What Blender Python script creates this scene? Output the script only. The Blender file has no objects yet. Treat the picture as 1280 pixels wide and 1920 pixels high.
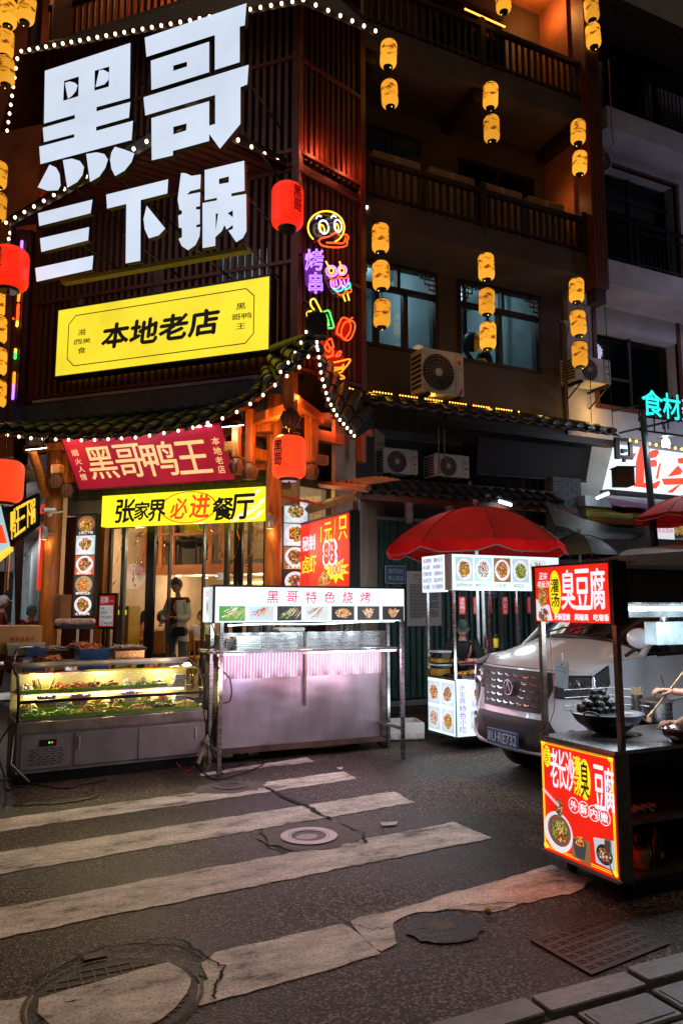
import bpy, bmesh, math, random
from math import radians, sin, cos, pi, sqrt, atan, atan2, tan
from mathutils import Vector, Matrix
random.seed(7)
RN = random.Random(11)
scene = bpy.context.scene
COL = scene.collection
# ---------------------------------------------------------------- camera
F = 1400.0;PITCH = atan(180/F);YAW = radians(25.3)
cd = bpy.data.cameras.new('camera');cam = bpy.data.objects.new('camera',cd);COL.objects.link(cam)
cam.location =(0,0,1.6);cam.rotation_euler =(pi/2+PITCH,0,-YAW)
cd.sensor_fit = 'VERTICAL';cd.sensor_height = 36;cd.lens = F/1920*36;cd.clip_end = 400;cd.clip_start = .05
scene.camera = cam
# ---------------------------------------------------------------- night sky
w = bpy.data.worlds.new('World');scene.world = w;w.use_nodes = True
wn = w.node_tree.nodes;wl = w.node_tree.links
bg = wn['Background']
sk = wn.new('ShaderNodeTexSky');sk.sky_type = 'NISHITA';sk.sun_disc = False
sk.sun_elevation = radians(62);sk.sun_rotation = radians(205)
wl.new(sk.outputs[0],bg.inputs[0]);bg.inputs[1].default_value = 0.0024
sd = bpy.data.lights.new('night_glow_sun','SUN');sun = bpy.data.objects.new('night_glow_sun',sd);COL.objects.link(sun)
sd.energy = 0.50;sd.angle = radians(35);sd.color =(1.0,.70,.46)
sun.rotation_euler = Vector((.12,.22,-1.0)).to_track_quat('-Z','Y').to_euler()
vs = scene.view_settings
vs.view_transform = 'Standard';vs.look = 'None';vs.exposure = 0;vs.gamma = 1;vs.use_curve_mapping = False
scene.cycles.max_bounces = 6;scene.cycles.transparent_max_bounces = 16;scene.cycles.diffuse_bounces = 3
scene.cycles.glossy_bounces = 3;scene.cycles.sample_clamp_indirect = 3;scene.cycles.caustics_reflective = False
scene.cycles.caustics_refractive = False
# ---------------------------------------------------------------- rays and frames
def ray(px,py):
 u =(px-640)/F;v =(960-py)/F
 h = cos(PITCH)-v*sin(PITCH);z = sin(PITCH)+v*cos(PITCH)
 return Vector((u*cos(YAW)+h*sin(YAW),-u*sin(YAW)+h*cos(YAW),z))
CAM = Vector((0,0,1.6));Z = Vector((0,0,1))
def onpl(px,py,p0,n):
 r = ray(px,py);return CAM+r*((Vector(p0)-CAM).dot(n)/r.dot(n))
def G(px,py,z=0.0):return onpl(px,py,(0,0,z),Z)
def onx(px,py,x):return onpl(px,py,(x,0,0),Vector((1,0,0)))
def ony(px,py,y):return onpl(px,py,(0,y,0),Vector((0,1,0)))
def atY(px,py,Y):
 f = Vector((sin(YAW),cos(YAW),0));r = ray(px,py);return CAM+r*(Y/r.dot(f))
class Fr:
 def __init__(s,o,ux,uz=(0,0,1)):
  s.o = Vector(o);s.ux = Vector(ux).normalized();s.uz = Vector(uz).normalized();s.n = s.ux.cross(s.uz).normalized()
 def pt(s,u,v,d=0.0):return s.o+s.ux*u+s.uz*v+s.n*d
 def px(s,px,py,d=0.0):
  p = onpl(px,py,s.o+s.n*d,s.n)-s.o;return(p.dot(s.ux),p.dot(s.uz))
 def at(s,u,v,d=0.0):return Fr(s.pt(u,v,d),s.ux,s.uz)
W = Fr((0,0,0),(1,0,0))
def PY(y):return Fr((0,y,0),(1,0,0))
def PX(x):return Fr((x,0,0),(0,-1,0))
def bez(p0,p1,p2,n=8):
 return[tuple((1-t)**2*a+2*t*(1-t)*b+t*t*c for a,b,c in zip(p0,p1,p2))for t in[i/n for i in range(n+1)]]
_gly ={}
AUX = bpy.data.scenes.new('aux');AVL = AUX.view_layers[0]
def evalm(o,f):
 AUX.collection.objects.link(o);AVL.update();ev = o.evaluated_get(AVL.depsgraph);me = ev.to_mesh()
 r =([f(v.co)for v in me.vertices],[tuple(p.vertices)for p in me.polygons]);ev.to_mesh_clear();return r
def glyph(s,off=0.0,res=3):
 k =(s,off,res)
 if k not in _gly:
  c = bpy.data.curves.new('g','FONT');c.body = s;c.resolution_u = res;c.offset = off;c.fill_mode = 'FRONT'
  o = bpy.data.objects.new('g',c);vs_, fs = evalm(o,lambda v:(v.x,v.y));bpy.data.objects.remove(o);bpy.data.curves.remove(c)
  _gly[k] =(vs_,fs)
 return _gly[k]
def outline(t,off=0.0,res=1):
 V_, F_ = glyph(t,off,res);cnt ={}
 # weld by position
 key ={};idx =[key.setdefault((round(x,4),round(y,4)),len(key))for x,y in V_];P = list(key)
 for f in F_:
  for a, b in zip(f,f[1:]+f[:1]):
   a, b = idx[a], idx[b];cnt[(a,b)] = cnt.get((a,b),0)+1
 nx ={}
 for(a,b)in cnt:
  if(b,a)not in cnt and a!=b:nx[a] = b
 loops =[]
 while nx:
  a = next(iter(nx));lp =[a]
  while a in nx:a = nx.pop(a);lp.append(a)
  if len(lp)>3:loops.append([P[i]for i in lp[:-1]])
 return loops
def fill2d(loops,res=0):
 c = bpy.data.curves.new('f','CURVE');c.dimensions = '2D';c.fill_mode = 'BOTH'
 for lp in loops:
  sp = c.splines.new('POLY');sp.points.add(len(lp)-1)
  for i, p in enumerate(lp):sp.points[i].co =(p[0],p[1],0,1)
  sp.use_cyclic_u = True
 o = bpy.data.objects.new('f',c);r = evalm(o,lambda v:(v.x,v.y));bpy.data.objects.remove(o);bpy.data.curves.remove(c)
 return r
class MB:
 """mesh builder in a frame (u, v, d)"""
 def __init__(s,fr=W):s.fr = fr;s.cuts =[];s.v =[];s.f =[];s.m =[];s.mi = 0;s.sm =[]
 def _a(s,pts,faces,smooth=False):
  b = len(s.v);s.v +=[Vector(p)for p in pts];s.f +=[tuple(i+b for i in f)for f in faces]
  s.m +=[s.mi]*len(faces);s.sm +=[smooth]*len(faces);return s
 def mat(s,i):s.mi = i;return s
 def box(s,u0,u1,v0,v1,d0,d1,fr=None,tw=0):
  fr = fr or s.fr
  if u0>u1:u0, u1 = u1, u0
  if v0>v1:v0, v1 = v1, v0
  if d0>d1:d0, d1 = d1, d0
  q =[(u0,v0,d0),(u1,v0,d0),(u1,v1,d0),(u0,v1,d0),(u0,v0,d1),(u1,v0,d1),(u1,v1,d1),(u0,v1,d1)]
  return s._a([fr.pt(*p)for p in q],[(0,3,2,1),(4,5,6,7),(0,1,5,4),(2,3,7,6),(1,2,6,5),(0,4,7,3)])
 def bev(s,u0,u1,v0,v1,d0,d1,r=.01,fr=None):
  """box with bevelled outline (in u,v) and front edge"""
  r = min(r,abs(u1-u0)/2.1,abs(v1-v0)/2.1)
  fr = fr or s.fr
  o =[(u0+r,v0),(u1-r,v0),(u1,v0+r),(u1,v1-r),(u1-r,v1),(u0+r,v1),(u0,v1-r),(u0,v0+r)]
  i =[(u0+r,v0+r),(u1-r,v0+r),(u1-r,v0+r),(u1-r,v1-r),(u1-r,v1-r),(u0+r,v1-r),(u0+r,v1-r),(u0+r,v0+r)]
  i =[((a[0]+b[0])/2,(a[1]+b[1])/2)for a,b in zip(o,i)]
  pts =[fr.pt(a,b,d0)for a,b in o]+[fr.pt(a,b,d1-r*.5)for a,b in o]+[fr.pt(a,b,d1)for a,b in i]
  fs =[tuple(range(7,-1,-1)),tuple(range(16,24))]
  for k in range(8):
   j =(k+1)%8;fs +=[(k,j,8+j,8+k),(8+k,8+j,16+j,16+k)]
  return s._a(pts,fs)
 def prism(s,pts,d0,d1,fr=None,smooth=False):
  fr = fr or s.fr
  if sum(a[0]*b[1]-b[0]*a[1]for a,b in zip(pts,pts[1:]+pts[:1]))<0:pts = pts[::-1]
  n = len(pts);P =[fr.pt(a,b,d0)for a,b in pts]+[fr.pt(a,b,d1)for a,b in pts]
  fs =[tuple(range(n-1,-1,-1)),tuple(range(n,2*n))]+[(k,(k+1)%n,n+(k+1)%n,n+k)for k in range(n)]
  return s._a(P,fs,smooth)
 def flat(s,pts,d=0.0,fr=None):
  fr = fr or s.fr
  return s._a([fr.pt(a,b,d)for a,b in pts],[tuple(range(len(pts)))])
 def grid(s,rows,smooth=True,close=False):
  n = len(rows[0]);pts =[p for r in rows for p in r];fs =[]
  for i in range(len(rows)-1):
   for j in range(n if close else n-1):
    k =(j+1)%n;fs.append((i*n+j,i*n+k,(i+1)*n+k,(i+1)*n+j))
  return s._a(pts,fs,smooth)
 def tube(s,pts,r,n=6,cap=True,smooth=True,closed=False,r2=None):
  pts =[Vector(p)for p in pts];m = len(pts);rings =[]
  prev = None
  for i, p in enumerate(pts):
   if closed:t = pts[(i+1)%m]-pts[i-1]
   else:t = pts[min(i+1,m-1)]-pts[max(i-1,0)]
   if t.length<1e-9:t = Vector((0,0,1))
   t.normalize()
   if prev is None:
    a = t.cross(Z if abs(t.z)<.9 else Vector((1,0,0))).normalized()
   else:
    a =(prev-t*prev.dot(t));a = a.normalized()if a.length>1e-6 else t.cross(Z).normalized()
   prev = a;b = t.cross(a)
   rr = r if not isinstance(r,(list,tuple))else r[i]
   if r2 is not None and m>1:rr = r+(r2-r)*i/(m-1)
   rings.append([p+a*rr*cos(2*pi*k/n)+b*rr*sin(2*pi*k/n)for k in range(n)])
  if closed:rings.append(rings[0])
  s.grid(rings,smooth,True)
  if cap and not closed:
   s._a(rings[0],[tuple(range(n-1,-1,-1))]);s._a(rings[-1],[tuple(range(n))])
  return s
 def ftube(s,pts2,r,d=0.0,n=6,closed=False):return s.tube([s.fr.pt(p[0],p[1],p[2]if len(p)>2 else d)for p in pts2],r,n,closed=closed)
 def lathe(s,prof,o,n=16,ax=(0,0,1),smooth=True,cap=True):
  o = Vector(o);ax = Vector(ax).normalized();a = ax.cross(Vector((1,0,0))if abs(ax.x)<.9 else Vector((0,1,0))).normalized();b = ax.cross(a)
  rings =[[o+ax*z+a*r*cos(2*pi*k/n)+b*r*sin(2*pi*k/n)for k in range(n)]for r,z in prof]
  s.grid(rings,smooth,True)
  if cap:
   if prof[0][0]>1e-4:s._a(rings[0],[tuple(range(n-1,-1,-1))])
   if prof[-1][0]>1e-4:s._a(rings[-1],[tuple(range(n))])
  return s
 def ell(s,c,rx,ry,rz,n=10,m=6,jit=0.0,rnd=None):
  c = Vector(c);rnd = rnd or RN;rows =[]
  for i in range(m+1):
   t = pi*i/m;row =[]
   for k in range(n):
    j = 1+(rnd.uniform(-jit,jit)if 0<i<m else 0)
    row.append(c+Vector((rx*sin(t)*cos(2*pi*k/n),ry*sin(t)*sin(2*pi*k/n),rz*cos(t)))*j)
   rows.append(row)
  return s.grid(rows,True,True)
 def disc(s,u,v,ru,rv,d,n=24,fr=None):
  return s.flat([(u+ru*cos(2*pi*k/n),v+rv*sin(2*pi*k/n))for k in range(n)],d,fr)
 def ring(s,u,v,r0,r1,d,n=28,sx=1.0,fr=None):
  fr = fr or s.fr
  a =[fr.pt(u+sx*r0*cos(2*pi*k/n),v+r0*sin(2*pi*k/n),d)for k in range(n)]
  b =[fr.pt(u+sx*r1*cos(2*pi*k/n),v+r1*sin(2*pi*k/n),d)for k in range(n)]
  return s.grid([a,b],False,True)
 def txt(s,t,u0,u1,v0,v1,d=.003,off=0.0,vert=False,shear=0.0,gap=.06,res=3,thick=0.0,map_=None,bold=0.0):
  """fit the characters of t into the box; each character in its own cell"""
  n = len(t);bold = max(bold,off*1.3);off = 0
  for i, ch in enumerate(t):
   if ch==' ':continue
   s.cuts.append((len(s.v),len(s.f)))
   if vert:a0, a1 = u0, u1;b1 = v1-(v1-v0)*i/n;b0 = v1-(v1-v0)*(i+1-gap)/n
   else:b0, b1 = v0, v1;a0 = u0+(u1-u0)*i/n;a1 = u0+(u1-u0)*(i+1-gap)/n
   V_, F_ = glyph(ch,off,res)
   if not V_:continue
   xs =[p[0]for p in V_];ys =[p[1]for p in V_];x0, x1, y0, y1 = min(xs), max(xs), min(ys), max(ys)
   if ch in '一-·.,、/1':
    cx =(x0+x1)/2;x0, x1 = cx-.45*(.6 if ch in '1/' else 1), cx+.45*(.6 if ch in '1/' else 1)
    if ch in '一-·.,、':y0, y1 = -.1, .8
   sx =(a1-a0)/max(x1-x0,1e-4);sy =(b1-b0)/max(y1-y0,1e-4)
   P =[(a0+(x-x0)*sx+shear*(y-y0)*sy,b0+(y-y0)*sy)for x,y in V_]
   if map_:P =[map_(*p)for p in P]
   bw = bold*(a1-a0)/2
   for q,(ou,ov)in enumerate(((0,0),(bw,0),(-bw,0),(0,bw),(0,-bw))if bold else((0,0),)):
    s._a([s.fr.pt(a+ou,b+ov,d+q*.0003)for a,b in P],F_)
   if thick:s._a([s.fr.pt(a,b,d-thick)for a,b in P],[f[::-1]for f in F_])
  return s
 def word(s,t,u0,u1,v0,v1,d=.003,off=0.0,res=3):
  V_, F_ = glyph(t,off,res);xs =[p[0]for p in V_];ys =[p[1]for p in V_]
  x0, x1, y0, y1 = min(xs), max(xs), min(ys), max(ys)
  return s._a([s.fr.pt(u0+(x-x0)/(x1-x0)*(u1-u0),v0+(y-y0)/(y1-y0)*(v1-v0),d)for x,y in V_],F_)
 def shape(s,loops,d0,d1,conv=None):
  """filled outline with holes, extruded from d0 to d1"""
  if conv:loops =[[conv(*p)for p in l]for l in loops]
  V_, F_ = fill2d(loops)
  ar = sum(0.5*((V_[f[1]][0]-V_[f[0]][0])*(V_[f[2]][1]-V_[f[0]][1])-(V_[f[2]][0]-V_[f[0]][0])*(V_[f[1]][1]-V_[f[0]][1]))for f in F_)
  if ar<0:F_ =[f[::-1]for f in F_]
  s._a([s.fr.pt(a,b,d1)for a,b in V_],F_)
  s._a([s.fr.pt(a,b,d0)for a,b in V_],[f[::-1]for f in F_])
  om = s.mi;s.mi = getattr(s,'side',om)
  for l in loops:
   n = len(l);P =[s.fr.pt(a,b,d0)for a,b in l]+[s.fr.pt(a,b,d1)for a,b in l]
   s._a(P,[(k,(k+1)%n,n+(k+1)%n,n+k)for k in range(n)])
  s.mi = om
  return s
 def split(s,name,mats,parent):
  """one object per character"""
  c = s.cuts+[(len(s.v),len(s.f))];out =[]
  for(a,f),(b,g)in zip(c,c[1:]):
   if g>f:
    m = MB(s.fr);m.v = s.v[a:b];m.f =[tuple(i-a for i in q)for q in s.f[f:g]];m.m = s.m[f:g];m.sm = s.sm[f:g];out.append(m.build(name,mats,parent))
  return out
 def build(s,name,mats,parent=None,o=None):
  if name.endswith('lettering')and len(s.cuts)>1 and parent is not None:return s.split(name.replace('lettering','character'),mats,parent)
  org = Vector(parent['_w'])if parent is not None and '_w' in parent else(Vector(o)if o is not None else None)
  if parent is None and org is None:
   xs =[v.x for v in s.v];ys =[v.y for v in s.v];zs =[v.z for v in s.v]
   org = Vector(((min(xs)+max(xs))/2,(min(ys)+max(ys))/2,min(zs)))
  me = bpy.data.meshes.new(name);me.from_pydata([tuple(v-org)for v in s.v],[],s.f)
  if not isinstance(mats,(list,tuple)):mats =[mats]
  for m in mats:me.materials.append(m)
  me.polygons.foreach_set('material_index',s.m);me.polygons.foreach_set('use_smooth',s.sm);me.update()
  ob = bpy.data.objects.new(name,me);COL.objects.link(ob)
  if parent is not None:ob.parent = parent
  else:ob.location = org
  ob['_w'] = tuple(org)
  return ob
def thing(name,label,cat,loc,group=None):
 o = bpy.data.objects.new(name,None);o.empty_display_size = .1;COL.objects.link(o);o.location = loc;o['_w'] = tuple(loc)
 o['label'] = label;o['category'] = cat
 if group:o['group'] = group
 return o
def tag(o,label,cat,group=None):
 o['label'] = label;o['category'] = cat
 if group:o['group'] = group
 return o
def kind(o,k):o['kind'] = k;return o
KIDS ={}
def copy_tree(o,loc=None,label=None,parent=None,depth=0):
 c = o.copy();COL.objects.link(c)
 if parent is not None:c.parent = parent
 if loc is not None:c.location = loc;c['_w'] = tuple(loc)
 if label:c['label'] = label
 for ch in[x for x in o.children]:copy_tree(ch,parent=c,depth=depth+1)
 return c
def piece(name,me_ob,parent,loc,rot=None,scale=None):
 """another child sharing the mesh of me_ob, placed at world loc"""
 c = bpy.data.objects.new(name,me_ob.data);COL.objects.link(c);c.parent = parent
 c.location = Vector(loc)-Vector(parent['_w'])
 if rot is not None:c.rotation_euler = rot
 if scale is not None:c.scale = scale
 return c
 # ---------------------------------------------------------------- materials
def M(name,col,rough=.6,metal=0.0,em=None,es=0.0,var=.25,vs_=6.0,bump=.15,bs=40.0,spec=.5,col2=None,stretch=None,trans=0,coat=0,thin=0,rv=.1,emnoise=0.0,thr=(.35,.65)):
 m = bpy.data.materials.new(name);m.use_nodes = True;nt = m.node_tree;n = nt.nodes;l = nt.links
 p = n['Principled BSDF'];p.inputs['Roughness'].default_value = rough;p.inputs['Metallic'].default_value = metal
 p.inputs['Specular IOR Level'].default_value = spec;p.inputs['Coat Weight'].default_value = coat
 tc = n.new('ShaderNodeTexCoord');mp = n.new('ShaderNodeMapping');l.new(tc.outputs['Object'],mp.inputs[0])
 if stretch:mp.inputs['Scale'].default_value = stretch
 no = n.new('ShaderNodeTexNoise');no.inputs['Scale'].default_value = vs_;no.inputs['Detail'].default_value = 5;no.inputs['Roughness'].default_value = .6
 l.new(mp.outputs[0],no.inputs[0])
 cr = n.new('ShaderNodeMapRange');cr.inputs[1].default_value = thr[0];cr.inputs[2].default_value = thr[1];l.new(no.outputs[0],cr.inputs[0])
 mx = n.new('ShaderNodeMix');mx.data_type = 'RGBA';l.new(cr.outputs[0],mx.inputs[0])
 c2 = col2 or tuple(max(0,c*(1-var))for c in col)
 mx.inputs[6].default_value =(*c2,1);mx.inputs[7].default_value =(*col,1);l.new(mx.outputs[2],p.inputs['Base Color'])
 if bump:
  nb = n.new('ShaderNodeTexNoise');nb.inputs['Scale'].default_value = bs;nb.inputs['Detail'].default_value = 3;l.new(mp.outputs[0],nb.inputs[0])
  b = n.new('ShaderNodeBump');b.inputs['Strength'].default_value = bump;b.inputs['Distance'].default_value = .01;l.new(nb.outputs[0],b.inputs['Height']);l.new(b.outputs[0],p.inputs['Normal'])
  if rv:
   r = n.new('ShaderNodeMapRange');r.inputs[3].default_value = max(.02,rough-rv);r.inputs[4].default_value = min(1,rough+rv);l.new(no.outputs[0],r.inputs[0]);l.new(r.outputs[0],p.inputs['Roughness'])
 if trans:p.inputs['Transmission Weight'].default_value = trans
 if thin:
  tb = n.new('ShaderNodeBsdfTranslucent');l.new(mx.outputs[2],tb.inputs[0]);ms = n.new('ShaderNodeMixShader');ms.inputs[0].default_value = thin;l.new(p.outputs[0],ms.inputs[1]);l.new(tb.outputs[0],ms.inputs[2]);l.new(ms.outputs[0],n['Material Output'].inputs[0])
 if em:
  p.inputs['Emission Strength'].default_value = es
  if emnoise:
   me_ = n.new('ShaderNodeMix');me_.data_type = 'RGBA';me_.inputs[6].default_value =(*[c*(1-emnoise)for c in em],1);me_.inputs[7].default_value =(*em,1)
   l.new(cr.outputs[0],me_.inputs[0]);l.new(me_.outputs[2],p.inputs['Emission Color'])
  else:p.inputs['Emission Color'].default_value =(*em,1)
 return m
def E(name,col,s=1.0,noise=.08,vs_=1.5):return M(name,tuple(c*.5 for c in col),.5,em=col,es=s,bump=0,emnoise=noise,vs_=vs_)
def glassM(name,tint=(.94,.96,.96),a=.02,rough=.03,ior=1.4):
 m = bpy.data.materials.new(name);m.use_nodes = True;nt = m.node_tree;n = nt.nodes;l = nt.links
 n.remove(n['Principled BSDF']);o = n['Material Output']
 t = n.new('ShaderNodeBsdfTransparent');t.inputs[0].default_value =(*tint,1);g = n.new('ShaderNodeBsdfGlossy');g.inputs['Roughness'].default_value = rough
 fr = n.new('ShaderNodeFresnel');fr.inputs[0].default_value = ior
 ad = n.new('ShaderNodeMath');ad.operation = 'ADD';ad.inputs[1].default_value = a;l.new(fr.outputs[0],ad.inputs[0])
 ad.use_clamp = True
 mx = n.new('ShaderNodeMixShader');l.new(ad.outputs[0],mx.inputs[0]);l.new(t.outputs[0],mx.inputs[1]);l.new(g.outputs[0],mx.inputs[2]);l.new(mx.outputs[0],o.inputs[0])
 return m
def foodM(name,cols,es=.9,sc=60.0):
 """printed food photograph: little shiny chunks in several colours, back-lit"""
 m = bpy.data.materials.new(name);m.use_nodes = True;nt = m.node_tree;n = nt.nodes;l = nt.links;p = n['Principled BSDF']
 tc = n.new('ShaderNodeTexCoord');v = n.new('ShaderNodeTexVoronoi');v.inputs['Scale'].default_value = sc;l.new(tc.outputs['Object'],v.inputs[0])
 sp = n.new('ShaderNodeSeparateColor');l.new(v.outputs['Color'],sp.inputs[0])
 cr = n.new('ShaderNodeValToRGB');cr.color_ramp.interpolation = 'CONSTANT';e = cr.color_ramp.elements
 while len(e)<len(cols):e.new(.5)
 for i, c in enumerate(cols):e[i].position = i/len(cols);e[i].color =(*c,1)
 l.new(sp.outputs[0],cr.inputs[0])
 mr = n.new('ShaderNodeMapRange');mr.inputs[1].default_value = 0;mr.inputs[2].default_value = .8;mr.inputs[3].default_value = 1.15;mr.inputs[4].default_value = .25;l.new(v.outputs['Distance'],mr.inputs[0])
 mu = n.new('ShaderNodeMix');mu.data_type = 'RGBA';mu.blend_type = 'MULTIPLY';mu.inputs[0].default_value = 1;l.new(cr.outputs[0],mu.inputs[6]);l.new(mr.outputs[0],mu.inputs[7])
 l.new(mu.outputs[2],p.inputs['Base Color'])
 if es:l.new(mu.outputs[2],p.inputs['Emission Color']);p.inputs['Emission Strength'].default_value = es
 p.inputs['Roughness'].default_value = .35
 return m
def plight(name,loc,col,e,r=.03,parent=None,typ='POINT',**k):
 d = bpy.data.lights.new(name,typ);d.energy = e;d.color = col;d.shadow_soft_size = r
 for a, b in k.items():setattr(d,a,b)
 o = bpy.data.objects.new(name,d);COL.objects.link(o);o.location = loc
 if parent is not None:o.parent = parent;o.location = Vector(loc)-Vector(parent['_w'])
 return o
wood = M('orange_varnished_wood',(.50,.155,.022),.45,var=.55,vs_=3,stretch=(9,9,1),bump=.25,bs=30)
woodr = M('red_brown_wood',(.16,.035,.015),.5,var=.5,vs_=3,stretch=(9,9,1),bump=.2)
woodd = M('dark_brown_wood',(.03,.012,.007),.5,var=.4,vs_=3,stretch=(9,9,1),bump=.2)
slatm = M('stained_slat_wood',(.15,.05,.028),.55,var=.5,vs_=2.5,stretch=(8,8,1),bump=.2)
backm = M('dark_backing_board',(.018,.011,.009),.7)
blackm = M('black_metal',(.012,.012,.013),.4,metal=.3)
steel = M('brushed_steel',(.52,.52,.53),.28,metal=1,var=.35,vs_=4,stretch=(1,1,12),bump=.1)
steeld = M('greasy_steel',(.26,.23,.20),.42,metal=.9,var=.6,vs_=7,bump=.15)
alu = M('grey_aluminium_frame',(.13,.14,.15),.4,metal=.7)
tilem = M('glazed_grey_roof_tile',(.018,.026,.036),.40,var=.6,vs_=9,bump=.3,bs=25)
whitep = M('white_plastic',(.72,.72,.70),.4,var=.12)
blackp = M('black_plastic',(.015,.015,.016),.35)
rubber = M('tyre_rubber',(.02,.02,.02),.75)
skin = M('skin',(.45,.25,.17),.5,var=.12)
hair = M('black_hair',(.012,.01,.009),.45)
glass = glassM('clear_glass');plasticf = glassM('clear_plastic_film',(.93,.94,.95),.0,.10,1.22)
warmglow =(1.0,.62,.25)
#  ROAD AND PAVEMENT
def asphalt():
 m = bpy.data.materials.new('worn_asphalt');m.use_nodes = True;nt = m.node_tree;n = nt.nodes;l = nt.links;p = n['Principled BSDF']
 tc = n.new('ShaderNodeTexCoord')
 a = n.new('ShaderNodeTexNoise');a.inputs['Scale'].default_value = .8;a.inputs['Detail'].default_value = 11;a.inputs['Roughness'].default_value = .66;l.new(tc.outputs['Object'],a.inputs[0])
 b = n.new('ShaderNodeTexVoronoi');b.inputs['Scale'].default_value = 100;l.new(tc.outputs['Object'],b.inputs[0])
 c = n.new('ShaderNodeTexNoise');c.inputs['Scale'].default_value = 160;c.inputs['Detail'].default_value = 2;l.new(tc.outputs['Object'],c.inputs[0])
 r = n.new('ShaderNodeValToRGB');r.color_ramp.elements[0].position = .42;r.color_ramp.elements[0].color =(.013,.010,.008,1);r.color_ramp.elements[1].position = .60;r.color_ramp.elements[1].color =(.042,.033,.026,1);l.new(a.outputs[0],r.inputs[0])
 s = n.new('ShaderNodeSeparateColor');l.new(b.outputs['Color'],s.inputs[0])
 k = n.new('ShaderNodeMapRange');k.inputs[1].default_value = .55;k.inputs[2].default_value = 1;k.inputs[3].default_value = .55;k.inputs[4].default_value = 7.5;l.new(s.outputs[0],k.inputs[0])
 mu = n.new('ShaderNodeMix');mu.data_type = 'RGBA';mu.blend_type = 'MULTIPLY';mu.inputs[0].default_value = 1;l.new(r.outputs[0],mu.inputs[6]);l.new(k.outputs[0],mu.inputs[7]);l.new(mu.outputs[2],p.inputs['Base Color'])
 q = n.new('ShaderNodeMapRange');q.inputs[1].default_value = .3;q.inputs[2].default_value = .7;q.inputs[3].default_value = .40;q.inputs[4].default_value = .70;p.inputs['Specular IOR Level'].default_value = .28;l.new(a.outputs[0],q.inputs[0]);l.new(q.outputs[0],p.inputs['Roughness'])
 ad = n.new('ShaderNodeMath');ad.operation = 'ADD';l.new(b.outputs['Distance'],ad.inputs[0]);l.new(c.outputs[0],ad.inputs[1])
 bu = n.new('ShaderNodeBump');bu.inputs['Strength'].default_value = .6;bu.inputs['Distance'].default_value = .005;l.new(ad.outputs[0],bu.inputs['Height']);l.new(bu.outputs[0],p.inputs['Normal'])
 return m
asph = asphalt()
def paint():
 m = bpy.data.materials.new('worn_road_paint');m.use_nodes = True;nt = m.node_tree;n = nt.nodes;l = nt.links;p = n['Principled BSDF']
 tc = n.new('ShaderNodeTexCoord');mp = n.new('ShaderNodeMapping');mp.inputs['Scale'].default_value =(1,2.2,1);l.new(tc.outputs['Object'],mp.inputs[0])
 a = n.new('ShaderNodeTexNoise');a.inputs['Scale'].default_value = 2.3;a.inputs['Detail'].default_value = 10;a.inputs['Roughness'].default_value = .72;l.new(mp.outputs[0],a.inputs[0])
 r = n.new('ShaderNodeValToRGB');e = r.color_ramp.elements;e[0].position = .38;e[0].color =(.10,.085,.07,1);e[1].position = .60;e[1].color =(.78,.71,.63,1);x = e.new(.45);x.color =(.46,.41,.36,1);l.new(a.outputs[0],r.inputs[0])
 b = n.new('ShaderNodeTexNoise');b.inputs['Scale'].default_value = 70;b.inputs['Detail'].default_value = 4;l.new(tc.outputs['Object'],b.inputs[0])
 k = n.new('ShaderNodeMapRange');k.inputs[1].default_value = .35;k.inputs[2].default_value = .5;k.inputs[3].default_value = .55;k.inputs[4].default_value = 1;l.new(b.outputs[0],k.inputs[0])
 mu = n.new('ShaderNodeMix');mu.data_type = 'RGBA';mu.blend_type = 'MULTIPLY';mu.inputs[0].default_value = 1;l.new(r.outputs[0],mu.inputs[6]);l.new(k.outputs[0],mu.inputs[7]);l.new(mu.outputs[2],p.inputs['Base Color'])
 p.inputs['Roughness'].default_value = .6
 bu = n.new('ShaderNodeBump');bu.inputs['Strength'].default_value = .35;bu.inputs['Distance'].default_value = .006;l.new(b.outputs[0],bu.inputs['Height']);l.new(bu.outputs[0],p.inputs['Normal'])
 return m
paintm = paint()
crackm = M('open_crack_dirt',(.006,.005,.004),.9)
concm = M('patched_concrete',(.12,.10,.085),.7,var=.45,vs_=9,bump=.5,bs=60)
stonem = M('worn_kerb_granite',(.22,.21,.21),.42,var=.45,vs_=8,bump=.5,bs=45,stretch=(1,3,1))
castm = M('rusty_cast_iron',(.055,.037,.027),.55,metal=.1,var=.5,vs_=9,bump=.4,bs=50)
road = MB()
road._a([(-60,-20,0),(90,-20,0),(90,130,0),(-60,130,0)],[(0,1,2,3)])
road = kind(road.build('road',asph,o=(0,0,0)),'structure')
def jag(poly,step=.07,amp=.012,rnd=RN):
 out =[]
 for i, p in enumerate(poly):
  q = poly[(i+1)%len(poly)];L_ = sqrt((q[0]-p[0])**2+(q[1]-p[1])**2);n = max(1,int(L_/step))
  for k in range(n):
   t = k/n;out.append((p[0]+(q[0]-p[0])*t+rnd.uniform(-amp,amp),p[1]+(q[1]-p[1])*t+rnd.uniform(-amp,amp)))
 return out
GF = Fr((0,0,0),(1,0,0),(0,1,0))
def gxy(px,py):p = G(px,py);return(p.x,p.y)
def stripe(pts,z=.004,amp=.012):
 m = MB(GF);V_, F_ = fill2d([jag(pts,.06,amp)]);m._a([GF.pt(a,b,z)for a,b in V_],[f if(V_[f[1]][0]-V_[f[0]][0])*(V_[f[2]][1]-V_[f[0]][1])-(V_[f[2]][0]-V_[f[0]][0])*(V_[f[1]][1]-V_[f[0]][1])>0 else f[::-1]for f in F_])
 return m
def ext(pL,pR,x):
 t =(x-pL[0])/(pR[0]-pL[0]);return(x,pL[1]+t*(pR[1]-pL[1]))
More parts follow.
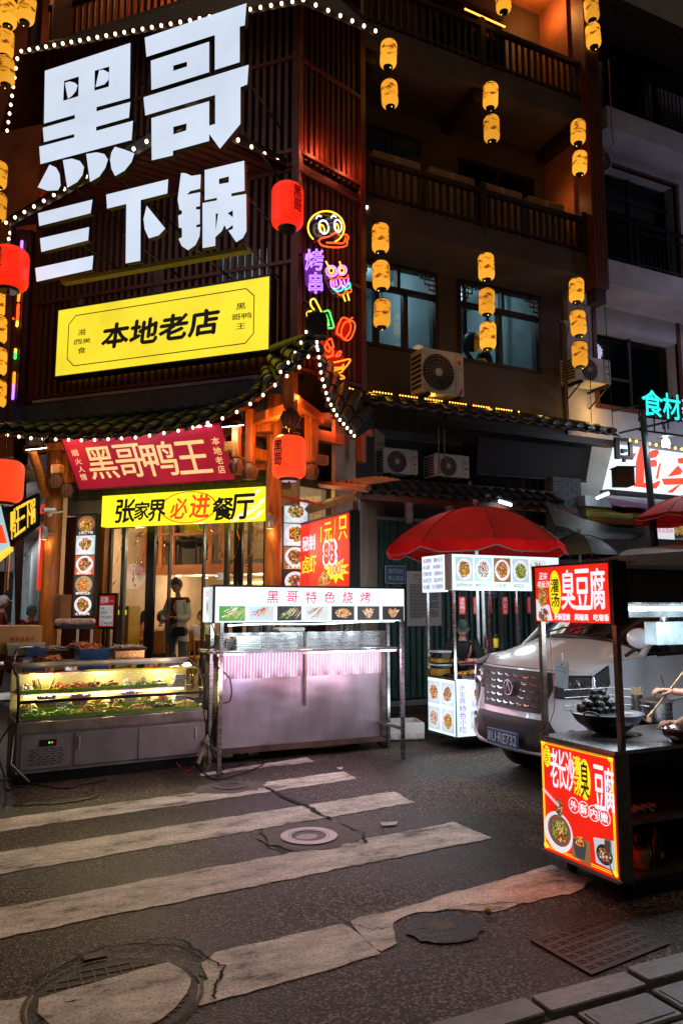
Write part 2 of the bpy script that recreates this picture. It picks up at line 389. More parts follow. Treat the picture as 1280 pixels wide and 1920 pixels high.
for tl, tr, br, bl in[((0,1537),(645,1447),(668,1461),(0,1560)),((0,1599),(738,1485),(777,1505),(0,1640)),((0,1703),(852,1542),(922,1572),(0,1760))]:
 a, b, c, d =[gxy(*q)for q in(tl,tr,br,bl)]
 s_ = stripe([ext(a,b,-6),b,c,ext(d,c,-6)]);s_.build('painted_stripe',paintm,road)
stripe([gxy(372,1452),gxy(575,1420),gxy(590,1429),gxy(440,1446),gxy(380,1456)]).build('painted_stripe',paintm,road)
stripe([gxy(405,1787),gxy(640,1733),gxy(668,1748),gxy(712,1790),gxy(640,1812),gxy(430,1872),gxy(372,1888),gxy(352,1862),gxy(392,1838),gxy(378,1808)],amp=.008).build('painted_stripe',paintm,road)
stripe([gxy(655,1728),gxy(770,1697),gxy(900,1660),gxy(1035,1624),gxy(1110,1650),gxy(1085,1672),gxy(960,1700),gxy(930,1712),gxy(860,1706),gxy(775,1712),gxy(740,1730),gxy(742,1772),gxy(712,1786),gxy(676,1752)],amp=.014).build('painted_stripe',paintm,road)
stripe([gxy(0,1880),gxy(62,1868),gxy(70,1900),gxy(40,1945),gxy(0,1960),gxy(-90,1975),gxy(-90,1905)],amp=.008).build('painted_stripe',paintm,road)
# repair patches, cracks
def patch(c,rx,ry,name,mt,z,n=26,amp=.13,seed=1,tilt=0):
 r = random.Random(seed);q = gxy(*c);m = MB(GF)
 P =[]
 for k in range(n):
  t = 2*pi*k/n;j = 1+r.uniform(-amp,amp);P.append((q[0]+rx*j*cos(t),q[1]+ry*j*sin(t)))
 m.flat(P,z);return m.build(name,mt,road)
patch((585,1566),.37,.33,'repair_patch',concm,.0065,seed=3)
patch((430,1478),.34,.2,'repair_patch',concm,.0065,seed=5)
darkp = M('fresh_dark_tar',(.007,.006,.005),.55,bump=.9,bs=40,var=.4)
patch((832,1742),.20,.17,'tar_patch',darkp,.008,n=40,seed=8,amp=.07);patch((828,1738),.09,.06,'tar_patch',concm,.009,n=40,seed=18,amp=.3)
patch((110,1502),.33,.10,'tar_patch',darkp,.008,seed=9,amp=.18)
def crack(pts,wd=.012,seed=0):
 r = random.Random(seed);P =[gxy(*q)for q in pts];Q =[]
 for i in range(len(P)-1):
  for k in range(5):
   t = k/5;Q.append((P[i][0]+(P[i+1][0]-P[i][0])*t+r.uniform(-.012,.012),P[i][1]+(P[i+1][1]-P[i][1])*t+r.uniform(-.012,.012)))
 Q.append(P[-1]);m = MB(GF);A =[];B =[]
 for i, q in enumerate(Q):
  d = Vector((Q[min(i+1,len(Q)-1)][0]-Q[max(i-1,0)][0],Q[min(i+1,len(Q)-1)][1]-Q[max(i-1,0)][1])).normalized()
  ww = wd*r.uniform(.3,1)*(1-abs(2*i/(len(Q)-1)-1)*.5)
  A.append(GF.pt(q[0]-d.y*ww,q[1]+d.x*ww,.0105));B.append(GF.pt(q[0]+d.y*ww,q[1]-d.x*ww,.0105))
 m.grid([B,A],False);return m.build('crack',crackm,road)
crack([(500,1478),(540,1500),(580,1515),(600,1528),(622,1538)],.028,1)
crack([(0,1862),(60,1845),(130,1808),(190,1780),(260,1775),(330,1778),(378,1802)],.012,2)
crack([(260,1775),(300,1762),(345,1768),(385,1800),(418,1815),(415,1835),(400,1850),(405,1878)],.012,3)
crack([(490,1555),(500,1585),(535,1600),(590,1598)],.012,4)
crack([(640,1548),(680,1565),(685,1580),(660,1592)],.012,5)
crack([(345,1838),(375,1835),(400,1845)],.008,6)
crack([(655,1735),(700,1745),(745,1742)],.008,7)
crack([(780,1720),(870,1700),(960,1695),(1000,1702)],.007,8)
# big round manhole cover
c = gxy(216,1872);mh = thing('manhole_cover','large round iron manhole cover crossed by faded paint, nearest the camera','manhole cover',(c[0],c[1],0))
m = MB(GF);m.ring(c[0],c[1],.345,.353,.0125,48);m.ring(c[0],c[1],.352,.362,.009,48);m.build('rim',castm,mh)
m = MB(GF);m.disc(c[0],c[1],.337,.337,.0075,48);m.build('lid',M('dull_cast_lid',(.030,.023,.018),.6,metal=.2,bump=.4),mh)
m = MB(GF)
for i in range(-5,6):
 h = sqrt(.30**2-(i*.055)**2)
 m.box(c[0]+i*.055-.004,c[0]+i*.055+.004,c[1]-h,c[1]+h,.008,.011);m.box(c[0]-h,c[0]+h,c[1]+i*.055-.004,c[1]+i*.055+.004,.008,.0105)
kind(m.build('cast_grid',castm,mh),'stuff')
P =[gxy(*q)for q in[(75,1878),(130,1860),(200,1842),(262,1822),(318,1809),(340,1822),(358,1840),(350,1868),(330,1895),(300,1918),(240,1945),(160,1955),(95,1930),(72,1905)]]
stripe(P,.0125,.004).build('paint_remnant',paintm,mh)
m = MB(GF);q = gxy(178,1797);m.box(q[0]-.05,q[0]+.05,q[1]-.03,q[1]+.03,.004,.014);m.build('hinge',castm,mh)
for q in[(133,1884)]:
 p = gxy(*q);m = MB(GF);m.flat([(p[0]+.02*cos(t)*(1+.5*sin(3*t+p[0])),p[1]+.009*sin(t)*(1+.6*cos(2*t)))for t in[k*pi/9 for k in range(18)]],.0138);m.build('pick_hole',crackm,mh)
 # small bright ring cover
ringm = M('pale_new_cover_ring',(.62,.56,.62),.45,bump=.2)
for(px,py,r0,lab)in[(579,1570,.2,'small round drain cover with bright pale ring in the middle of the crosswalk'),(431,1475,.15,'faint round utility cover set in patched concrete near the grill stall')]:
 c = gxy(px,py);t = thing('drain_cover',lab,'manhole cover',(c[0],c[1],0))
 MB(GF).ring(c[0],c[1],r0*.72,r0,.014,40).ring(c[0],c[1],r0,r0+.01,.006,40).build('ring',ringm if r0>.18 else concm,t)
 MB(GF).ring(c[0],c[1],r0*.62,r0*.70,.013,40).build('inner_ring',ringm if r0>.18 else concm,t)
 MB(GF).ring(c[0],c[1],r0*.70,r0*.72,.010,40).disc(c[0],c[1],r0*.62,r0*.62,.009,36).build('lid',castm,t)
 if r0>.18:
  MB(GF).disc(c[0]-.02,c[1]-.01,r0*.4,r0*.3,.0105,20).build('worn_centre',M('scuffed_lid_metal',(.4,.35,.32),.5),t)
  # rectangular iron cover beside the kerb
q =[gxy(998,1766),gxy(1134,1731),gxy(1250,1772),gxy(1108,1829)]
o = Vector((*q[3],0));ux = Vector((q[2][0]-q[3][0],q[2][1]-q[3][1],0));uy = Vector((q[0][0]-q[3][0],q[0][1]-q[3][1],0))
fr = Fr(o,ux,uy);lu, lv = ux.length, uy.length
ic = thing('iron_access_cover','rectangular rusty iron cover with rows of raised lugs beside the kerb','access cover',tuple(o))
MB(fr).box(0,lu,0,lv,.002,.008).build('plate',castm,ic)
m = MB(fr)
for a in(0,lu):m.box(a-.008,a+.008,-.008,lv+.008,.003,.0095)
for b in(0,lv):m.box(.008,lu-.008,b-.008,b+.008,.003,.0095)
m.build('rim',castm,ic)
lug = None
for i in range(8):
 for j in range(6):
  a = lu*(i+.7)/8.4;b = lv*(j+.7)/6.4
  if lug is None:
   m = MB(fr);m.box(a-.022,a+.022,b+.006,b+.014,.008,.0105);m.box(a-.022,a+.022,b-.014,b-.006,.008,.0105);m.box(a+.006,a+.014,b-.0055,b+.0055,.008,.012)
   lug = m.build('raised_lug',castm,ic);base = fr.pt(a,b)
  else:piece('raised_lug',lug,ic,Vector(ic['_w'])+fr.pt(a,b)-base)
  # pavement, kerb stones and paving stones
YK = 2.5
pv = MB();pv._a([(-60,-20,.085),(90,-20,.085),(90,YK-.13,.085),(-60,YK-.13,.085)],[(0,1,2,3)]);pv = kind(pv.build('pavement',M('pavement_bedding_mortar',(.025,.022,.02),.8,bump=.6),o=(0,0,0)),'structure')
ks = MB();ks.box(-60,90,0,.08,-YK+.005,-YK+.188);kb = kind(ks.build('kerb',stonem,o=(0,YK,0)),'structure')
rr = random.Random(4);x = -1.5
while x<7.5:
 L_ = .50+rr.uniform(-.05,.05);dz = rr.uniform(-.006,.006)
 fr = Fr((x,YK-.13+rr.uniform(-.006,.006),.02+dz),(1,rr.uniform(-.02,.02),0),(0,1,0))
 MB(fr).bev(.008,L_-.012,0,.125,0,.098,.010).build('kerb_stone',stonem,kb);x += L_
pavem = M('chiselled_paving_stone',(.17,.155,.145),.5,var=.5,vs_=5,bump=.6,bs=35)
for i in range(26):
 for j in range(9):
  pw_, ph_ =(.38,.20)if j%2==0 else(.30,.26)
  x0 = -.6+i*pw_+.11*j;y0 = YK-.15-sum((.20,.26)[q%2]for q in range(j+1))
  if y0<.5:continue
  fr = Fr((x0,y0,.06+rr.uniform(-.005,.006)),(1,rr.uniform(-.02,.02),0),(rr.uniform(-.02,.02),1,0))
  m = MB(fr);m.bev(.009,pw_-.009,.009,ph_-.009,0,.045,.012);m.bev(.03,pw_-.03,.03,ph_-.03,.045,.049,.006)
  m.build('paving_stone',pavem,pv)
  # litter
for(px,py,r,lab,c)in[(914,1718,.018,'small yellow fruit lying on the road next to the dark patch',(.55,.38,.04))]:
 p = G(px,py);m = MB();m.ell((p.x,p.y,r+.008),r,r,r*1.15,10,8,.04);o = m.build('fallen_fruit',M('yellow_fruit',c,.45));tag(o,lab,'fruit')
pap = M('white_paper_scrap',(.6,.58,.56),.7)
for(pts,lab)in[([(712,1545),(745,1543),(742,1549),(716,1551)],'white paper scrap lying between two crosswalk stripes'),([(631,1441),(643,1440),(641,1444),(634,1444)],'tiny white scrap on the asphalt in front of the grill stall')]:
 m = MB(GF);m.prism([gxy(*q)for q in pts],.006,.012);tag(m.build('paper_scrap',pap),lab,'litter')
 #  CORNER RESTAURANT BUILDING
C0 = Vector((3.35,9.03,0));LF = Fr(C0,(.70711,-.70711,0));NF = Fr(LF.pt(.23,0),(.948,.319,0))
bld = thing('restaurant_building','dark timber clad corner restaurant with slatted walls, balconies and tiled eaves','building',(3.35,9.03,0))
bulbm = M('warm_bulb_glass',(.9,.7,.5),.3,em=(1.0,.68,.40),es=5,bump=0)
bulby = M('amber_led_glass',(.9,.6,.2),.3,em=(1.0,.36,.04),es=6,bump=0)
cablem = M('thin_black_cable',(.01,.01,.01),.6)
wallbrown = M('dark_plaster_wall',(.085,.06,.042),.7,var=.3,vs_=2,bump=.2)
# slatted facade L (big sign side) and N (neon side)
uL0 = -4.05;uL1 = .23;Z0 = 4.70;ZT = 10.6
m = MB(LF);m.box(uL0,uL1-.01,Z0,ZT,-.16,-.10);m.build('wall',backm,bld)
m = MB(NF);m.box(.01,1.25,Z0+.05,ZT,-.16,-.10);m.build('wall',backm,bld)
n = 38;sl = None
for i in range(n):
 u = uL0+.05+(uL1-uL0-.1)*i/(n-1)
 if sl is None:
  sl = MB(LF).box(u-.026,u+.026,Z0,7.55,-.10,.0).build('slat',slatm,bld);u00 = u
 else:piece('slat',sl,bld,Vector(bld['_w'])+LF.ux*(u-u00), )
for i in range(n):
 u = uL0+.05+(uL1-uL0-.1)*i/(n-1)
 if i==0:sl2 = MB(LF).box(u-.026,u+.026,7.75,ZT-.05,-.10,.0).build('slat',slatm,bld)
 else:piece('slat',sl2,bld,Vector(bld['_w'])+LF.ux*(u-u00))
for i in range(12):
 u = .06+i*.105
 if i==0:s3 = MB(NF).box(u-.026,u+.026,Z0+.1,7.55,-.10,.0).build('slat',slatm,bld);s4 = MB(NF).box(u-.026,u+.026,7.75,ZT-.05,-.10,.0).build('slat',slatm,bld);u01 = u
 else:
  for s_ in(s3,s4):piece('slat',s_,bld,Vector(bld['_w'])+NF.ux*(u-u01))
for z in(4.72,6.2,7.52,7.8,9.2,10.5):
 MB(LF).box(uL0,uL1,z,z+.05,.002,.03).build('rail_batten',woodr,bld)
 MB(NF).box(.0,1.24,z+.0,z+.05,.002,.03).build('rail_batten',woodr,bld)
MB(LF).box(uL0,uL1+.02,Z0-.05,Z0-.004,-.02,.03).build('grey_flashing_strip',M('pale_flashing_metal',(.4,.4,.42),.5),bld)
# corner posts
for fr, u in((LF,uL1+.0),(LF,uL0-.04),(NF,1.27)):
 MB(fr).box(u-.05,u+.05,Z0-.02,ZT,-.12,.035).build('corner_post',woodr,bld)
 # lit windows glimpsed between slats
winb = E('cold_lit_window',(.45,.62,.72),.55,.7,3)
for a, b in(((415,480),(500,540)),((292,505),(310,552)),((150,560),(160,640))):
 p, q = LF.px(*a,-.095), LF.px(*b,-.095);MB(LF).box(p[0],q[0],q[1],p[1],-.099,-.094).build('glimpsed_window',winb,bld)
 # the box behind: body of upper floors (closes the view from the side)
m = MB();m.box(4.78,9.9,4.3,13.5,-14.5,-13.9);m.box(4.78,4.9,4.3,13.5,-13.89,-10.9);m.build('wall',wallbrown,bld)
# left street return wall
XL = LF.pt(uL0,0).x;YL = LF.pt(uL0,0).y
orangew = M('rust_red_painted_wall',(.36,.12,.045),.7,var=.4,vs_=2)
LW = Fr((XL-.03,YL+.1,0),(0,-1,0))
m = MB(LW);m.box(-9,0,4.4,14,-.3,-.02);m.build('wall',orangew,bld)
for i in range(4):
 u = -.12-i*.12;MB(LW).box(u-.03,u+.03,4.8,7.4,-.0,.05).build('slat',slatm,bld)
 # ---------------- eaves with soffit planks
def eave(poly,z,th,name='eave'):
 """poly: plan points; soffit boards below"""
 e = MB(GF).prism(poly,z,z+th).build(name,woodd,bld);return e
 # middle eave: projecting peak
DS = 1.0
zE = 7.58
pl =[onpl(x,y,(0,0,zE),Z)for x,y in((22,425),(362,232),(682,397))]
inn =[LF.pt(uL0-.02,0,-.02),LF.pt(uL1,0,-.02),NF.pt(1.25,0,-.02)]
poly =[(pl[0].x,pl[0].y),(pl[1].x,pl[1].y),(pl[2].x,pl[2].y),(inn[2].x,inn[2].y),(inn[1].x,inn[1].y),(inn[0].x,inn[0].y)]
eave(poly,zE,.10);DS = max((p-LF.o).dot(LF.n)for p in pl)+.22;print('DS',DS)
def planks(A,B,C,D,n,z,name='soffit_plank'):
 for i in range(n):
  t0 = i/n+.006;t1 =(i+1)/n-.006
  P =[A.lerp(B,t0),A.lerp(B,t1),D.lerp(C,t1),D.lerp(C,t0)]
  MB(GF).prism([(p.x,p.y)for p in P],z-.02,z-.003).build(name,woodr,bld)
planks(pl[1],pl[2],inn[2],inn[1],16,zE);planks(pl[0],pl[1],inn[1],inn[0],26,zE)
def fascia(A,B,z0,z1,th=.05):
 d =(B-A);fr = Fr((A.x,A.y,0),(d.x,d.y,0));MB(fr).box(0,d.length,z0,z1,0,th).build('fascia_board',woodd,bld)
fascia(pl[0],pl[1],zE-.04,zE+.16);fascia(pl[1],pl[2],zE-.04,zE+.16)
# top eave
zT = 10.62
def Hh(fr,px,py,d):u, v = fr.px(px,py,d);return fr.pt(u,v,d)
t0, t1 = Hh(LF,40,103,.55), Hh(LF,565,8,.5);t2 = onpl(700,66,(0,0,t1.z),Z)
tw_ =[LF.pt(uL0,ZT,0),LF.pt(uL1,ZT,0),NF.pt(1.3,ZT,0)]
def roofq(a,b,c,d,th=.08,name='eave'):
 m = MB();nrm =(b-a).cross(d-a).normalized();
 if nrm.z<0:nrm = -nrm
 P =[a,b,c,d]+[p+Z*th for p in(a,b,c,d)]
 m._a(P,[(0,1,2,3),(7,6,5,4),(0,4,5,1),(1,5,6,2),(2,6,7,3),(3,7,4,0)]);return m.build(name,woodd,bld)
roofq(t0,t1,tw_[1],tw_[0]);roofq(t1,t2,tw_[2],tw_[1])
for i in range(22):
 pass
tlw = Vector((t0.x-.25,t0.y+2.2,t0.z));tlb = Vector((XL,YL+2.2,ZT))
roofq(t0,tlw,tlb,tw_[0])
mlw = Vector((pl[0].x-.1,pl[0].y+1.6,zE))
roofq(pl[0],mlw,Vector((XL,YL+1.6,zE)),inn[0])
# red columns at the left edge
for(px,py,z0,z1,r)in((52,300,4.4,7.5,.10),(47,620,4.3,7.5,.12),(62,120,10.6,14,.10)):
 p = onpl(px,py,(0,YL+.35,0),Vector((0,1,0)));MB().lathe([(r,z0),(r,z1)],(p.x,p.y,0),14).build('column',woodr,bld)
 # balcony above the top eave (left)
BR = LF.at(0,0,-.45)
railz = BR.px(300,30)[1]
p0, p1 = BR.px(92,62), BR.px(470,-40)
zb = BR.px(92,98)[1]
MB(BR).box(p0[0],1.2,zb+.75,zb+.84,-.04,.04).build('handrail',woodd,bld);MB(BR).box(p0[0],1.2,zb+.06,zb+.11,-.03,.03).build('handrail',woodd,bld)
for i in range(40):
 u = p0[0]+.05+i*.125
 if u>1.1:break
 if i==0:bal = MB(BR).box(u-.02,u+.02,zb,zb+.75,-.02,.02).build('baluster',woodd,bld);ub = u
 else:piece('baluster',bal,bld,Vector(bld['_w'])+BR.ux*(u-ub))
MB(BR).box(p0[0]-.1,1.3,ZT,zb,-.3,.05).build('balcony_slab',backm,bld)
MB(LF.at(0,0,-1.9)).box(-5,.2,ZT,14.5,-.1,0).build('wall',orangew,bld)
plight('balcony_lamp',LF.pt(-2.6,12.6,-1.0),(1,.36,.1),60,.1)
MB(LF.at(0,0,-1.7)).box(-9.5,-4.15,4.3,14.5,-.3,0).build('wall',orangew,bld)
for z in(6,9,12.5):plight('lantern_wash',LF.pt(-5.3,z,-.6),(1,.38,.1),10,.1)
# ---------------- string of bulbs
bulb_proto =[None]
def string_lights(name,label,pts,n,r=.017,mat_=None,group=None,cable=True,skip=()):
 pts =[Vector(p)for p in pts];L_ =[0]
 for a, b in zip(pts,pts[1:]):L_.append(L_[-1]+(b-a).length)
 t = thing(name,label,'string lights',tuple(pts[0]),group)
 if cable:MB().tube([p+Z*.025 for p in pts],.006,4).build('cable',cablem,t)
 b0 = None
 for i in range(n):
  s = L_[-1]*i/(n-1);k = max(j for j in range(len(L_))if L_[j]<=s+1e-9);k = min(k,len(pts)-2)
  p = pts[k].lerp(pts[k+1],(s-L_[k])/(L_[k+1]-L_[k]))
  if i in skip:continue
  if b0 is None:
   b0 = MB().ell(tuple(p),r,r,r*1.25,8,6).build('bulb',mat_ or bulbm,t);p00 = p
  else:piece('bulb',b0,t,Vector(t['_w'])+p-p00)
 return t
string_lights('string_lights','warm bulb string along the middle eave under the big white characters',[p+Z*.02+Vector((-.08,-.06,0))for p in pl[:2]],17,.023)
string_lights('string_lights','warm bulb string along the eave above the red lantern and duck neon',[p+Z*.02+Vector((-.0,-.10,0))for p in pl[1:]],15,.023)
string_lights('string_lights','warm bulb string along the topmost eave left of the building corner',[t0+Vector((0,-.06,.02)),t1+Vector((0,-.06,.02))],31,.023)
string_lights('string_lights','warm bulb string down the topmost eave right of the building corner',[t1+Vector((0,-.06,.02)),t2+Vector((0,-.06,.02))],7,.023)
a, b = onpl(33,110,t0,Vector((0,1,0))), onpl(14,245,t0+Vector((0,1,0)),Vector((0,1,0)))
string_lights('string_lights','bulb string hanging down the far left edge beside the yellow lanterns',[a,b],9,.023)
a, b = pl[0]+Z*0, onpl(12,470,pl[0]+Vector((0,.8,0)),Vector((0,1,0)))
string_lights('string_lights','short bulb string dropping behind the upper left red lantern',[a,b],5,.023)
plight('eave_uplight_lamp',NF.pt(.35,7.95,.14),(1,.16,.06),9,.05);plight('eave_uplight_lamp',NF.pt(.95,7.95,.14),(1,.16,.06),6,.05)
plight('eave_uplight_lamp',LF.pt(-3.9,7.95,.16),(1,.16,.06),3,.05)
# ---------------- R facade: window wall, balconies
YW, YB = 10.5, 9.45
RW = PY(YW);RB = PY(YB)
# wall with two window openings
wx =[(5.12,6.80),(7.22,9.05)];wz =(5.88,7.42)
m = MB(RW);m.box(4.3,9.56,4.5,wz[0],-.25,0);m.build('wall',wallbrown,bld)
m = MB(RW);m.box(4.3,9.56,wz[1],10.2,-.25,0);m.build('wall',wallbrown,bld)
for a, b in((4.3,wx[0][0]),(wx[0][1],wx[1][0]),(wx[1][1],9.56)):MB(RW).box(a,b,wz[0],wz[1],-.25,0).build('wall',wallbrown,bld)
roomwall = M('cool_grey_room_wall',(.30,.40,.44),.8,var=.3,vs_=1.2)
for k,(a,b)in enumerate(wx):
 wn_ = MB(RW).box(a,b,wz[0],wz[0]+.06,-.18,.03).box(a,b,wz[1]-.06,wz[1],-.18,.03).box(a,a+.06,wz[0]+.06,wz[1]-.06,-.18,.03).box(b-.06,b,wz[0]+.06,wz[1]-.06,-.18,.03).build('window',woodd,bld)
 zt = wz[1]-.50;mb_ = MB(RW).box(a+.06,b-.06,zt,zt+.07,-.12,.0)
 mids =[a+.5,a+1.05]if k==0 else[a+.92]
 for x in mids:mb_.box(x-.04,x+.04,wz[0]+.06,zt,-.12,-.002)
 mb_.box((a+b)/2+.05,(a+b)/2+.11,zt+.07,wz[1]-.06,-.12,-.002)
 mb_.build('window_frame',woodd,wn_)
 MB(RW).box(a+.06,b-.06,wz[0]+.06,wz[1]-.06,-.065,-.06).build('pane',glass,wn_)
 # fret lattice corners
 mb_ = MB(RW);mb_.box(a,b,wz[1]-.11,wz[1]-.08,.035,.06)
 for s_, x in((1,a+.02),(-1,b-.02)):
  for i in range(4):
   for j in range(4-i):
    x0 = x+s_*(i*.09);z0 = wz[1]-.12-(j+1)*.09
    mb_.box(x0,x0+s_*.09,z0,z0+.016,.035,.055);mb_.box(x0+s_*.074,x0+s_*.09,z0+.016,z0+.09,.035,.055)
 mb_.build('fret_lattice',woodd,wn_)
 # lit room behind
 rm = MB(RW);rm.box(a-.15,a-.10,wz[0]-.9,8.1,-3.2,-.26);rm.box(b+.10,b+.15,wz[0]-.9,8.1,-3.2,-.26);rm.box(a-.1,b+.1,8.0,8.1,-3.2,-.26);rm.box(a-.1,b+.1,wz[0]-.9,wz[0]-.85,-3.2,-.26);rm.box(a-.1,b+.1,wz[0]-.85,8.0,-3.25,-3.2)
 rm.build('room',roomwall,bld)
 MB(RW).box(a+.1,a+.75,7.95,7.985,-1.7,-1.1).build('ceiling_panel_light',M('panel_light',(1,1,1),.5,em=(.75,.92,1),es=5,bump=0),bld)
 plight('room_lamp',((a+b)/2,YW+1.5,7.8),(.55,.8,.86),26,.1)
 mb_ = MB(RW)
 for i in range(5):
  x = a+.15+i*.33;mb_.box(x,x+.05,wz[0]-.3,7.9,-2.2-.1*i,-2.15-.1*i)
 if k==0:mb_.build('curtain',M('grey_curtain',(.2,.25,.27),.8),bld)
 else:
  mb_ = MB(RW);mb_.tube([(8.2,YW+1.2,8),(8.2,YW+1.2,6.6),(8.45,YW+1.2,6.3),(8.45,YW+1.2,5.4)],.05,8).ell((8.3,YW+1.1,6.75),.22,.16,.2).ell((8.65,YW+1.2,6.4),.18,.16,.3).tube([(8.75,YW+1.2,8),(8.75,YW+1.2,6.5)],.04)
  mb_.build('gym_machine',blackm,bld)
  # balcony slabs, rails, balusters
def balcony(x0,x1,z0,zr,yb,yw,name_z,step=.135,mtl=woodd,slabm=None,bb=None):
 fr = PY(yb);sb = slabm or wallbrown
 MB(fr).box(x0,x1,z0,z0+.42,-(yw-yb),0).build('balcony_slab',sb,bld)
 MB(fr).box(x0,x1,zr-.07,zr,-.06,.03).build('handrail',mtl,bld);MB(fr).box(x0,x1,z0+.47,z0+.51,-.04,.01).build('handrail',mtl,bld)
 n_ = int((x1-x0)/step);o_ = None
 for i in range(n_):
  x = x0+.05+i*step
  if o_ is None:o_ = MB(fr).box(x-.02,x+.02,z0+.42,zr-.07,-.035,.005).build('baluster',mtl,bld);xb = x
  else:piece('baluster',o_,bld,Vector(bld['_w'])+Vector((x-xb,0,0)))
 for x in[x0+.05+(x1-x0-.1)*i/2 for i in range(3)]:
  MB(fr).box(x-.05,x+.05,z0+.42,zr+.1,-.07,.035).build('newel_post',mtl,bld)
balcony(4.83,9.25,7.38,8.46,YB,YW,0);balcony(4.83,9.4,10.32,11.5,YB,YW,1)
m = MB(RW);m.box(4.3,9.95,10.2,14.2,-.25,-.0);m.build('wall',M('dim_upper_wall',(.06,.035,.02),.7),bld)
for a, b, z0, z1 in((5.3,6.5,7.9,9.8),(7.3,9.0,8.3,9.7),(6.6,8.4,10.9,12.9)):
 d = MB(RW).box(a,b,z0,z1,.005,.04).build('door',blackm,bld)
 MB(RW).box(a+.06,(a+b)/2-.03,z0+.1,z1-.1,.042,.046).box((a+b)/2+.03,b-.06,z0+.1,z1-.1,.042,.046).build('pane',glass,d)
 # beam under upper slab, fret under it
for x in(5.0,7.05,9.2):MB().box(x-.12,x+.12,YB+.05,YW,10.05,10.3)if 0 else MB().box(x-.1,x+.1,10.08,10.3,-YW,-YB-.05).build('beam',woodd,bld)
# cladding column at the right end and orange side walls
RC = MB();p = ony(1118,300,9.3);xr = p.x
for z0, z1 in((7.15,14.2), ):
 MB(PY(9.3)).box(xr-.17,xr+.15,z0,z1,-.3,0).build('column',woodr,bld)
 for i in range(4):MB(PY(9.3)).box(xr-.16+i*.08,xr-.155+i*.08+.06,z0,z1,.001,.012).build('column_board',woodr,bld)
MB(PY(9.3)).box(xr-.13,xr+.11,6.9,7.15,-.26,-.04).build('column_foot',woodd,bld)
MB().box(9.3,9.45,7.9,10.3,-YW,-9.75).build('side_wall',orangew,bld);MB().box(9.3,9.45,10.9,14,-YW,-9.75).build('side_wall',orangew,bld)
MB().box(4.8,9.9,13.3,13.4,-YW,-YB).build('balcony_slab',orangew,bld)
plight('balcony_lamp',(8.9,9.9,12.9),(1,.40,.1),30,.1);plight('balcony_lamp',(8.95,9.85,9.0),(1,.42,.1),3.5,.08)
t = thing('led_strip','short amber LED dotted strip on the top balcony rail','led strip',tuple(ony(872,17,9.5)))
a, b = ony(872,17,9.5), ony(945,50,9.5);ba = None
for i in range(20):
 p = a.lerp(b,i/19)
 if ba is None:ba = MB().ell(tuple(p),.016,.016,.016,6,4).build('bulb',bulby,t);p00 = p
 else:piece('bulb',ba,t,Vector(t['_w'])+p-p00)
 # ---------------- tiled eave roofs
ntile =[0]
tprot ={}
def tile_mesh(w_,l_,key):
 if key in tprot:return tprot[key]
 rows =[]
 for j,(y,s)in enumerate(((0,1.0),(.12,1.06),(.5,1.0),(1.0,.9))):
  rows.append([Vector((w_/2*s*cos(pi-pi*k/7),y*l_,w_*.42*s*sin(pi*k/7)))for k in range(8)])
 m = MB();m.grid(rows);m._a(rows[0]+[Vector((0,0.01,.0))],[(k+1,k,8)for k in range(7)])
 me = bpy.data.meshes.new('roof_tile');me.from_pydata([tuple(v)for v in m.v],[],m.f);me.materials.append(tilem);me.polygons.foreach_set('use_smooth',[True]*len(m.f));tprot[key] = me;return me
def tile_at(parent,me,p,along,up):
 y = along.normalized();x = y.cross(up).normalized();z = x.cross(y)
 o = bpy.data.objects.new('roof_tile',me);COL.objects.link(o);o.parent = parent
 o.matrix_local = Matrix.Translation(p-Vector(parent['_w']))@Matrix(((x.x,y.x,z.x),(x.y,y.y,z.y),(x.z,y.z,z.z))).to_4x4()
 ntile[0] += 1
def tiled(parent,eave_f,ridge_f,n,rows,width,wavy=True,lip=.05):
 """eave_f(t), ridge_f(t) -> world points"""
 me = tile_mesh(width*.62,1.0,('t',width,rows))
 for i in range(n):
  t =(i+.5)/n;a, b = eave_f(t), ridge_f(t);d =(b-a)
  sl_ = tile_mesh(width*.62,d.length/rows*1.12,('t',round(width,2),round(d.length/rows,1)))
  side =(eave_f(min(1,t+.01))-eave_f(max(0,t-.01)))
  up = side.cross(d).normalized();up = up if up.z>0 else-up
  for r in range(rows):
   tile_at(parent,sl_,a+d*(r/rows)+up*(.02+.012*(r%2)+RN.uniform(0,.006)),d,up)
   # trough tiles as one wavy sheet with a real thickness
 N_ = n*6;rows_ =[]
 for s, dz in((1.0,0),(.5,0),(0.0,0),(-.03,-.015),(-.02,-.03),(0.5,-.03),(1.0,-.03)):
  row =[]
  for i in range(N_+1):
   t = i/N_;a, b = eave_f(t), ridge_f(t)
   ph = -cos(2*pi*(t*n));row.append(a.lerp(b,s)+Z*(dz+.03*(-ph)*-1*1.0))
  rows_.append(row)
 m = MB();m.grid(rows_);return m
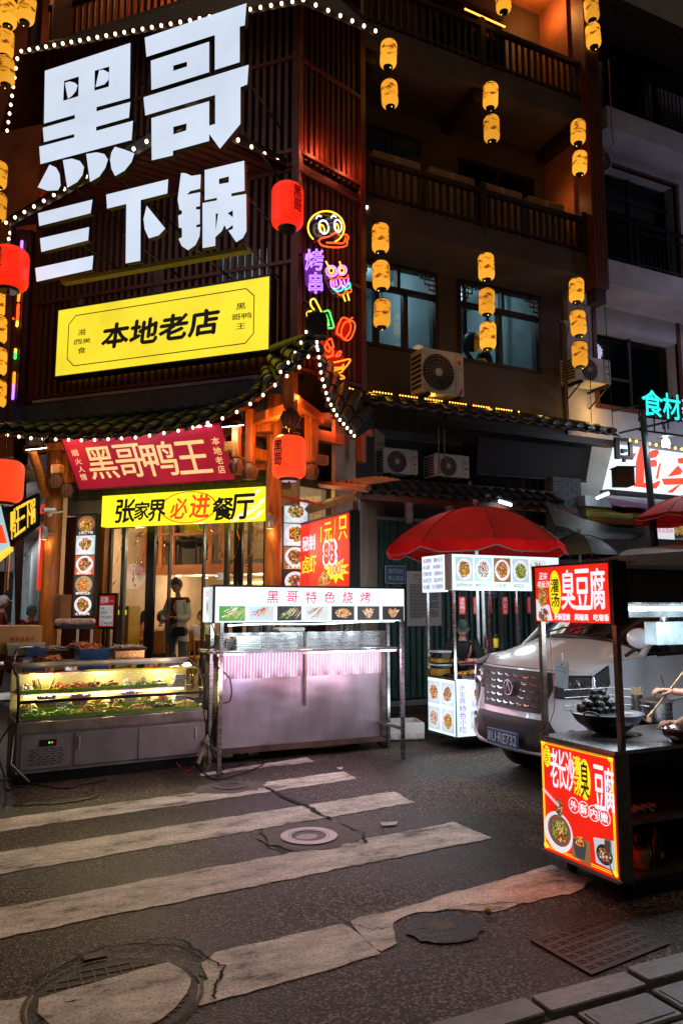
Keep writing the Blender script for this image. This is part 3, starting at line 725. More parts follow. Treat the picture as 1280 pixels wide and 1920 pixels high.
 # L roof : ridge at wall, eave curve from the photograph's line of bulbs
eL =[(0,812,1.0),(60,820,1.0),(160,824,1.0),(260,818,1.0),(350,803,1.0),(430,778,1.0),(482,747,1.05),(520,715,1.15)]
def eavept(px,py,d):u, v = LF.px(px,py,d);return LF.pt(u,v,d)
EL =[LF.pt(-6.2,3.95,1.0),LF.pt(-5.2,3.92,1.0)]+[eavept(*e)for e in eL]
TIP = onpl(592,640,LF.pt(.23,0)+Vector((-.228,-.974,0))*1.25,Vector((sin(YAW),cos(YAW),0)))
EL +=[onpl(560,678,LF.pt(0.05,0,1.28),LF.n),TIP]
def pline(P):
 L_ =[0]
 for a, b in zip(P,P[1:]):L_.append(L_[-1]+(b-a).length)
 def f(t):
  s = max(0,min(1,t))*L_[-1]
  for k in range(len(P)-1):
   if s<=L_[k+1]+1e-9:return P[k].lerp(P[k+1],(s-L_[k])/(L_[k+1]-L_[k]))
  return P[-1]
 return f
WL =[LF.pt(-6.2,4.30,.0),LF.pt(-3,4.30,.0),LF.pt(-1.0,4.30,.0),LF.pt(-.2,4.40,.1),LF.pt(.1,4.66,.5),TIP+Vector((.03,.35,.12))]
roofT = thing('tiled_corner_roof','glazed grey tile roof with upturned corner above the restaurant entrance','roof',tuple(LF.pt(-2,3.9,.5)))
EL =[p+Z*(.05 if i<len(EL)-2 else 0)for i,p in enumerate(EL)];fe, fw = pline(EL), pline(WL)
m = tiled(roofT,fe,fw,30,4,.235);kind(m.build('trough_tiles',tilem,roofT),'stuff')
# right wing of the corner roof
TR =[TIP]+[atY(px,py,Y)for px,py,Y in((600,700,8.35),(612,745,8.55),(632,782,8.8),(662,815,9.1))]
WR =[TIP+Vector((.03,.35,.12)),NF.pt(.3,4.72,.35),NF.pt(.7,4.66,.1),NF.pt(1.2,4.6,.0),NF.pt(1.5,4.3,.0)]
fe2, fw2 = pline(TR), pline(WR)
m = tiled(roofT,fe2,fw2,7,3,.24);kind(m.build('trough_tiles',tilem,roofT),'stuff')
# hip ridge and block finial
HP =[LF.pt(.2,4.75,.05),LF.pt(.22,4.78,.6),TIP+Vector((.03,.25,.12)),TIP+Vector((0,0,.2)),onpl(594,590,TIP,Vector((sin(YAW),cos(YAW),0)))]
m = MB();m.tube(HP,.085,8);m.build('hip_ridge',tilem,roofT)
p = HP[-1];rd = MB();
for k in range(5):
 s = .11+.012*(k%2);fr = Fr((p.x,p.y,p.z-.28+k*.055),(cos(-YAW),sin(-YAW),0));rd.box(-s,s,0,.05,-.1,.1,fr=fr)
rd.build('finial',M('dark_ridge_end_block',(.02,.018,.018),.6,bump=.5),roofT)
for i in range(6):
 q = HP[0].lerp(HP[2],i/5)if 0 else fe(.90+i*.018)+Z*.10+Vector((.05,.08,0));MB().ell(tuple(q),.06,.06,.06,8,6).build('ridge_knob',tilem,roofT)
 # soffit of the corner roof, red planks and rafters
woodl = M('lit_orange_rafters',(.40,.13,.03),.5,var=.4,vs_=5)
m = MB();m.grid([[fe(i/20)-Z*.045+Vector((.0,.03,0))for i in range(21)],[fw(i/20)-Z*.10 for i in range(21)]],False);m.build('soffit',woodr,roofT)
m = MB();m.grid([[fe2(i/8)-Z*.075 for i in range(9)],[fw2(i/8)-Z*.10 for i in range(9)]],False);m.build('soffit',woodr,roofT)
for i in range(30):
 t =(i+.5)/30;a, b = fe(t)-Z*.06, fw(t)-Z*.13
 if t>.93:continue
 MB().tube([a.lerp(b,.02),b],.03,6).build('rafter',woodr,roofT)
for i in range(7):
 t =(i+.5)/7;MB().tube([fe2(t)-Z*.09,fw2(t)-Z*.13],.028,6).build('rafter',woodr,roofT)
st =[p+Vector((0,-.03,-.07))for p in EL]
string_lights('string_lights','warm bulb string following the curved tile eave over the entrance',[p for p in st],38,.018)
string_lights('string_lights','warm bulb string falling steeply down the right side of the upturned roof corner',[p+Vector((0,-.03,-.02))for p in TR],17,.017)
h = HP[3];string_lights('string_lights','four bulbs on the upper edge of the upturned roof tip',[onpl(x,y,TIP,Vector((sin(YAW),cos(YAW),0)))+Vector((-.05,-.1,0))for x,y in((575,629),(566,648),(550,676),(528,703))],5,.016)
# flashing between slats and tiles
MB(LF).box(-5.6,.2,4.2,4.64,-.05,.02).build('flashing',M('damp_blue_grey_flashing',(.09,.12,.135),.45,var=.4,vs_=8,bump=.4),bld)
# R tile eave (second)
roofR = thing('tiled_eave','long tile eave with amber LED dots below the second floor windows','roof',(7,9.5,4.5))
zl = ony(650,748,9.45).z;zr_ = ony(1150,803,9.45).z;xl = ony(640,748,9.45).x;x2 = ony(1155,803,9.45).x
feR = lambda t:Vector((xl+(x2-xl)*t,9.40,4.60));fwR = lambda t:Vector((xl+(x2-xl)*t,YW,5.02))
m = tiled(roofR,feR,fwR,21,3,.25);kind(m.build('trough_tiles',M('weathered_brown_trough_tiles',(.10,.075,.07),.6,var=.5,vs_=8),roofR),'stuff')
MB(PY(9.5)).box(xl,x2,4.38,4.5,-.12,0).build('eave_beam',woodd,roofR)
a, b = ony(650,743,9.75), ony(972,778,9.75)
t = thing('led_strip','long amber LED dotted strip lying on the tile eave below the windows','led strip',tuple(a));ba = None
for i in range(64):
 if i%9 in(7,8):continue
 p = a.lerp(b,i/63);p.z = 4.86
 if ba is None:ba = MB().ell(tuple(p),.013,.013,.013,6,4).build('bulb',bulby,t);p00 = p
 else:piece('bulb',ba,t,Vector(t['_w'])+p-p00)
for i in range(5):plight('led_strip_glow',(5.2+i*1.1,9.9,4.98),(1,.5,.06),2.2,.05)
plight('led_strip_glow',(10.1,10.1,5.2),(1,.55,.1),9,.1)
#  SIGNS ON THE BUILDING
whiteE = E('cool_white_sign_face',(.64,.73,.87),1.1,.14,.8)
sideM = M('sign_side_metal',(.02,.02,.022),.5,metal=.2)
BIG ={'1':[[(75,405),(563,245),(560,560),(370,612),(370,636),(563,582),(555,672),(368,725),(368,748),(578,690),(570,800),(50,938),(43,838),(243,785),(243,766),(70,812),(63,730),(246,678),(246,656),(70,706)],[(185,463),(269,437),(266,550),(180,576)],[(189,474),(215,465),(245,472),(262,487),(253,520),(230,548),(206,564)],[(360,404),(443,380),(440,495),(358,518)],[(385,400),(410,399),(441,415),(440,455),(415,482),(364,498)]],'2':[[(102,940),(140,958),(160,995),(165,1060),(150,1087),(90,1090),(34,1070)]],'3':[[(178,915),(230,906),(275,920),(299,955),(290,1000),(260,1040),(203,1073)]],'4':[[(311,880),(370,870),(415,880),(435,912),(420,960),(385,1010),(333,1040)]],'5':[[(475,838),(530,855),(586,876),(570,925),(530,975),(476,1006),(455,965),(447,910),(455,870)]],'6':[[(645,215),(1226,18),(1216,145),(1187,152),(1187,355),(1045,400),(1045,200),(655,325)]],'7':[[(680,347),(1013,238),(1013,412),(683,515)],[(808,375),(886,352),(886,380),(808,405)]],'8':[[(638,556),(1238,370),(1230,482),(1191,498),(1191,708),(1074,850),(1013,765),(1013,805),(806,862),(806,888),(685,916),(683,675),(1013,578),(1013,718),(1047,708),(1047,542),(648,660)],[(808,725),(884,705),(882,745),(808,768)]],'9':[[(36,1218),(347,1140),(336,1218),(43,1292)]],'10':[[(47,1362),(328,1297),(322,1373),(55,1440)]],'11':[[(20,1532),(352,1460),(345,1540),(28,1610)]],'12':[[(425,1112),(779,1024),(774,1105),(622,1143),(620,1490),(536,1505),(540,1165),(430,1192)]],'13':[[(656,1175),(762,1306),(725,1345),(668,1362),(645,1310),(638,1250)]],'14':[[(852,988),(880,990),(912,1005),(965,997),(962,1078),(905,1092),(885,1113),(962,1098),(960,1178),(938,1182),(938,1196),(960,1197),(960,1280),(940,1285),(940,1299),(962,1297),(958,1350),(935,1400),(893,1430),(855,1405),(838,1365),(858,1355),(857,1302),(840,1302),(836,1232),(857,1222),(857,1202),(843,1200),(833,1140)]],'15':[[(987,972),(1213,918),(1215,1090),(1140,1105),(1140,1122),(1224,1108),(1226,1320),(1205,1360),(1167,1384),(1122,1318),(1148,1308),(1148,1285),(1112,1312),(1100,1285),(1085,1320),(1048,1355),(1048,1405),(975,1418),(975,1160),(1057,1145),(1057,1130),(987,1145)],[(1069,1022),(1125,1008),(1125,1042),(1069,1053)],[(1050,1222),(1064,1218),(1050,1318)],[(1118,1218),(1148,1202),(1148,1242)]], }
dS = DS
DSP = 0
bs_ = thing('giant_character_sign','giant glowing white 黑哥三下锅 characters covering the slatted wall','sign',tuple(LF.pt(-2,6.2,dS)))
def bc(x,y):return LF.px(60+x*.328125,y*.328125,dS)
for k, lp in BIG.items():
 m = MB(LF);m.side = 1;m.shape(lp,dS-.07,dS,conv=bc);m.build('sign_character',[whiteE,sideM],bs_)
sr = None
for y in(300,640,1000,1300):
 for x in(150,480,800,1120):
  a = bc(x,y);MB(LF).tube([LF.pt(a[0],a[1],.0),LF.pt(a[0],a[1],dS-.15)],.014,5).build('standoff_rod',sideM,bs_)
a, b = LF.px(112,530,dS), LF.px(462,457,dS)
MB(LF).box(a[0],b[0],(a[1]+b[1])/2-.03,(a[1]+b[1])/2+.02,dS-.12,dS-.02).build('support_channel',M('yellow_steel_channel',(.35,.32,.04),.5),bs_)  # yellow light from the sign below is put into the channel's colour
# ---- yellow sign
yelE = E('yellow_light_box_face',(1.0,.80,.035),1.05,.20,1.1)
inkm = M('dark_olive_ink',(.035,.045,.012),.6,bump=0)
black_ink = M('black_ink',(.008,.01,.012),.5,bump=0)
dY = .22
ys = thing('yellow_light_box_sign','yellow light box sign reading 本地老店 below the giant white characters','sign',tuple(LF.pt(-1.7,4.96,dY)))
u0, u1, v0, v1 = -3.47, -.05, 4.955, 5.955
MB(LF).box(u0,u1,v0,v1,.05,dY).build('face',yelE,ys)
MB(LF).box(u0-.03,u0-.003,v0-.03,v1+.03,.04,dY+.01).box(u1+.003,u1+.03,v0-.03,v1+.03,.04,dY+.01).box(u0,u1,v0-.03,v0-.003,.04,dY+.01).box(u0,u1,v1+.003,v1+.03,.04,dY+.01).build('case',sideM,ys)
m = MB(LF);c_ = .12;q =[(u0+.2+c_,v0+.12),(u1-.22-c_,v0+.12),(u1-.22,v0+.12+c_),(u1-.22,v1-.12-c_),(u1-.22-c_,v1-.12),(u0+.2+c_,v1-.12),(u0+.2,v1-.12-c_),(u0+.2,v0+.12+c_)]
for i in range(8):
 a, b = Vector(q[i]), Vector(q[(i+1)%8]);d =(b-a).normalized();nn = Vector((-d.y,d.x))*.007
 m.flat([tuple(a-nn),tuple(b-nn),tuple(b+nn),tuple(a+nn)],dY+.003)
m.build('border_line',inkm,ys)
def ptxt(m,fr,s,pxa,pxb,d,**k):
 a, b = fr.px(*pxa,d), fr.px(*pxb,d);return m.txt(s,a[0],b[0],a[1],b[1],d+.004,**k)
m = MB(LF)
ptxt(m,LF,'本地老店',(190,655),(412,577),dY,off=.022,shear=.10,gap=.07,bold=.065)
for s_, a, b in(('湘',(147,630),(162,616)),('西美',(139,647),(172,633)),('食',(146,664),(163,650)),('黑',(443,582),(462,567)),('哥鸭',(434,602),(473,585)),('王',(443,618),(462,605))):ptxt(m,LF,s_,a,b,dY,off=.012)
m.build('lettering',inkm,ys)
plight('yellow_sign_glow',LF.pt(-1.8,5.4,.75),(1,.8,.1),.8,.5)
# ---- red fabric sign, tilted forward
bl, br, tl, tr = LF.px(149,921,.12), LF.px(441,895,.12), LF.px(117,828,.52), LF.px(412,793,.52)
hh =(tl[1]+tr[1])/2-(bl[1]+br[1])/2
RS = Fr(LF.pt(bl[0],(bl[1]+br[1])/2,.12),LF.ux,Vector((0,0,hh))+LF.n*.40)
HL = sqrt(hh*hh+.16);WL_ = br[0]-bl[0]
redc = M('crimson_sign_fabric',(.45,.012,.05),.7,em=(.42,.004,.03),es=.55,var=.1,bump=.2,bs=6,emnoise=.4,vs_=1.6)
creamE = E('cream_backlit_lettering',(1,.66,.30),.85)
rs = thing('red_fabric_sign','crimson banner sign tilted forward under the eave, cream lettering 黑哥鸭王','sign',tuple(RS.pt(WL_/2,0)))
MB(RS).box(0,WL_,0,HL,-.10,0).build('face',redc,rs)
MB(RS).box(-.02,-.002,-.02,HL+.02,-.12,.005).box(WL_+.002,WL_+.02,-.02,HL+.02,-.12,.005).box(0,WL_,-.02,-.002,-.12,.005).build('frame',M('dark_red_frame',(.12,.01,.02),.5),rs)
def rfit(m,s_,x0,y0,x1,y1,**k):
 X = lambda x, y:(x-(45+(y-140)*.335))/(920+0*y)*WL_
 Y = lambda x, y:HL*(1-(y-(140-(x-45)*.107))/300)
 return m.txt(s_,X(x0,(y0+y1)/2),X(x1,(y0+y1)/2),Y((x0+x1)/2,y1),Y((x0+x1)/2,y0),.004,**k)
m = MB(RS)
for ch, x0, y0, x1, y1 in(('黑',195,175,365,360),('哥',362,155,520,345),('鸭',515,140,705,330),('王',705,130,885,310)):rfit(m,ch,x0,y0,x1,y1,off=.008,gap=0,bold=.022)
for ch, x0, y0, x1, y1 in(('烟',100,195,140,232),('火',120,245,160,280),('人',138,290,178,325),('情',150,335,190,373),('本',888,108,932,150),('地',903,160,945,203),('老',918,212,958,252),('店',935,260,972,303)):rfit(m,ch,x0,y0,x1,y1,off=.012,gap=0)
m.build('lettering',creamE,rs)
m = MB(RS);
ledw = M('cool_led_strip',(1,1,1),.5,em=(.75,.92,1),es=12,bump=0)
b0 = None
lt = thing('led_strip','bright cool white LED strip along the top of the crimson banner sign','led strip',tuple(RS.pt(.2,HL+.03,-.01)))
m.box(.12,WL_*.83,HL+.025,HL+.04,-.03,.01).build('strip',sideM,lt)
for i in range(15):
 MB().ell(tuple(RS.pt(.15+i*.154,HL+.022,.03)),.055,.03,.016,8,5).build('led',ledw,lt)
plight('banner_led_glow',RS.pt(1.2,HL-.05,.35),(.8,.9,1),5,.25)
# ---- yellow restaurant sign
a, b = LF.px(190,990,.06), LF.px(501,909,.06);u0, u1 = a[0], b[0];v0 = LF.px(345,981,.06)[1];v1 = LF.px(345,921,.06)[1]
ye2 = E('lemon_light_box_face',(1.0,.93,.02),1.1,.10,1.0)
y2 = thing('restaurant_sign','lemon yellow light box sign reading 张家界必进餐厅 over the glass entrance','sign',tuple(LF.pt(-1.5,v0,.06)))
MB(LF).box(u0,u1,v0,v1,-.08,.06).build('face',ye2,y2)
m = MB(LF);W2 = u1-u0;H2 = v1-v0
def yfit(m,s_,x0,y0,x1,y1,**k):
 X = lambda x:u0+(x-270)/955*W2
 Y = lambda x, y:v1-(y-(458-(x-270)*.0735))/183*H2
 return m.txt(s_,X(x0),X(x1),Y((x0+x1)/2,y1),Y((x0+x1)/2,y0),.064,**k)
for ch, x0, y0, x1, y1 in(('张',355,475,472,612),('家',470,488,560,590),('界',553,475,655,598),('餐',925,455,1040,580),('厅',1030,435,1150,570)):yfit(m,ch,x0,y0,x1,y1,off=.012,gap=0,shear=.08,bold=.055)
m.build('lettering',black_ink,y2)
redI = E('orange_red_print',(1,.07,.01),.95)
m = MB(LF)
for ch, x0, y0, x1, y1 in(('必',685,462,780,580),('进',795,440,905,570)):yfit(m,ch,x0,y0,x1,y1,off=.012,gap=0,shear=.12,bold=.06)
cx, cy = u0+(790-270)/955*W2, v0+.49*H2;m.ring(cx,cy,.205,.218,.062,40,sx=2.0)
m.build('red_lettering',redI,y2)
m = MB(LF)
for k,(x,y,s_)in enumerate(((.93,.75,.16),(.97,.5,.2),(.9,.2,.22),(.95,.12,.2),(.84,.08,.14))):
 x = u0+x*W2;y = v0+y*H2;m.flat([(x-s_,y-.04),(x-s_*.3,y-.01),(x,y+.06),(min(x+s_*.8,u1-.01),y+.09),(x+s_*.1,y+.0),(x-s_*.2,y-.04)],.061+k*.0004)
m.build('swirl_print',E('pale_swirl_print',(1,.95,.72),.95),y2)
plight('restaurant_sign_glow',LF.pt(-1.6,3.0,.6),(1,.9,.2),2.5,.4)
#  FOOD PHOTO BOXES
cols ={'red':[(.5,.03,.02),(.8,.1,.04),(.25,.01,.01),(.75,.45,.25),(.1,.3,.03),(.9,.3,.1)],'orange':[(.85,.28,.04),(.6,.14,.02),(.9,.5,.1),(.25,.05,.01),(.2,.35,.04),(.95,.65,.3)],'mix':[(.8,.1,.08),(.9,.8,.6),(.1,.35,.06),(.5,.05,.2),(.9,.55,.05),(.2,.05,.02),(.05,.1,.2)],'green':[(.12,.4,.03),(.5,.55,.08),(.03,.12,.02),(.75,.7,.3),(.3,.3,.05)],'tan':[(.8,.5,.25),(.6,.3,.1),(.9,.7,.45),(.3,.12,.04),(.8,.2,.1)],'white':[(.9,.9,.85),(.75,.8,.85),(.9,.6,.2),(.6,.1,.1),(.3,.5,.7)],'dark':[(.05,.05,.05),(.1,.1,.09),(.5,.1,.05),(.3,.4,.1),(.7,.5,.2)]}
FM ={k:foodM('food_print_'+k,v,.95,42)for k,v in cols.items()}
FMs ={k:foodM('food_print_small_'+k,v,.95,85)for k,v in cols.items()}
plateE = E('printed_white_plate',(.85,.88,.92),.9);darkE = E('printed_dark_background',(.03,.025,.025),.8);capE = E('printed_caption',(1,.9,.8),1.0)
woodE = E('printed_table_background',(.35,.16,.06),.8);paleE = E('printed_pale_background',(.55,.68,.78),.9)
def food_picture(fr,u0,u1,v0,v1,d,parent,food,plate=plateE,bgm=darkE,cap=None,kindf='disc',seed=0,small=False,capm=None):
 r = random.Random(seed);W_ = u1-u0;H_ = v1-v0;cu, cv =(u0+u1)/2,(v0+v1)/2+(.05*H_ if cap else 0)
 pic = MB(fr).flat([(u0,v0),(u1,v0),(u1,v1),(u0,v1)],d+.002).build('food_picture',bgm,parent)
 ru, rv = W_*.45, H_*.44
 if kindf=='disc':
  MB(fr).disc(cu,cv,ru,rv,d+.003).build('printed_plate',plate,pic)
  P =[]
  for k in range(22):
   t = 2*pi*k/22;j = r.uniform(.62,.84);P.append((cu+ru*j*cos(t),cv+rv*j*sin(t)))
  MB(fr).flat(P,d+.004).build('printed_food',(FMs if small else FM)[food],pic)
  m = MB(fr)
  for k in range(26):
   t = r.uniform(0,6.28);q = sqrt(r.random())*.7;x, y = cu+ru*q*cos(t), cv+rv*q*sin(t);s_ = r.uniform(.05,.11)*W_
   a = r.uniform(0,pi);m.flat([(x+s_*cos(a)*.6,y+s_*sin(a)*.6),(x-s_*sin(a)*.35,y+s_*cos(a)*.35),(x-s_*cos(a)*.6,y-s_*sin(a)*.6),(x+s_*sin(a)*.35,y-s_*cos(a)*.35)],d+.0045+k*.00004)
  m.build('printed_garnish',r.choice([FM['red'],FM['orange'],FM['mix'],FM['green']])if not small else FMs[r.choice(['mix','orange'])],pic)
 elif kindf=='skewers':
  m = MB(fr);n_ = 11
  for k in range(n_):
   a = pi*(.12+.2*(k/n_))+r.uniform(-.1,.1);ox = u0+W_*(.08+.5*k/n_);oy = v0+H_*r.uniform(.1,.6);L_ = W_*.42;c_, s__ = cos(a), sin(a);w_ = H_*.05
   m.flat([(ox,oy),(ox+L_*c_,oy+min(L_*s__,v1-oy-.01)),(ox+L_*c_-w_*s__,oy+min(L_*s__+w_*c_,v1-oy-.005)),(ox-w_*s__,oy+w_*c_)],d+.003+k*.00005)
  m.build('printed_food',FMs[food],pic)
  m = MB(fr)
  for k in range(n_):
   ox = u0+W_*(.35+.55*k/n_);oy = v0+H_*r.uniform(.05,.5);m.flat([(ox,oy),(ox+.006,oy),(min(ox+W_*.2,u1),oy+H_*.4),(min(ox+W_*.2,u1)-.006,oy+H_*.4)],d+.004+k*.00004)
  m.build('printed_sticks',E('stick_print',(.8,.55,.35),.8)if 'stick_print' not in bpy.data.materials else bpy.data.materials['stick_print'],pic)
 elif kindf=='bunch':
  m = MB(fr)
  for k in range(15):
   a = pi*(.30+.4*k/14);ox, oy = cu, v0+H_*.06;L_ = H_*r.uniform(.6,.85);w_ = W_*.026;c_, s__ = cos(a), sin(a)
   m.flat([(ox+.2*L_*c_+w_*s__,oy+.2*L_*s__-w_*c_),(ox+L_*c_+w_*s__,oy+L_*s__-w_*c_),(ox+L_*c_-w_*s__,oy+L_*s__+w_*c_),(ox+.2*L_*c_-w_*s__,oy+.2*L_*s__+w_*c_)],d+.003+k*.00005)
  m.build('printed_food',FMs[food],pic)
 if cap:MB(fr).txt(cap,u0+W_*.12,u1-W_*.12,v0+H_*.03,v0+H_*.17,d+.0065,off=.02).build('caption',capm or capE,pic)
 return pic
 # left column of five dishes
d = .02;MF = LF.at(0,0,d)
a, b = MF.px(137,1155), MF.px(181,965)
mb_ = thing('dish_light_box','tall light box of five lit dish photos left of the entrance','light box',tuple(MF.pt(a[0],a[1])))
MB(MF).box(a[0]-.02,b[0]+.02,a[1]-.02,b[1]+.02,-.08,0).build('case',sideM,mb_)
H_ =(b[1]-a[1])/5
for i,(f,p,bgk,cp)in enumerate((('orange',woodE,darkE,'土家三下锅'),('tan',plateE,paleE,'香煎豆腐'),('red',plateE,E('red_rim_print',(.7,.1,.05),.8),'腊肉炖腊皮'),('orange',E('brown_bowl_print',(.5,.3,.2),.8),darkE,'酸肉炒豆皮'),('red',plateE,darkE,'土家腊肉'))):
 v = b[1]-(i+1)*H_;food_picture(MF,a[0],b[0],v+.006,v+H_-.006,0,mb_,f,p,bgk,cp,seed=i)
plight('dish_box_glow',MF.pt((a[0]+b[0])/2,a[1]+.6,.4),(.9,.9,1),2.2,.2)
# right column of four dishes
MF = PY(9.78);a, b = MF.px(531,1112), MF.px(577,940)
mb_ = thing('dish_light_box','light box of four lit dish photos right of the corner pillar','light box',tuple(MF.pt(a[0],a[1])))
MB(MF).box(a[0]-.02,b[0]+.02,a[1]-.02,b[1]+.02,-.08,0).build('case',sideM,mb_)
H_ =(b[1]-a[1])/4
for i,(f,p,bgk,cp)in enumerate((('mix',plateE,paleE,'红烧鸡丁'),('orange',plateE,paleE,'剁椒鱼头'),('dark',plateE,woodE,'土家扣肉'),('mix',plateE,darkE,None))):
 v = b[1]-(i+1)*H_;food_picture(MF,a[0],b[0],v+.006,v+H_-.006,0,mb_,f,p,bgk,cp,seed=10+i)
plight('dish_box_glow',MF.pt((a[0]+b[0])/2,a[1]+.6,.4),(.9,.9,1),1.6,.2)
# red price board along x = const
XP = 3.94;PB = PX(XP);a, b = PB.px(563,1097), PB.px(655,961)
u0, u1, v0, v1 = a[0], b[0], 1.55, b[1]
redE = E('bright_red_light_box_face',(1,.02,.006),.95,.25,1.3);yelP = E('yellow_print',(1,.85,.02),1.05);whP = E('white_print',(.95,.9,1),1.05);magP = E('magenta_print',(.7,.01,.25),.9)
pb = thing('price_board','red light box price board with 1元/只 and 88元 beside the corner pillar','sign',tuple(PB.pt((u0+u1)/2,v0)))
MB(PB).box(u0,u1,v0,v1,-.1,0).build('face',redE,pb);MB(PB).box(u1+.003,u1+.04,v0-.03,v1+.03,-.12,.01).box(u0,u1,v1+.003,v1+.03,-.12,.01).box(u0,u1,v0-.03,v0-.003,-.12,.01).build('case',sideM,pb)
Wb, Hb = u1-u0, PB.px(609,970)[1]-PB.px(609,1097)[1]
vb = PB.px(609,1097)[1]
def pf(m,s_,x0,y0,x1,y1,**k):return m.txt(s_,u0+x0*Wb,u0+x1*Wb,vb+(1-y1)*Hb,vb+(1-y0)*Hb,**k)
m = MB(PB);pf(m,'秘制',.05,.22,.34,.45,off=.03);m.build('lettering',whP,pb)
m = MB(PB);pf(m,'1',.42,.13,.50,.36,off=.02);pf(m,'元',.52,.09,.68,.37,off=.02);pf(m,'/',.70,.06,.76,.38,off=.02);pf(m,'只',.80,.05,.97,.38,off=.02);pf(m,'卤虾',.05,.53,.37,.80,off=.015);m.build('yellow_lettering',yelP,pb)
m = MB(PB);pf(m,'88',.50,.36,.77,.72,off=.028,d=.004,gap=-.02,bold=.16);m.build('number_outline',whP,pb)
m = MB(PB);pf(m,'88',.52,.38,.75,.70,off=.02,d=.008,gap=.04);m.build('number',redE,pb)
m = MB(PB);cx, cy = u0+.75*Wb, vb+.20*Hb;m.flat([(cx+(.26 if k%2 else .15)*Wb*cos(2*pi*k/20),cy+(.26 if k%2 else .15)*Hb*.75*sin(2*pi*k/20))for k in range(20)],.003);m.build('star_burst',yelP,pb)
m = MB(PB);pf(m,'100只',.62,.72,.92,.86,off=.02,d=.006);pf(m,'元',.77,.58,.88,.72,d=.006,off=.02);m.build('small_lettering',magP,pb)
MB(PB).flat([(u0+.40*Wb,vb),(u0+.66*Wb,vb),(u0+.64*Wb,vb+.12*Hb),(u0+.52*Wb,vb+.22*Hb),(u0+.42*Wb,vb+.12*Hb)],.0045).build('printed_food',FM['orange'],pb)
plight('price_board_glow',PB.pt((u0+u1)/2,v0+.7,.4),(1,.06,.02),6,.3)
# recruitment board
p = atY(201,1150,9.55);q = LF.px(182,1183,.55), LF.px(219,1112,.55)
JB = LF.at(0,0,.55);(u0,v0),(u1,v1) = q;v1 = JB.px(219,1112)[1];v0 = JB.px(219,1180)[1]
jb = thing('job_notice_board','black framed red and white 招聘 job notice board beside the glass doors','notice board',tuple(JB.pt(u0,v0)))
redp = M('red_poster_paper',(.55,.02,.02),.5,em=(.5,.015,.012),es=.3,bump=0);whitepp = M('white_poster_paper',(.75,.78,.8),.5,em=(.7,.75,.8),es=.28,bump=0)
MB(JB).box(u0,u1,v0,v1,-.05,0).build('frame',blackm,jb);MB(JB).box(u0+.025,u1-.025,v0+.03,v1-.03,.0,.004).build('poster',redp,jb)
w_, h_ = u1-u0, v1-v0;MB(JB).flat([(u0+.14*w_,v0+.1*h_),(u1-.14*w_,v0+.1*h_),(u1-.14*w_,v0+.66*h_),(u0+.14*w_,v0+.66*h_)],.006).build('white_panel',whitepp,jb)
m = MB(JB);m.txt('招聘',u0+.16*w_,u0+.6*w_,v0+.72*h_,v0+.9*h_,.007,off=.02);m.word('welcome!',u0+.63*w_,u0+.88*w_,v0+.77*h_,v0+.80*h_,.007).build('title',whitepp,jb)
m = MB(JB);m.txt('大姐',u0+.18*w_,u0+.4*w_,v0+.53*h_,v0+.62*h_,.008);m.txt('服务员',u0+.18*w_,u0+.55*w_,v0+.41*h_,v0+.50*h_,.008);m.txt('外卖送餐员',u0+.18*w_,u0+.82*w_,v0+.29*h_,v0+.38*h_,.008);m.word('15274435678',u0+.17*w_,u0+.84*w_,v0+.12*h_,v0+.21*h_,.008,off=.01);m.build('lettering',black_ink,jb)
MB(JB).word('Tel:',u0+.18*w_,u0+.33*w_,v0+.225*h_,v0+.265*h_,.008).build('tel_lettering',redp,jb)
MB(JB).box(u0+.2*w_,u0+.2*w_+.03,.1,v0,-.06,-.03).box(u1-.2*w_,u1-.2*w_+.03,.1,v0,-.06,-.03).build('stand_leg',blackm,jb)
#  NEON FIGURES on the chamfer wall
def nE(name,c,s=2.6):return M(name,tuple(x*.4 for x in c),.4,em=c,es=s,bump=0)
nY = nE('yellow_neon',(1,.52,.03));nW = nE('white_neon',(.75,.85,1),2.2);nR = nE('red_neon',(1,.07,.01));nO = nE('orange_neon',(1,.25,.01),2.4);nP = nE('violet_neon',(.32,.14,1),3);nM = nE('magenta_neon',(.9,.25,1),2.2);nT = nE('teal_neon',(.03,.9,.55));nG = nE('green_neon',(.05,.9,.1))
redac = M('red_tinted_acrylic',(.25,.01,.005),.2,em=(.5,.006,.002),es=.5,bump=0);darkac = M('smoked_acrylic',(.03,.012,.02),.15,bump=0)  # emission stands in for neon light caught in the red sheet
dN = .16
def nc(x,y):return NF.px(540+.20833*x,360+.20833*y,dN)
def el(cx,cy,rx,ry,a0=0,a1=360,n=24,rot=0):
 o =[]
 for k in range(n+1):
  t = radians(a0+(a1-a0)*k/n);x, y = rx*cos(t), ry*sin(t);c_, s_ = cos(radians(rot)), sin(radians(rot));o.append((cx+x*c_-y*s_,cy+x*s_+y*c_))
 return o
def smooth(P,n=5):
 o =[]
 for i in range(len(P)-1):
  p0, p1, p2, p3 = P[max(i-1,0)], P[i], P[i+1], P[min(i+2,len(P)-1)]
  for k in range(n):
   t = k/n;o.append(tuple(.5*((2*b)+(-a+c)*t+(2*a-5*b+4*c-e)*t*t+(-a+3*b-3*c+e)*t**3)for a,b,c,e in zip(p0,p1,p2,p3)))
 return o+[P[-1]]
def neon(parent,mat_,*paths,r=.011,sm=True,name='neon_tube'):
 m = MB(NF)
 for P in paths:
  Q = smooth(P)if(sm and len(P)<20)else P
  m.ftube([nc(*q)for q in Q],r,dN,6)
 return m.build(name,mat_,parent)
def nt_(name,label,x,y):u, v = nc(x,y);return thing(name,label,'neon sign',tuple(NF.pt(u,v,dN)))
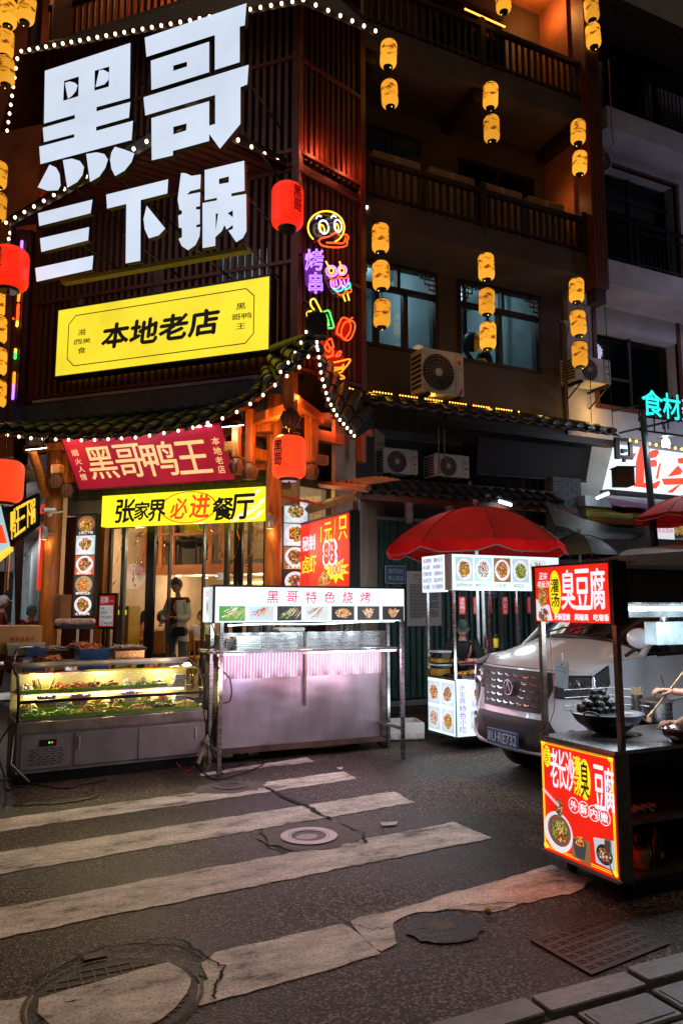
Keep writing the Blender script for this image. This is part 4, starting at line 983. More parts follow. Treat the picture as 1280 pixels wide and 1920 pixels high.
def backing(parent,P,mt):
 m = MB(NF);m.prism([nc(*q)for q in P],.10,.105);m.build('backing_panel',mt,parent)
 for i in(0,len(P)//2):u, v = nc(*P[i]);m = MB(NF).box(u-.012,u+.012,v-.012,v+.012,.035,.0995);m.build('mounting_stud',blackm,parent)
t = nt_('neon_duck_head','yellow neon duck head with red beak, topmost of the neon figures',340,350)
backing(t,el(340,330,150,145,n=16)[:-1],darkac)
neon(t,nY,el(342,320,163,148,60,-225,30))
neon(t,nW,el(320,315,42,60,0,350,18,-12),el(448,305,33,56,0,350,18,-8),[(252,238),(272,212),(298,220)],[(388,232),(405,210),(432,226)])
neon(t,nY,el(308,332,18,38,0,350,14,-18),el(440,322,14,36,0,350,14,-8))
neon(t,nR,[(275,440),(300,415),(370,400),(400,378),(435,368),(470,388),(520,382),(543,410),(530,440),(525,480),(470,497),(370,495),(300,478),(275,440)],[(345,455),(420,458),(480,462),(505,450),(520,405)])
t = nt_('neon_barbecue_characters','violet neon characters 烤串 below the neon duck head',230,720)
backing(t,[(160,540),(320,560),(330,900),(230,895),(180,820)],M('violet_tinted_acrylic',(.06,.01,.09),.2,em=(.10,.005,.12),es=.5,bump=0))  # violet sheet's emission likewise replaces the neon light on it
def nbox(m,s_,x0,y0,x1,y1,d,off):a, b = nc(x0,y1), nc(x1,y0);m.txt(s_,a[0],b[0],a[1],b[1],d,off=off,gap=0)
for ch, x0, y0, x1, y1 in(('烤',158,515,316,702),('串',188,725,308,912)):
 LP = outline(ch,.0);xs =[p[0]for l in LP for p in l];ys =[p[1]for l in LP for p in l];m = MB(NF)
 for l in LP:m.tube([NF.pt(*nc(x0+(p[0]-min(xs))/(max(xs)-min(xs))*(x1-x0),y1-(p[1]-min(ys))/(max(ys)-min(ys))*(y1-y0)),dN)for p in l],.0085,5,closed=True)
 m.build('neon_character',nP,t)
t = nt_('neon_skewers','pair of multicoloured neon skewers right of the violet characters',460,800)
backing(t,[(340,650),(530,660),(575,880),(520,950),(430,930),(350,790)],darkac)
neon(t,nY,[(338,622),(362,665)],[(462,625),(474,665)],[(490,918),(515,985)],[(532,912),(550,978)],el(388,708,22,26,n=10),el(484,706,20,24,n=10))
neon(t,nM,el(388,710,45,46),el(486,704,38,42));neon(t,nP,el(392,712,50,50,20,200))
neon(t,nR,[(372,765),(400,790),(440,780),(458,750)],[(468,768),(500,780),(535,765),(538,745)],[(440,905),(470,930),(505,915),(520,880)],[(515,880),(545,905),(568,890),(560,860)])
neon(t,nM,[(385,795),(390,850),(430,870),(470,840),(462,780)],[(405,800),(415,850)],[(430,795),(440,845)],[(475,800),(490,850),(530,840),(542,775)],[(500,790),(515,835)])
neon(t,nT,[(405,868),(440,892),(485,880),(495,840)],[(495,862),(530,872),(556,850),(552,815)])
t = nt_('neon_thumb','yellow and green neon thumbs up partly behind the roof tip',270,1100)
backing(t,[(190,980),(260,970),(400,1150),(400,1230),(200,1200)],darkac)
neon(t,nY,[(235,1060),(205,1020),(205,975),(235,962),(260,1000),(300,1080)],[(210,1070),(172,1085),(175,1125),(200,1165)],[(318,1120),(350,1180),(345,1220),(315,1235)])
neon(t,nG,[(320,1078),(365,1068),(385,1120),(408,1205),(395,1225),(362,1225)],[(330,1085),(355,1140),(370,1205)])
t = nt_('neon_pepper','red neon bell pepper outline near the right edge of the chamfer wall',520,1230)
backing(t,[(500,1135),(560,1130),(598,1200),(585,1280),(520,1335),(440,1270),(450,1190)],redac)
neon(t,nR,[(560,1160),(520,1135),(485,1135),(460,1180),(440,1250),(445,1275),(480,1300),(520,1335),(560,1320),(590,1260),(602,1210),(590,1170),(555,1155)],[(548,1165),(510,1175),(480,1240),(480,1295)],[(548,1165),(565,1200),(555,1260),(515,1320)],[(545,1160),(578,1130)])
t = nt_('neon_bowl','red and orange neon steaming bowl, lowest of the neon figures',420,1520)
backing(t,[(290,1345),(380,1320),(410,1385),(478,1430),(555,1505),(490,1600),(490,1680),(300,1680),(285,1500)],redac)
neon(t,nO,[(285,1522),(400,1535),(553,1505),(530,1560),(490,1600),(500,1555)],[(290,1570),(380,1580),(470,1580),(500,1555)],[(310,1640),(400,1610),(480,1590),(495,1600),(470,1625),(425,1640),(490,1655),(490,1680),(310,1668)])
neon(t,nR,[(300,1340),(320,1320),(350,1350),(330,1400),(370,1440),(375,1400),(350,1350)],[(365,1330),(385,1320),(400,1360),(410,1395),(390,1400),(405,1440),(370,1480),(335,1470),(300,1410)],[(430,1480),(455,1440),(475,1435),(465,1470),(430,1482)],[(290,1480),(350,1490),(410,1470)])
plight('neon_glow',NF.pt(.55,5.2,.45),(1,.1,.03),3.5,.15);plight('neon_glow',NF.pt(.5,6.3,.45),(.6,.15,.8),2.2,.15)
# vertical neon on the left return, seen edge-on
LN = PX(XL-.28)
t = thing('edge_on_neon_panel','multicoloured neon panel seen edge-on at the left corner of the slatted wall','neon sign',tuple(LN.pt(-YL+.3,4.8)))
uu = -(YL-.1)
rr = random.Random(5);v = 4.75;k = 0
for col_, h in((nP,.2),(nO,.35),(nG,.15),(nY,.5),(nR,.3),(nO,.4),(nT,.12),(nR,.3),(nP,.25)):
 m = MB(LN)
 P =[(uu-.9+.8*rr.random(),v+h*j/6)for j in range(7)];m.ftube(smooth(P,4),.02,0);m.ftube(smooth([(a-.3,b)for a,b in P],4),.02,.05);m.build('neon_tube',col_,t);v += h*.98
MB(LN).box(uu-1.5,uu+.05,4.7,v,-.06,-.05).build('backing_panel',darkac,t)
#  LANTERNS
def lantern(name,label,cat_group,p,rad,hgt,mat_,text=None,capm=blackm,tfr=None):
 t = thing(name,label,'lantern',tuple(p),cat_group);r, h = rad, hgt;pr =[]
 for k in range(13):
  a = -pi/2+pi*k/12;s_ = abs(sin(a))**3;pr.append((r*(1-.38*s_),h/2*sin(a)*(1 if abs(sin(a))<.99 else 1)))
 n_ = 5;prof =[(r*.58,-h*.5),(r*.8,-h*.47),(r*.94,-h*.41),(r,-h*.33),(r*1.0,h*.33),(r*.94,h*.41),(r*.8,h*.47),(r*.58,h*.5)]
 MB().lathe(prof,p,24,cap=True).build('shade',mat_,t)
 MB().lathe([(r*.62,h*.485),(r*.62,h*.53),(r*.5,h*.54)],p,20).build('top_cap',capm,t)
 MB().lathe([(r*.50,-h*.56),(r*.56,-h*.55),(r*.6,-h*.485)],p,20).build('bottom_cap',capm,t)
 return t
def ymat():
 m = bpy.data.materials.new('painted_yellow_lantern_paper');m.use_nodes = True;nt = m.node_tree;n = nt.nodes;l = nt.links;p = n['Principled BSDF']
 tc = n.new('ShaderNodeTexCoord');mp = n.new('ShaderNodeMapping');mp.inputs['Scale'].default_value =(7,7,15);l.new(tc.outputs['Object'],mp.inputs[0])
 a = n.new('ShaderNodeTexNoise');a.inputs['Scale'].default_value = 1.0;a.inputs['Detail'].default_value = 4;a.inputs['Distortion'].default_value = .8;l.new(mp.outputs[0],a.inputs[0])
 r = n.new('ShaderNodeValToRGB');e = r.color_ramp.elements;e[0].position = .40;e[0].color =(.22,.045,.002,1);e[1].position = .475;e[1].color =(.95,.40,.025,1)
 for pos, c in((.415,(.32,.08,.003)),(.43,(.62,.24,.012)),(.47,(.62,.24,.012))):x = e.new(pos);x.color =(*c,1)
 l.new(a.outputs[0],r.inputs[0])
 se = n.new('ShaderNodeSeparateXYZ');l.new(tc.outputs['Object'],se.inputs[0])
 mr = n.new('ShaderNodeMapRange');mr.inputs[1].default_value = -.10;mr.inputs[2].default_value = -.08;l.new(se.outputs[2],mr.inputs[0])
 mx = n.new('ShaderNodeMix');mx.data_type = 'RGBA';mx.inputs[6].default_value =(1.0,.43,.03,1);l.new(mr.outputs[0],mx.inputs[0]);l.new(r.outputs[0],mx.inputs[7])
 l.new(mx.outputs[2],p.inputs['Emission Color']);l.new(mx.outputs[2],p.inputs['Base Color']);oi = n.new('ShaderNodeObjectInfo');rm = n.new('ShaderNodeMapRange');rm.inputs[3].default_value = .68;rm.inputs[4].default_value = 1.05;l.new(oi.outputs['Random'],rm.inputs[0]);l.new(rm.outputs[0],p.inputs['Emission Strength'])
 return m
ym = ymat();redL = E('red_lantern_silk',(1,.022,.006),1.0,.12,4);redL2 = E('orange_red_lantern_silk',(1,.06,.012),1.05,.12,4)
YG = 'painted yellow lanterns hanging along the facades'
first =[None]
ledy = M('tiny_yellow_led',(.9,.8,.2),.5,em=(1,.8,.1),es=3,bump=0)
def ylan(px,py,y=None,lab='',Y=None,sc=1.0):
 p = ony(px,py,y)if y else atY(px,py,Y)
 if first[0]is None:
  t = lantern('yellow_lantern',lab,YG,p,.128,.42,ym);
  MB().ell(tuple(p+Vector((-.02,-.04,-.24))),.008,.008,.006,6,4).build('led',ledy,t);first[0] = t
 else:t = copy_tree(first[0],tuple(p),lab)
 t.rotation_euler =(RN.uniform(-.05,.05),RN.uniform(-.05,.05),RN.uniform(0,6.28));t.scale =(sc*RN.uniform(.96,1.03), )*3;t['_w'] = tuple(p);return p
P_ ={}
yl = 9.2
strs =[('string in front of the left side of the balconies',[(728,102),(730,177)],['upper','lower']),('string left of the lit first window',[(713,447),(714,517),(716,588)],['top','middle','bottom']),('string between the two balconies',[(919,180),(921,242)],['upper','lower']),('string in front of the second window',[(911,501),(912,566),(914,630)],['top','middle','bottom']),('string beside the red column at the balconies',[(1083,248),(1086,306)],['upper','lower']),('string above the white wall air conditioner',[(1080,545),(1083,606),(1086,665)],['top','middle','bottom']),('string against the red column at the top right',[(1108,18),(1111,68)],['upper','lower']),('line at the very top above the amber rail lights',[(943,2)],['single'])]
cordm = MB()
for s_, ps, nm in strs:
 pp =[ylan(x,y,yl,'%s painted yellow lantern of the %s'%(n_,s_))for(x,y),n_ in zip(ps,nm)]
 c_ = MB().tube([pp[0]+Z*.9]+[p+Z*.2 for p in pp],.005,4);
 o_ = c_.build('lantern_cord',cablem);tag(o_,'thin dark cord of the lantern %s'%s_,'cord')
lft =[(50,18,8.4,'frontmost'),(16,26,8.9,'behind and left of the frontmost'),(10,82,9.0,'third from the top'),(11,134,9.0,'fourth from the top'),(-2,328,9.4,'the higher one above the red lantern'),(-4,388,9.4,'just above the upper left red lantern'),(-6,568,9.6,'first under the upper left red lantern'),(-3,618,9.6,'second under the upper left red lantern'),(-3,678,9.6,'third under the upper left red lantern'),(-4,738,9.6,'lowest by the tiled eave')]
for x, y, Y, n_ in lft:ylan(x,y,None,'yellow lantern at the far left edge, %s'%n_,Y=Y,sc=.86)
for(px,py,Y,r,h,mt,lab,tx)in((542,858,8.55,.198,.50,redL2,'orange red lantern under the upturned roof corner, 黑哥 on its left side','l'),(539,388,8.7,.20,.56,redL,'red lantern high beside the neon duck head','r'),(18,505,9.0,.235,.53,redL,'red lantern at the far left beside the slatted wall','l2'),(8,903,8.7,.22,.50,redL2,'orange red lantern under the tile eave at the far left',None)):
 p = atY(px,py,Y);t = lantern('red_lantern',lab,'large red lanterns around the restaurant corner',p,r,h,mt)
 MB().lathe([(.01,-h*.562),(r*.45,-h*.561)],p,20).build('bottom_disc',M('lantern_bottom_disc',(.5,.45,.6),.5,em=(.5,.35,.6),es=.4,bump=0)if px>500 and py>500 else blackm,t)
 MB().tube([p+Z*h*.53,p+Z*(h*.53+.35)],.008,5).build('hanging_cord',cablem,t)
 MB().tube([p-Z*h*.55,p-Z*(h*.62)],.012,5).build('tassel_stub',blackm,t)
 if tx:
  cf = Vector((-sin(YAW),-cos(YAW),0));rt = Vector((cos(YAW),-sin(YAW),0));ang0 ={'l':-.62,'r':.72,'l2':-.2}[tx]
  dv =(cf*cos(ang0)+rt*sin(ang0)).normalized();tf_ = Fr(p+dv*(r+.003),Z.cross(dv));m = MB(tf_);m.txt('黑哥',-.06,.06,-h*.26,h*.34,0.0,vert=True,bold=.05)
  m.build('lettering',black_ink,t)
 e_ = plight('red_lantern_glow',p+Vector((-sin(YAW),-cos(YAW),0))*(r+.15),(1,.08,.02),3.5,.15)
for p in((5.6,9.0,6.5),(7.4,9.0,6.6),(9.2,9.0,6.5),(5.4,8.95,9.7),(7.3,8.9,9.9)):plight('yellow_lantern_glow',p,(1,.5,.08),1.9,.12)
#  RESTAURANT ENTRANCE
ZF = .35
stepm = M('dark_stone_step',(.10,.09,.08),.5,var=.4,bump=.3)
MB(LF).box(-3.9,.25,0.001,ZF,-.75,.15).build('entrance_step',stepm,bld)
colm = wood
def colobj(u,d,z0,z1,r,fr=LF):
 p = fr.pt(u,0,d);o = MB().lathe([(r*1.03,z0),(r,z0+.3),(r*.96,z1)],(p.x,p.y,0),18).build('column',colm,bld)
 MB().lathe([(r*1.5,z0-.22),(r*1.6,z0-.1),(r*1.2,z0)],(p.x,p.y,0),18).build('column_base',stepm,bld);return o
colobj(0,.12,.45,4.35,.105);u_, v_ = LF.px(97,1050,.12);colobj(u_,.12,.45,4.0,.125);UC = u_
# wall parts around the glass front
MB(LF).box(UC,.3,3.92,4.24,-.35,-.05).build('lintel',woodd,bld)
brm = M('grey_brick',(.075,.08,.085),.7,var=.5,vs_=14,bump=.5,bs=60);morm = M('pale_mortar',(.22,.21,.2),.9,bump=.4)
def bricks(fr,u0,u1,v0,v1,d,parent,bw=.205,bh=.058,g=.009,skip=None,th=.012):
 r = random.Random(3);q = 0;p0 = None;rows = int((v1-v0)/(bh+g))
 for j in range(rows):
  u = u0-(bw/2 if j%2 else 0)
  while u<u1:
   a, b = max(u,u0), min(u+bw,u1)
   if b-a>.03 and not(skip and skip((a+b)/2,v0+j*(bh+g))):
    if p0 is None or b-a<bw*.98:
     o = MB(fr).box(a,b,v0+j*(bh+g),v0+j*(bh+g)+bh,d,d+th).build('brick',brm,parent)
     if b-a>=bw*.98 and p0 is None:p0 =(o,a,j)
    else:o = bpy.data.objects.new('brick',p0[0].data);COL.objects.link(o);o.parent = parent;o.location = fr.ux*(a-p0[1])+Z*((j-p0[2])*(bh+g))+fr.n*r.uniform(-.004,.004)
    q += 1
   u += bw+g
 return q
bw_ = MB(LF).box(UC,.2,2.95,3.92,-.28,-.16).build('brick_wall',morm,bld)
bricks(LF,UC+.1,.12,3.02,3.9,-.16,bw_,skip=lambda u,v:(u<-.45 and v>3.32)or v<3.14)
# side pillars of wood
for px0, px1 in((184,203), ):
 a, b = LF.px(px0,1050,-.3)[0], LF.px(px1,1050,-.3)[0];MB(LF).box(a,b,ZF,2.98,-.4,-.2).build('door_jamb',colm,bld)
a, b = LF.px(120,1050,-.3)[0], LF.px(184,1050,-.3)[0];MB(LF).box(a,b,ZF,2.95,-.42,-.32).build('panel_wall',woodr,bld)
# glass front
gf = thing('glass_front','aluminium framed glass doors and clear plastic curtain at the restaurant entrance','glass doors',tuple(LF.pt(-1.6,ZF,-.35)))
U = lambda px, d = -.35:LF.px(px,1080,d)[0]
ug0, ug1 = U(203), U(502);zg1 = 2.97
for px, w_, mt in((206,.05,blackm),(232,.06,alu),(283,.13,blackm),(318,.025,alu),(382,.025,alu),(425,.06,alu),(447,.12,blackm),(468,.05,alu),(498,.05,blackm)):
 u = U(px);MB(LF).box(u-w_/2,u+w_/2,ZF,zg1,-.38,-.32).build('mullion',mt,gf)
MB(LF).box(ug0,ug1,zg1-.06,zg1,-.385,-.315).build('top_rail',blackm,gf);MB(LF).box(ug0,U(283),zg1-.22,zg1-.15,-.386,-.318).build('top_rail',blackm,gf)
MB(LF).box(ug0,ug1,ZF,ZF+.05,-.384,-.316).build('threshold',alu,gf)
for a, b in((206,232),(232,283),(425,447),(468,498)):MB(LF).box(U(a),U(b),ZF+.05,zg1,-.352,-.348).build('pane',glass,gf)
# pvc curtain strips, rippled
r_ = random.Random(9)
for a, b in((283,318),(318,350),(350,382),(382,404),(404,425),(447,468)):
 rows =[]
 for i in range(9):
  u = U(a)+(U(b)-U(a))*i/8;rows.append([LF.pt(u,ZF+.08+(zg1-ZF-.1)*j/14,-.29+.004*sin(i*1.3+j*.25)+r_.uniform(-.001,.001))for j in range(15)])
 m = MB();m.grid(rows);m.build('curtain_strip',plasticf,gf)
 # light glints in the curtain, given shape as crumpled foil strands
for px, mt in((220,'amber'),(252,'white'),(268,'white'),(308,'amber'),(388,'amber'),(440,'amber'),(470,'amber'),(413,'red')):
 c_ ={'amber':(.75,.3,.03),'white':(.8,.8,.85),'red':(.6,.03,.01)}[mt];mm = bpy.data.materials.get('foil_'+mt)or M('foil_'+mt,c_,.18,metal=1,bump=.9,bs=60)
 u = U(px,-.27);P =[]
 for j in range(26):P.append(LF.pt(u+r_.uniform(-.03,.03)+(.05 if mt=='amber' else 0)*sin(j*.25),2.9-j*(.045 if mt!='red' else .03),-.27+r_.uniform(-.02,.02)))
 P = P[:16+int(r_.random()*8)]
 MB().tube(P,[.001+(.014*r_.random()**3)for _ in P],4).build('foil_garland',mm,gf)
MB(LF).box(U(410),U(421),1.98,2.08,-.316,-.312).build('no_smoking_sticker',whitepp,gf);a =(U(410)+U(421))/2;MB(LF).ring(a-.02,2.03,.018,.024,-.310).build('sticker_ring',redp,gf)
# interior
tilw = M('white_wall_tile',(.62,.60,.52),.25,var=.1,bump=0);inw = M('cream_interior_wall',(.55,.40,.26),.6,var=.2)
beamm = M('orange_interior_beam',(.40,.13,.04),.4,var=.3,vs_=3)
dI = -2.3
MB(LF).box(-3.75,.6,.30,ZF-.004,-5.6,-.4).build('interior_floor',M('beige_floor_tile',(.38,.30,.22),.3),bld)
tw = MB(LF).box(-3.75,.6,ZF,4.4,-5.7,-5.6).build('interior_wall',M('grey_tile_grout',(.25,.23,.2),.7),bld)
TP = None;cnt = 0
for j in range(12):
 for i in range(21):
  u = -3.7+i*.205;v = ZF+.05+j*.205
  if v>3.1:break
  if TP is None:TP = MB(LF).box(u,u+.192,v,v+.192,-5.6,-5.59).build('wall_tile',tilw,tw);t0_ =(u,v)
  else:piece('wall_tile',TP,tw,Vector(tw['_w'])+LF.ux*(u-t0_[0])+Z*(v-t0_[1]))
tw2 = MB(LF).box(-3.75,.6,2.4,4.4,-3.75,-3.7).build('mezzanine_wall',M('grey_tile_grout_upper',(.25,.23,.2),.7),bld);TQ = None
for j in range(7):
 for i in range(14):
  u = -2.9+i*.16;v = 2.5+j*.16
  if TQ is None:TQ = MB(LF).box(u,u+.15,v,v+.15,-3.7,-3.69).build('wall_tile',inw,tw2);t1_ =(u,v)
  else:piece('wall_tile',TQ,tw2,Vector(tw2['_w'])+LF.ux*(u-t1_[0])+Z*(v-t1_[1]))
MB(LF).box(-3.8,-3.75,ZF,4.4,-5.7,-.4).build('interior_wall',inw,bld);MB(LF).box(.6,.65,ZF,4.4,-5.7,-.4).build('interior_wall',inw,bld)
MB(LF).box(-3.75,.6,4.1,4.18,-5.6,-.3).build('ceiling',inw,bld)
zb0 = LF.px(345,1077,dI)[1];zb1 = LF.px(345,1061,dI)[1]
MB(LF).box(-3.75,.6,zb0+.03,zb1,-3.7,dI-.06).build('mezzanine_floor',M('pale_ceiling',(.6,.55,.48),.6),bld)
MB(LF).box(-3.75,.6,zb0,zb1+.02,dI-.06,dI).build('mezzanine_beam',beamm,bld)
zr2 = LF.px(345,1003,dI)[1]
MB(LF).box(-3.75,.6,zr2,zr2+.04,dI-.05,dI-.01).build('handrail',beamm,bld)
for px in(205,240,268,300,322,392,420,440):u = LF.px(px,1030,dI)[0];MB(LF).box(u-.035,u+.035,zb1+.02,4.1,dI-.055,dI-.008).build('mezzanine_post',beamm,bld)
dl = M('recessed_downlight',(1,1,1),.5,em=(1,.93,.8),es=12,bump=0);dp = None
for px, py in((296,1085),(302,1082),(335,1079),(352,1085),(385,1083),(245,1083),(270,1086),(410,1080)):
 p = onpl(px,py,(0,0,zb0+.03),Z)
 if abs((p-LF.o).dot(LF.n))>5.3:p = LF.pt((p-LF.o).dot(LF.ux),0,-4+RN.uniform(-.8,.8))
 MB().lathe([(.05,zb0+.022),(.05,zb0+.029)],(p.x,p.y,0),12).build('downlight',dl,bld)
for u, d_, e_ in((-3.2,-1.6,24),(-1.9,-3.4,30),(-1.9,-1.3,24),(-.5,-1.6,22),(-3.2,-3.6,24),(-.6,-3.8,22)):plight('interior_lamp',LF.pt(u,min(zb0,2.0)-.05 if d_<-2.3 else 2.6,d_),(1,.72,.42),e_*1.1,.08)
for u in(-3,-1.6,-.3):plight('mezzanine_lamp',LF.pt(u,3.9,-2.9),(1,.75,.45),14,.08)
MB(LF).box(-3.6,.4,2.12,2.15,-5.58,-5.5).build('wall_light_strip',M('warm_led_strip',(1,.8,.4),.5,em=(1,.62,.2),es=5,bump=0),bld)
# ---------------- wooden bracket work under the corner roof
def at_(px,py,d,fr=LF):u, v = fr.px(px,py,d);return fr.pt(u,v,d)
def beam(p,q,w_=.10,h_=.14,name='beam',mt=None):
 p, q = Vector(p), Vector(q);d =(q-p);fr = Fr(p,(d.x,d.y,0)if abs(d.x)+abs(d.y)>.02 else(1,0,0));
 MB(fr).box(0,Vector((d.x,d.y)).length,-h_/2,h_/2,-w_/2,w_/2).build(name,mt or colm,bld)
def post(px,y0,y1,d,w_=.10,melon=None,fr=LF):
 a, b = at_(px,y0,d,fr), at_(px,y1,d,fr);f2 = Fr((a.x,a.y,0),fr.ux)
 h = MB(f2).bev(-w_/2,w_/2,b.z,a.z,-w_/2,w_/2,.012).build('hanging_post',colm,bld)
 if melon:
  r = melon;z = b.z;m = MB();m.lathe([(r*.5,0),(r*.55,-.02),(r*.95,-.06),(r,-.11),(r*.85,-.17),(r*.45,-.21)],(a.x,a.y,z),12)
  for k in range(8):m.tube([Vector((a.x+r*.62*cos(k*pi/4),a.y+r*.62*sin(k*pi/4),z-.03)),Vector((a.x+r*1.0*cos(k*pi/4),a.y+r*1.0*sin(k*pi/4),z-.11)),Vector((a.x+r*.6*cos(k*pi/4),a.y+r*.6*sin(k*pi/4),z-.20))],r*.22,5)
  m.build('carved_melon_end',M('dark_carved_wood',(.14,.06,.02),.5)if 'dark_carved_wood' not in bpy.data.materials else bpy.data.materials['dark_carved_wood'],h)
 return h
post(444,790,858,.75,.09,.08);post(470,768,868,.55,.10,.10);post(545,700,768,.95,.13,.11);post(584,778,868,.25,.13,.09,NF);post(677,784,868,.1,.10,None,NF)
post(106,862,888,.35,.10,.09);post(128,850,905,.2,.1,.09)
beam(at_(440,800,.55),at_(505,790,.1),.1,.14);beam(at_(445,846,.55),at_(505,838,.1),.1,.14)
beam(at_(470,790,.5),at_(545,735,.9),.09,.12);beam(at_(516,775,.12),at_(585,790,.3,NF),.1,.14);beam(at_(545,745,.9),at_(600,800,.2,NF),.09,.12)
beam(at_(516,850,.12),at_(585,850,.25,NF),.09,.13);beam(at_(588,815,.25,NF),at_(640,812,.25,NF),.1,.14);beam(at_(590,860,.2,NF),at_(612,860,.2,NF),.09,.12)
beam(at_(660,805,.12,NF),at_(695,798,.12,NF),.08,.1);beam(LF.pt(UC-.2,3.45,.1),LF.pt(.3,3.55-.0,.1),.1,.12);beam(LF.pt(UC-.3,3.85,.4),LF.pt(.1,3.85,.4),.1,.1)
for px, py in((432,838),(108,880),(510,778)):p = at_(px,py,.7);f2 = Fr(p,LF.ux);MB(f2).bev(-.07,.07,-.06,.06,-.05,.05,.01).build('beam_end_block',colm,bld)
MB().tube([at_(60,845,.9),at_(72,880,.7),at_(80,910,.4),at_(93,935,.15)],.06,8).build('curved_brace',colm,bld)
plight('corner_bracket_lamp',at_(520,800,.9),(1,.33,.07),38,.05);plight('corner_bracket_lamp',at_(560,745,.8),(1,.22,.05),20,.05);plight('corner_bracket_lamp',at_(625,800,.35,NF),(1,.16,.05),4,.05)
plight('corner_bracket_lamp',at_(110,850,.8),(1,.5,.12),6,.05);plight('column_wash',LF.pt(.0,2.2,.75),(1,.5,.12),9,.1);plight('column_wash',LF.pt(UC-.1,2.0,.9),(1,.6,.2),9,.1)
# flood lamps, wall lamps, camera
def flood(px,py,d,lab):
 p = at_(px,py,d);t = thing('floodlight',lab,'floodlight',tuple(p));f2 = Fr(p,LF.ux,(LF.n.x*.3,LF.n.y*.3,1))
 MB(f2).bev(-.13,.13,-.02,.015,-.08,.08,.01).build('housing',blackm,t);MB(f2).box(-.115,.115,-.03,-.021,-.065,.065).build('lens',M('floodlight_lens',(1,1,1),.4,em=(.8,.95,1),es=9,bump=0),t)
 MB(f2).box(-.15,-.135,-.02,.12,-.01,.01).box(.135,.15,-.02,.12,-.01,.01).build('bracket',blackm,t)
 plight('floodlight_beam',p-Z*.06,(.8,.93,1),16,.08,typ='SPOT',spot_size=radians(140),spot_blend=.5)
flood(436,795,.85,'black floodlight under the tile eave right of the crimson banner');flood(68,838,1.0,'black floodlight under the tile eave at the far left')
for px, py, d, lab in((506,978,.32,'grey cylinder wall lamp on the corner pillar'),(84,1000,.34,'grey cylinder wall lamp on the left pillar')):
 p = at_(px,py,d);t = thing('wall_lamp',lab,'wall lamp',tuple(p));gm = bpy.data.materials.get('grey_lamp_metal')or M('grey_lamp_metal',(.35,.36,.37),.4,metal=.5)
 MB().lathe([(.045,-.09),(.05,-.09),(.05,.09),(.045,.095)],p,16).build('housing',gm,t);MB().lathe([(.04,-.088),(.04,-.082)],p,12).build('lens',dl,t)
 MB().tube([p,p-LF.n*.12+LF.ux*.06],.018,6).build('arm',gm,t);plight('wall_lamp_glow',p-Z*.14,(1,.6,.22),2.0,.03)
p = at_(92,957,.5);t = thing('security_camera','white bullet security camera on the left pillar','security camera',tuple(p))
MB().tube([p+LF.ux*.12,p-LF.ux*.03+LF.n*.05],.028,8).build('body',whitep,t);MB().tube([p-LF.ux*.03+LF.n*.05,p-LF.ux*.05+LF.n*.06],.031,10).build('lens_hood',blackp,t);MB().ell(tuple(p+LF.ux*.02-Z*.05),.035,.035,.04).build('mount_ball',whitep,t);MB().tube([p-Z*.04,p-LF.n*.3+Z*.02],.012,6).build('bracket',whitep,t)
#  R ground floor: brick wall, small tiled ledge, corrugated fence
bwl = MB(RW).box(4.7,8.6,2.6,4.5,-.2,-.02);BWL = bwl.build('brick_wall',morm,o=(6.5,YW,2.6));tag(BWL,'dark grey brick wall behind the two small air conditioners','wall')
bricks(RW,5.0,8.5,3.30,4.38,-.02,BWL,bw=.225,bh=.066,g=.01)
MB(RW).box(4.6,8.6,4.39,4.5,-.02,.012).build('plaster_band',M('stained_plaster_band',(.14,.13,.12),.7),BWL)
dk = M('sooty_dark_cladding',(.018,.016,.015),.8)  # near-black base colour, shared by walls and ledge trough tiles
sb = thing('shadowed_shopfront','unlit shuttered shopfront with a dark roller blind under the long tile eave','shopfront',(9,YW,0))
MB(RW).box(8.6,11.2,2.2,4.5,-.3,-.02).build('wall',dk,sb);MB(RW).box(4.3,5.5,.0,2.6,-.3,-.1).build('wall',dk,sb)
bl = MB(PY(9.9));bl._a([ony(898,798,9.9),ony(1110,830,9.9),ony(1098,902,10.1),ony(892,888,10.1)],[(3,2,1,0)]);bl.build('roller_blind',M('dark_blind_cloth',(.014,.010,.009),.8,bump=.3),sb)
MB().tube([ony(893,889,10.08),ony(1098,903,10.08)],.02,6).build('blind_bar',woodd,sb)
for px in(880,1005,1020):p = ony(px,900,10.3);MB(PY(10.3)).box(p.x-.04,p.x+.04,2.2,4.4,-.1,0).build('post',woodd,sb)
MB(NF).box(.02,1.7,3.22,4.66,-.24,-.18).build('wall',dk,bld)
# cables and pipes
for pts in([(628,800),(650,850),(680,890),(700,895)],[(650,790),(672,840),(695,880)],[(822,800),(822,890)],[(832,800),(833,860)]):
 tag(MB().tube([ony(*q,9.7)for q in pts],.012,5).build('wall_cable',M('grey_cable',(.2,.2,.2),.5)if 'grey_cable' not in bpy.data.materials else bpy.data.materials['grey_cable']),'grey cable %s, before the brick wall'%{628:'drooping lowest from the roof corner',650:'drooping higher from the roof corner',822:'straight down, left one',832:'straight down, right one'}[pts[0][0]],'cable')
